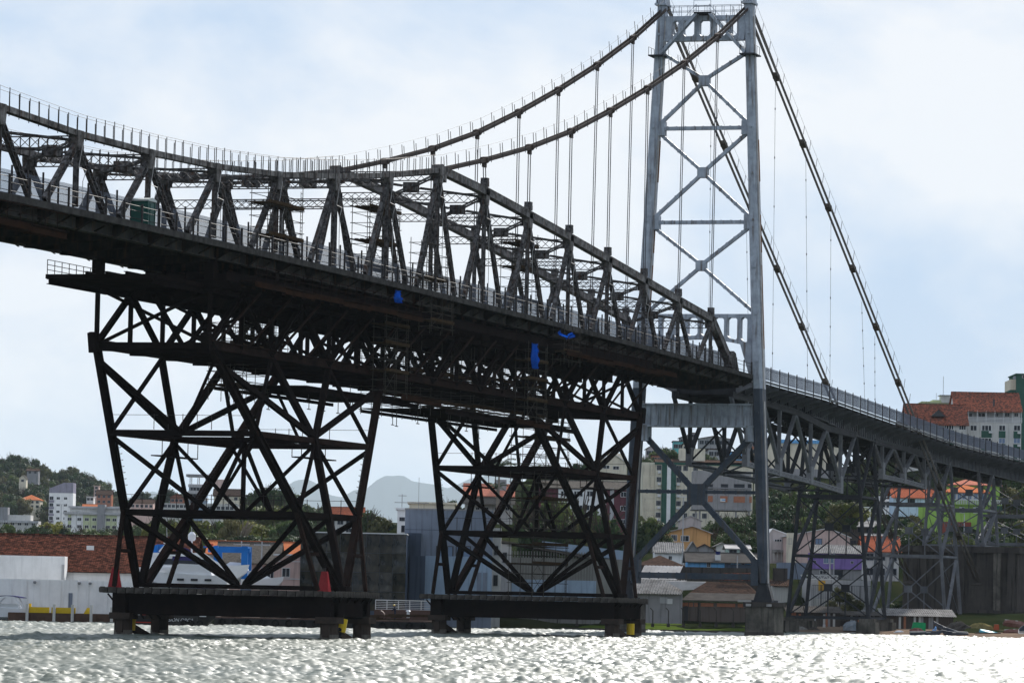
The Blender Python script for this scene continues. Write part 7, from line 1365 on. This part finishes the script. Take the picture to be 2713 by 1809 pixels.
rowboat('dark blue wooden boat lying at the water edge, blue stern to the right', 2192, 1460, 574, 183, 3.6, BOATD, 0, -8); rowboat('long low dark skiff in front of the seated man', 2128, 1460, 573, 2, 4.4, BOATD, 0, 6); rowboat('pointed dark boat leaning against the shack with raised bow', 2170, 1449, 580, 170, 3.6, BOATD, -16, 0); rowboat('turquoise upturned boat resting on beams', 2276, 1450, 578, 5, 3.0, TURQ, 10, 180, True); rowboat('rusty red boat hull lying open towards the water', 2326, 1458, 580, 20, 2.6, RUSTY, 0, -35); rowboat('upper rusty boat stacked at the right edge', 2330, 1438, 584, 10, 3.0, RUSTY, 8, -30); rowboat('dark blue boat bow at the right picture edge', 2350, 1456, 578, 80, 4.0, BOATD, -12, 0)
bx_('beam_stack', 'dark beams supporting the turquoise boat', 'beams', 2236, 2300, 1451, 1456, 576, .8, W_WOOD, None)
s_, _, z = sd(2150, 1458, 575); p = wpos(s_, 575)
person('seated man in a light blue shirt working on the beach skiff', (p[0], p[1], z + .1), CITY + R(180), [(0, 0, .48), (.02, 0, .72), (.1, 0, .98), (.13, 0, 1.08), (.1, -.1, .5), (.45, -.12, .58), (.48, -.12, .12), (.6, -.12, .1), (.1, .1, .5), (.45, .12, .55), (.5, .12, .12), (.62, .12, .1), (.1, -.2, .95), (.22, -.24, .72), (.42, -.18, .66), (.1, .2, .95), (.24, .24, .72), (.44, .18, .68)], [(0, 1), (1, 2), (2, 3), (0, 4), (4, 5), (5, 6), (6, 7), (0, 8), (8, 9), (9, 10), (10, 11), (2, 12), (12, 13), (13, 14), (2, 15), (15, 16), (16, 17)], [.16, .15, .17, .07, .1, .075, .055, .045, .1, .075, .055, .045, .075, .055, .04, .075, .055, .04], {'body': CLB, 'extra': [('head', SKIN, ((.16, 0, 1.2), .1, 1.2)), ('hair', HAIR, ((.14, 0, 1.25), .11, .9))]}, False)
# ---------------------------------------------------------------- shore walls, fence posts, street poles
LAWN = mat('lawn', (.07, .10, .02), .95, 0, (.045, .065, .016), .8, .5, bump=.5, bscale=9)
b = Bld('sea_wall', 'low dark sea wall edging the grass strip below the sheds', 'wall', 1125, 1735, 1437, 1462, 552, 1.0, gz=-.5); b.wall(CONCD, z0=-2)
b2 = Bld('grass_strip', 'narrow mown grass strip on top of the sea wall', 'grass', 1125, 1735, 1436.5, 1444, 553, 38, gz=-.5); lw = MB(); n = 60
vv_ = []; ff_ = []
for i in range(n + 1):
    x = -b2.w / 2 + b2.w * i / n
    vv_ += [(x, 0, b2.h - .05), (x, 10, b2.h + .42), (x, 40, b2.h + .55)]
for i in range(n): a = i * 3; ff_ += [(a, a + 3, a + 4, a + 1), (a + 1, a + 4, a + 5, a + 2)]
lw.add(vv_, ff_); o_ = b2.P(lw, 'lawn', LAWN); b2.root['kind'] = 'structure'
for k_ in ('label', 'category'): 
    if k_ in b2.root: del b2.root[k_]
pm = MB(); pm.box(-.07, .07, -.07, .07, 0, 1.9); pm.bar((0, 0, 1.9), (-.35, 0, 2.25), .1, .1); pm.box(-.2, .2, -.15, .15, -.2, .25); pmd = meshdata(pm, 'fence_post', CONCD)
for i, px in enumerate((1190, 1235, 1280, 1325, 1499, 1535, 1570, 1608, 1645, 1684, 1715)):
    s_, _, z = sd(px, 1434, 556); p = wpos(s_, 556); o = bpy.data.objects.new('fence_post', pmd); col.objects.link(o); o.location = (p[0], p[1], z - .1); o.rotation_euler = (0, 0, CITY); tag(o, 'bent-top concrete fence post on the grass strip, %s from the left' % ('first', 'second', 'third', 'fourth', 'fifth', 'sixth', 'seventh', 'eighth', 'ninth', 'tenth', 'last')[i], 'fence post', 'posts on the grass strip')
def pole(x, yt, yb, D, label, arms=True, lamp=False):
    (s_, _, z1), (_, _, z0) = sd(x, yt, D), sd(x, yb, D); p = wpos(s_, D); t = thing('lamp_post' if lamp else 'utility_pole', label, 'pole', (p[0], p[1], z0), CITY, 'poles'); h = z1 - z0; LB(MB().tube((0, 0, -2), (0, 0, h), .11, 7, .08), 'shaft', W_LGREY, t)
    if lamp: LB(MB().box(-1.1, 1.1, -.15, .15, h - .05, h + .1), 'lamp_arm', FRW, t)
    elif arms: LB(MB().box(-1.0, 1.0, -.08, .08, h - .5, h - .35), 'cross_arm', W_LGREY, t)
pole(602, 1243, 1345, 540, 'pale utility pole with cross arm behind the salmon house'); pole(555, 1242, 1345, 546, 'pale utility pole behind the blue travel lift'); pole(141, 1158, 1240, 1100, 'tall twin-arm lamp post before the long apartment block', lamp=True); pole(176, 1172, 1236, 1000, 'lamp post right of the twin-arm one by the apartment block', lamp=True); pole(1570, 1141, 1292, 690, 'slim street lamp in front of the orange house', lamp=True); pole(1907, 1262, 1380, 640, 'grey pole beside the purple house', arms=False); pole(1916, 1268, 1390, 636, 'second grey pole beside the purple house', arms=False); pole(1694, 1275, 1320, 655, 'short pole at the blue house', arms=False); pole(2215, 1180, 1215, 785, 'thin pole below the lime green house', arms=False)

# ================================================================== GROUND, MOUNTAINS, HAZE
SHORE = [(-140, 499), (-60, 499), (-49, 500), (-20, 515), (-4, 545), (20, 552), (32, 560), (40, 580), (48, 586), (62, 572), (80, 566), (160, 560)]
shx, shd = zip(*SHORE)
for s_ in range(-130, 150, 12): ground(s_, float(np.interp(s_, shx, shd)) + 14, 1.2)
for s_ in range(35, 100, 8): ground(s_, float(np.interp(s_, shx, shd)) + 3, .35)
for q in (-300, -150, 150, 300): ground(q, 2900, 8)
for s_, D, z in ((70, 1150, 22), (100, 1100, 24), (140, 1050, 26), (0, 1150, 12), (-60, 1250, 6), (-120, 1400, 3), (-200, 1500, 3), (-100, 700, 1.5), (-60, 700, 1.5), (-20, 660, 1.5)): ground(s_, D, z)
C3 = np.array(CTRL); gd_ = np.concatenate([np.linspace(466, 700, 90), np.linspace(706, 1300, 90), np.linspace(1320, 3000, 50)]); ga = np.linspace(-.17, .17, 150)
AA, GD = np.meshgrid(ga, gd_); GS = AA * GD; flat = np.stack([GS.ravel(), GD.ravel()], 1); Z = np.zeros(len(flat))
for i0 in range(0, len(flat), 4000):
    q = flat[i0:i0 + 4000]; sc2 = (q[:, 1:2] / 700.); d2 = ((q[:, None, 0] - C3[None, :, 0]) / (sc2 * 1.0)) ** 2 + ((q[:, None, 1] - C3[None, :, 1]) / (sc2 * 2.2)) ** 2; w_ = 1 / (d2 + 6) ** 2.0; Z[i0:i0 + 4000] = (w_ * C3[None, :, 2]).sum(1) / w_.sum(1)
Z = Z.reshape(GS.shape)
for bs, bD, bw_, bz in BASES:            # the ground steps down in front of each building so its footing stays clear
    msk = (GD < bD - .5) & (np.abs(GS * bD / GD - bs) < bw_) & (GD > bD * .55)
    lim = CAM[2] + (bz - .2 - CAM[2]) * GD / bD; Z = np.where(msk, np.minimum(Z, lim), Z)
Z = Z - 2.5 * np.clip((GD - 900) / 300, 0, 1) - 4 * np.clip((GD - 1700) / 300, 0, 1); sh = np.interp(GS, shx, shd); tt = np.clip((GD - sh) / 6, 0, 1); beach = np.clip((GS - 36) / 4, 0, 1); Z = np.where(GD < sh, -2.5, Z * (tt * beach + (1 - beach) * np.clip(tt * 3, 0, 1)) + (1 - np.clip(tt * 6, 0, 1)) * -2.0 * (1 - beach) - .1 * beach)
X = CAM[0] + GS * RH[0] + GD * FH[0]; Y = CAM[1] + GS * RH[1] + GD * FH[1]; nr, nc = X.shape; ii = np.arange(nr * nc).reshape(nr, nc); ff = np.stack([ii[:-1, :-1], ii[:-1, 1:], ii[1:, 1:], ii[1:, :-1]], -1).reshape(-1, 4)
me = bpy.data.meshes.new('ground'); me.from_pydata(np.stack([X, Y, Z], -1).reshape(-1, 3).tolist(), [], ff.tolist()); me.update(); [setattr(p_, 'use_smooth', True) for p_ in me.polygons]
GRM = mat('ground_soil', (.012, .018, .008), .95, 0, (.03, .032, .015), .12, .5, bump=.6, bscale=2); me.materials.append(GRM); go = bpy.data.objects.new('ground', me); col.objects.link(go); struct(go)
SAND = mat('sand', (.20, .145, .105), .95, 0, (.13, .10, .08), .4, .5, bump=.5, bscale=6)
mb = MB(); pts_ = [(1800, 585, 0), (1900, 586, 0), (2000, 584, 0), (2100, 577, 0), (2200, 572, 0), (2352, 568, 0), (2480, 566, 0)]; v_ = []; f_ = []
for (px, D, _) in pts_:
    s_ = (px - 1176) / PXS * D; p0, p1, p2 = wpos(s_, D - 3), wpos(s_, D + 4), wpos(s_, D + 26); v_ += [(p0[0], p0[1], -.25), (p1[0], p1[1], .38), (p2[0], p2[1], .9)]
for i in range(len(pts_) - 1): a = i * 3; f_ += [(a, a + 3, a + 4, a + 1), (a + 1, a + 4, a + 5, a + 2)]
mb.add(v_, f_); struct(mb.build('beach', SAND))
# distant mountains
MSIL = [(-400, 1190), (-100, 1165), (150, 1150), (300, 1142), (352, 1128), (420, 1150), (520, 1158), (600, 1150), (640, 1128), (676, 1104), (704, 1099), (732, 1112), (758, 1136), (786, 1142), (812, 1126), (842, 1122), (862, 1104), (882, 1092), (924, 1092), (948, 1104), (984, 1110), (1030, 1122), (1062, 1108), (1084, 1098), (1118, 1092), (1164, 1088), (1200, 1106), (1260, 1130), (1340, 1150), (1440, 1165), (1700, 1180), (2100, 1200), (2800, 1250)]
mx1, my1 = zip(*MSIL); DM = 45000; v_ = []; f_ = []; xs_ = np.arange(-400, 2800, 6.); rngm = np.random.default_rng(2); nz_ = np.convolve(rngm.normal(0, 1, len(xs_) + 8), np.ones(9) / 9, 'valid')
rows_ = [(-5600, -.02), (-3700, .32), (-1800, .72), (0, 1.), (1800, .6), (4200, -.02)]
for i, x in enumerate(xs_):
    s_, _, z = sd(x, float(np.interp(x, mx1, my1)) + 2.2 * nz_[i], DM)
    for k_, (dd, fz) in enumerate(rows_): jit = (nz_[i] * 60 if 0 < k_ < 5 else 0); p = wpos(s_ * (DM + dd) / DM, DM + dd); v_.append((p[0], p[1], z * fz + (jit * .5 if k_ in (1, 2, 4) else 0)))
m_ = len(rows_)
for i in range(len(xs_) - 1):
    for k_ in range(m_ - 1): a = i * m_ + k_; f_.append((a, a + m_, a + m_ + 1, a + 1))
mb = MB(); mb.add(v_, f_); mo = mb.build('mountains', mat('mountain_forest', (.02, .028, .026), .95, 0, (.03, .036, .03), .002, .5)); struct(mo); [setattr(p_, 'use_smooth', True) for p_ in mo.data.polygons]
if HAZE:
    mb = MB(); mb.box(-4000, 52500, -16000, 28000, -4, 1500); hz = mb.build('haze', mat('haze_dummy', (1, 1, 1))); hm = bpy.data.materials.new('haze_air'); hm.use_nodes = True; ht = hm.node_tree; ht.nodes.clear(); ho = N(ht, 'ShaderNodeOutputMaterial'); pv = N(ht, 'ShaderNodeVolumePrincipled'); pv.inputs['Color'].default_value = HAZE_C; pv.inputs['Density'].default_value = HAZE; pv.inputs['Anisotropy'].default_value = .0; ht.links.new(pv.outputs[0], ho.inputs['Volume']); hz.data.materials.clear(); hz.data.materials.append(hm); stuff(hz); sc.cycles.volume_step_rate = 10; sc.cycles.volume_max_steps = 32
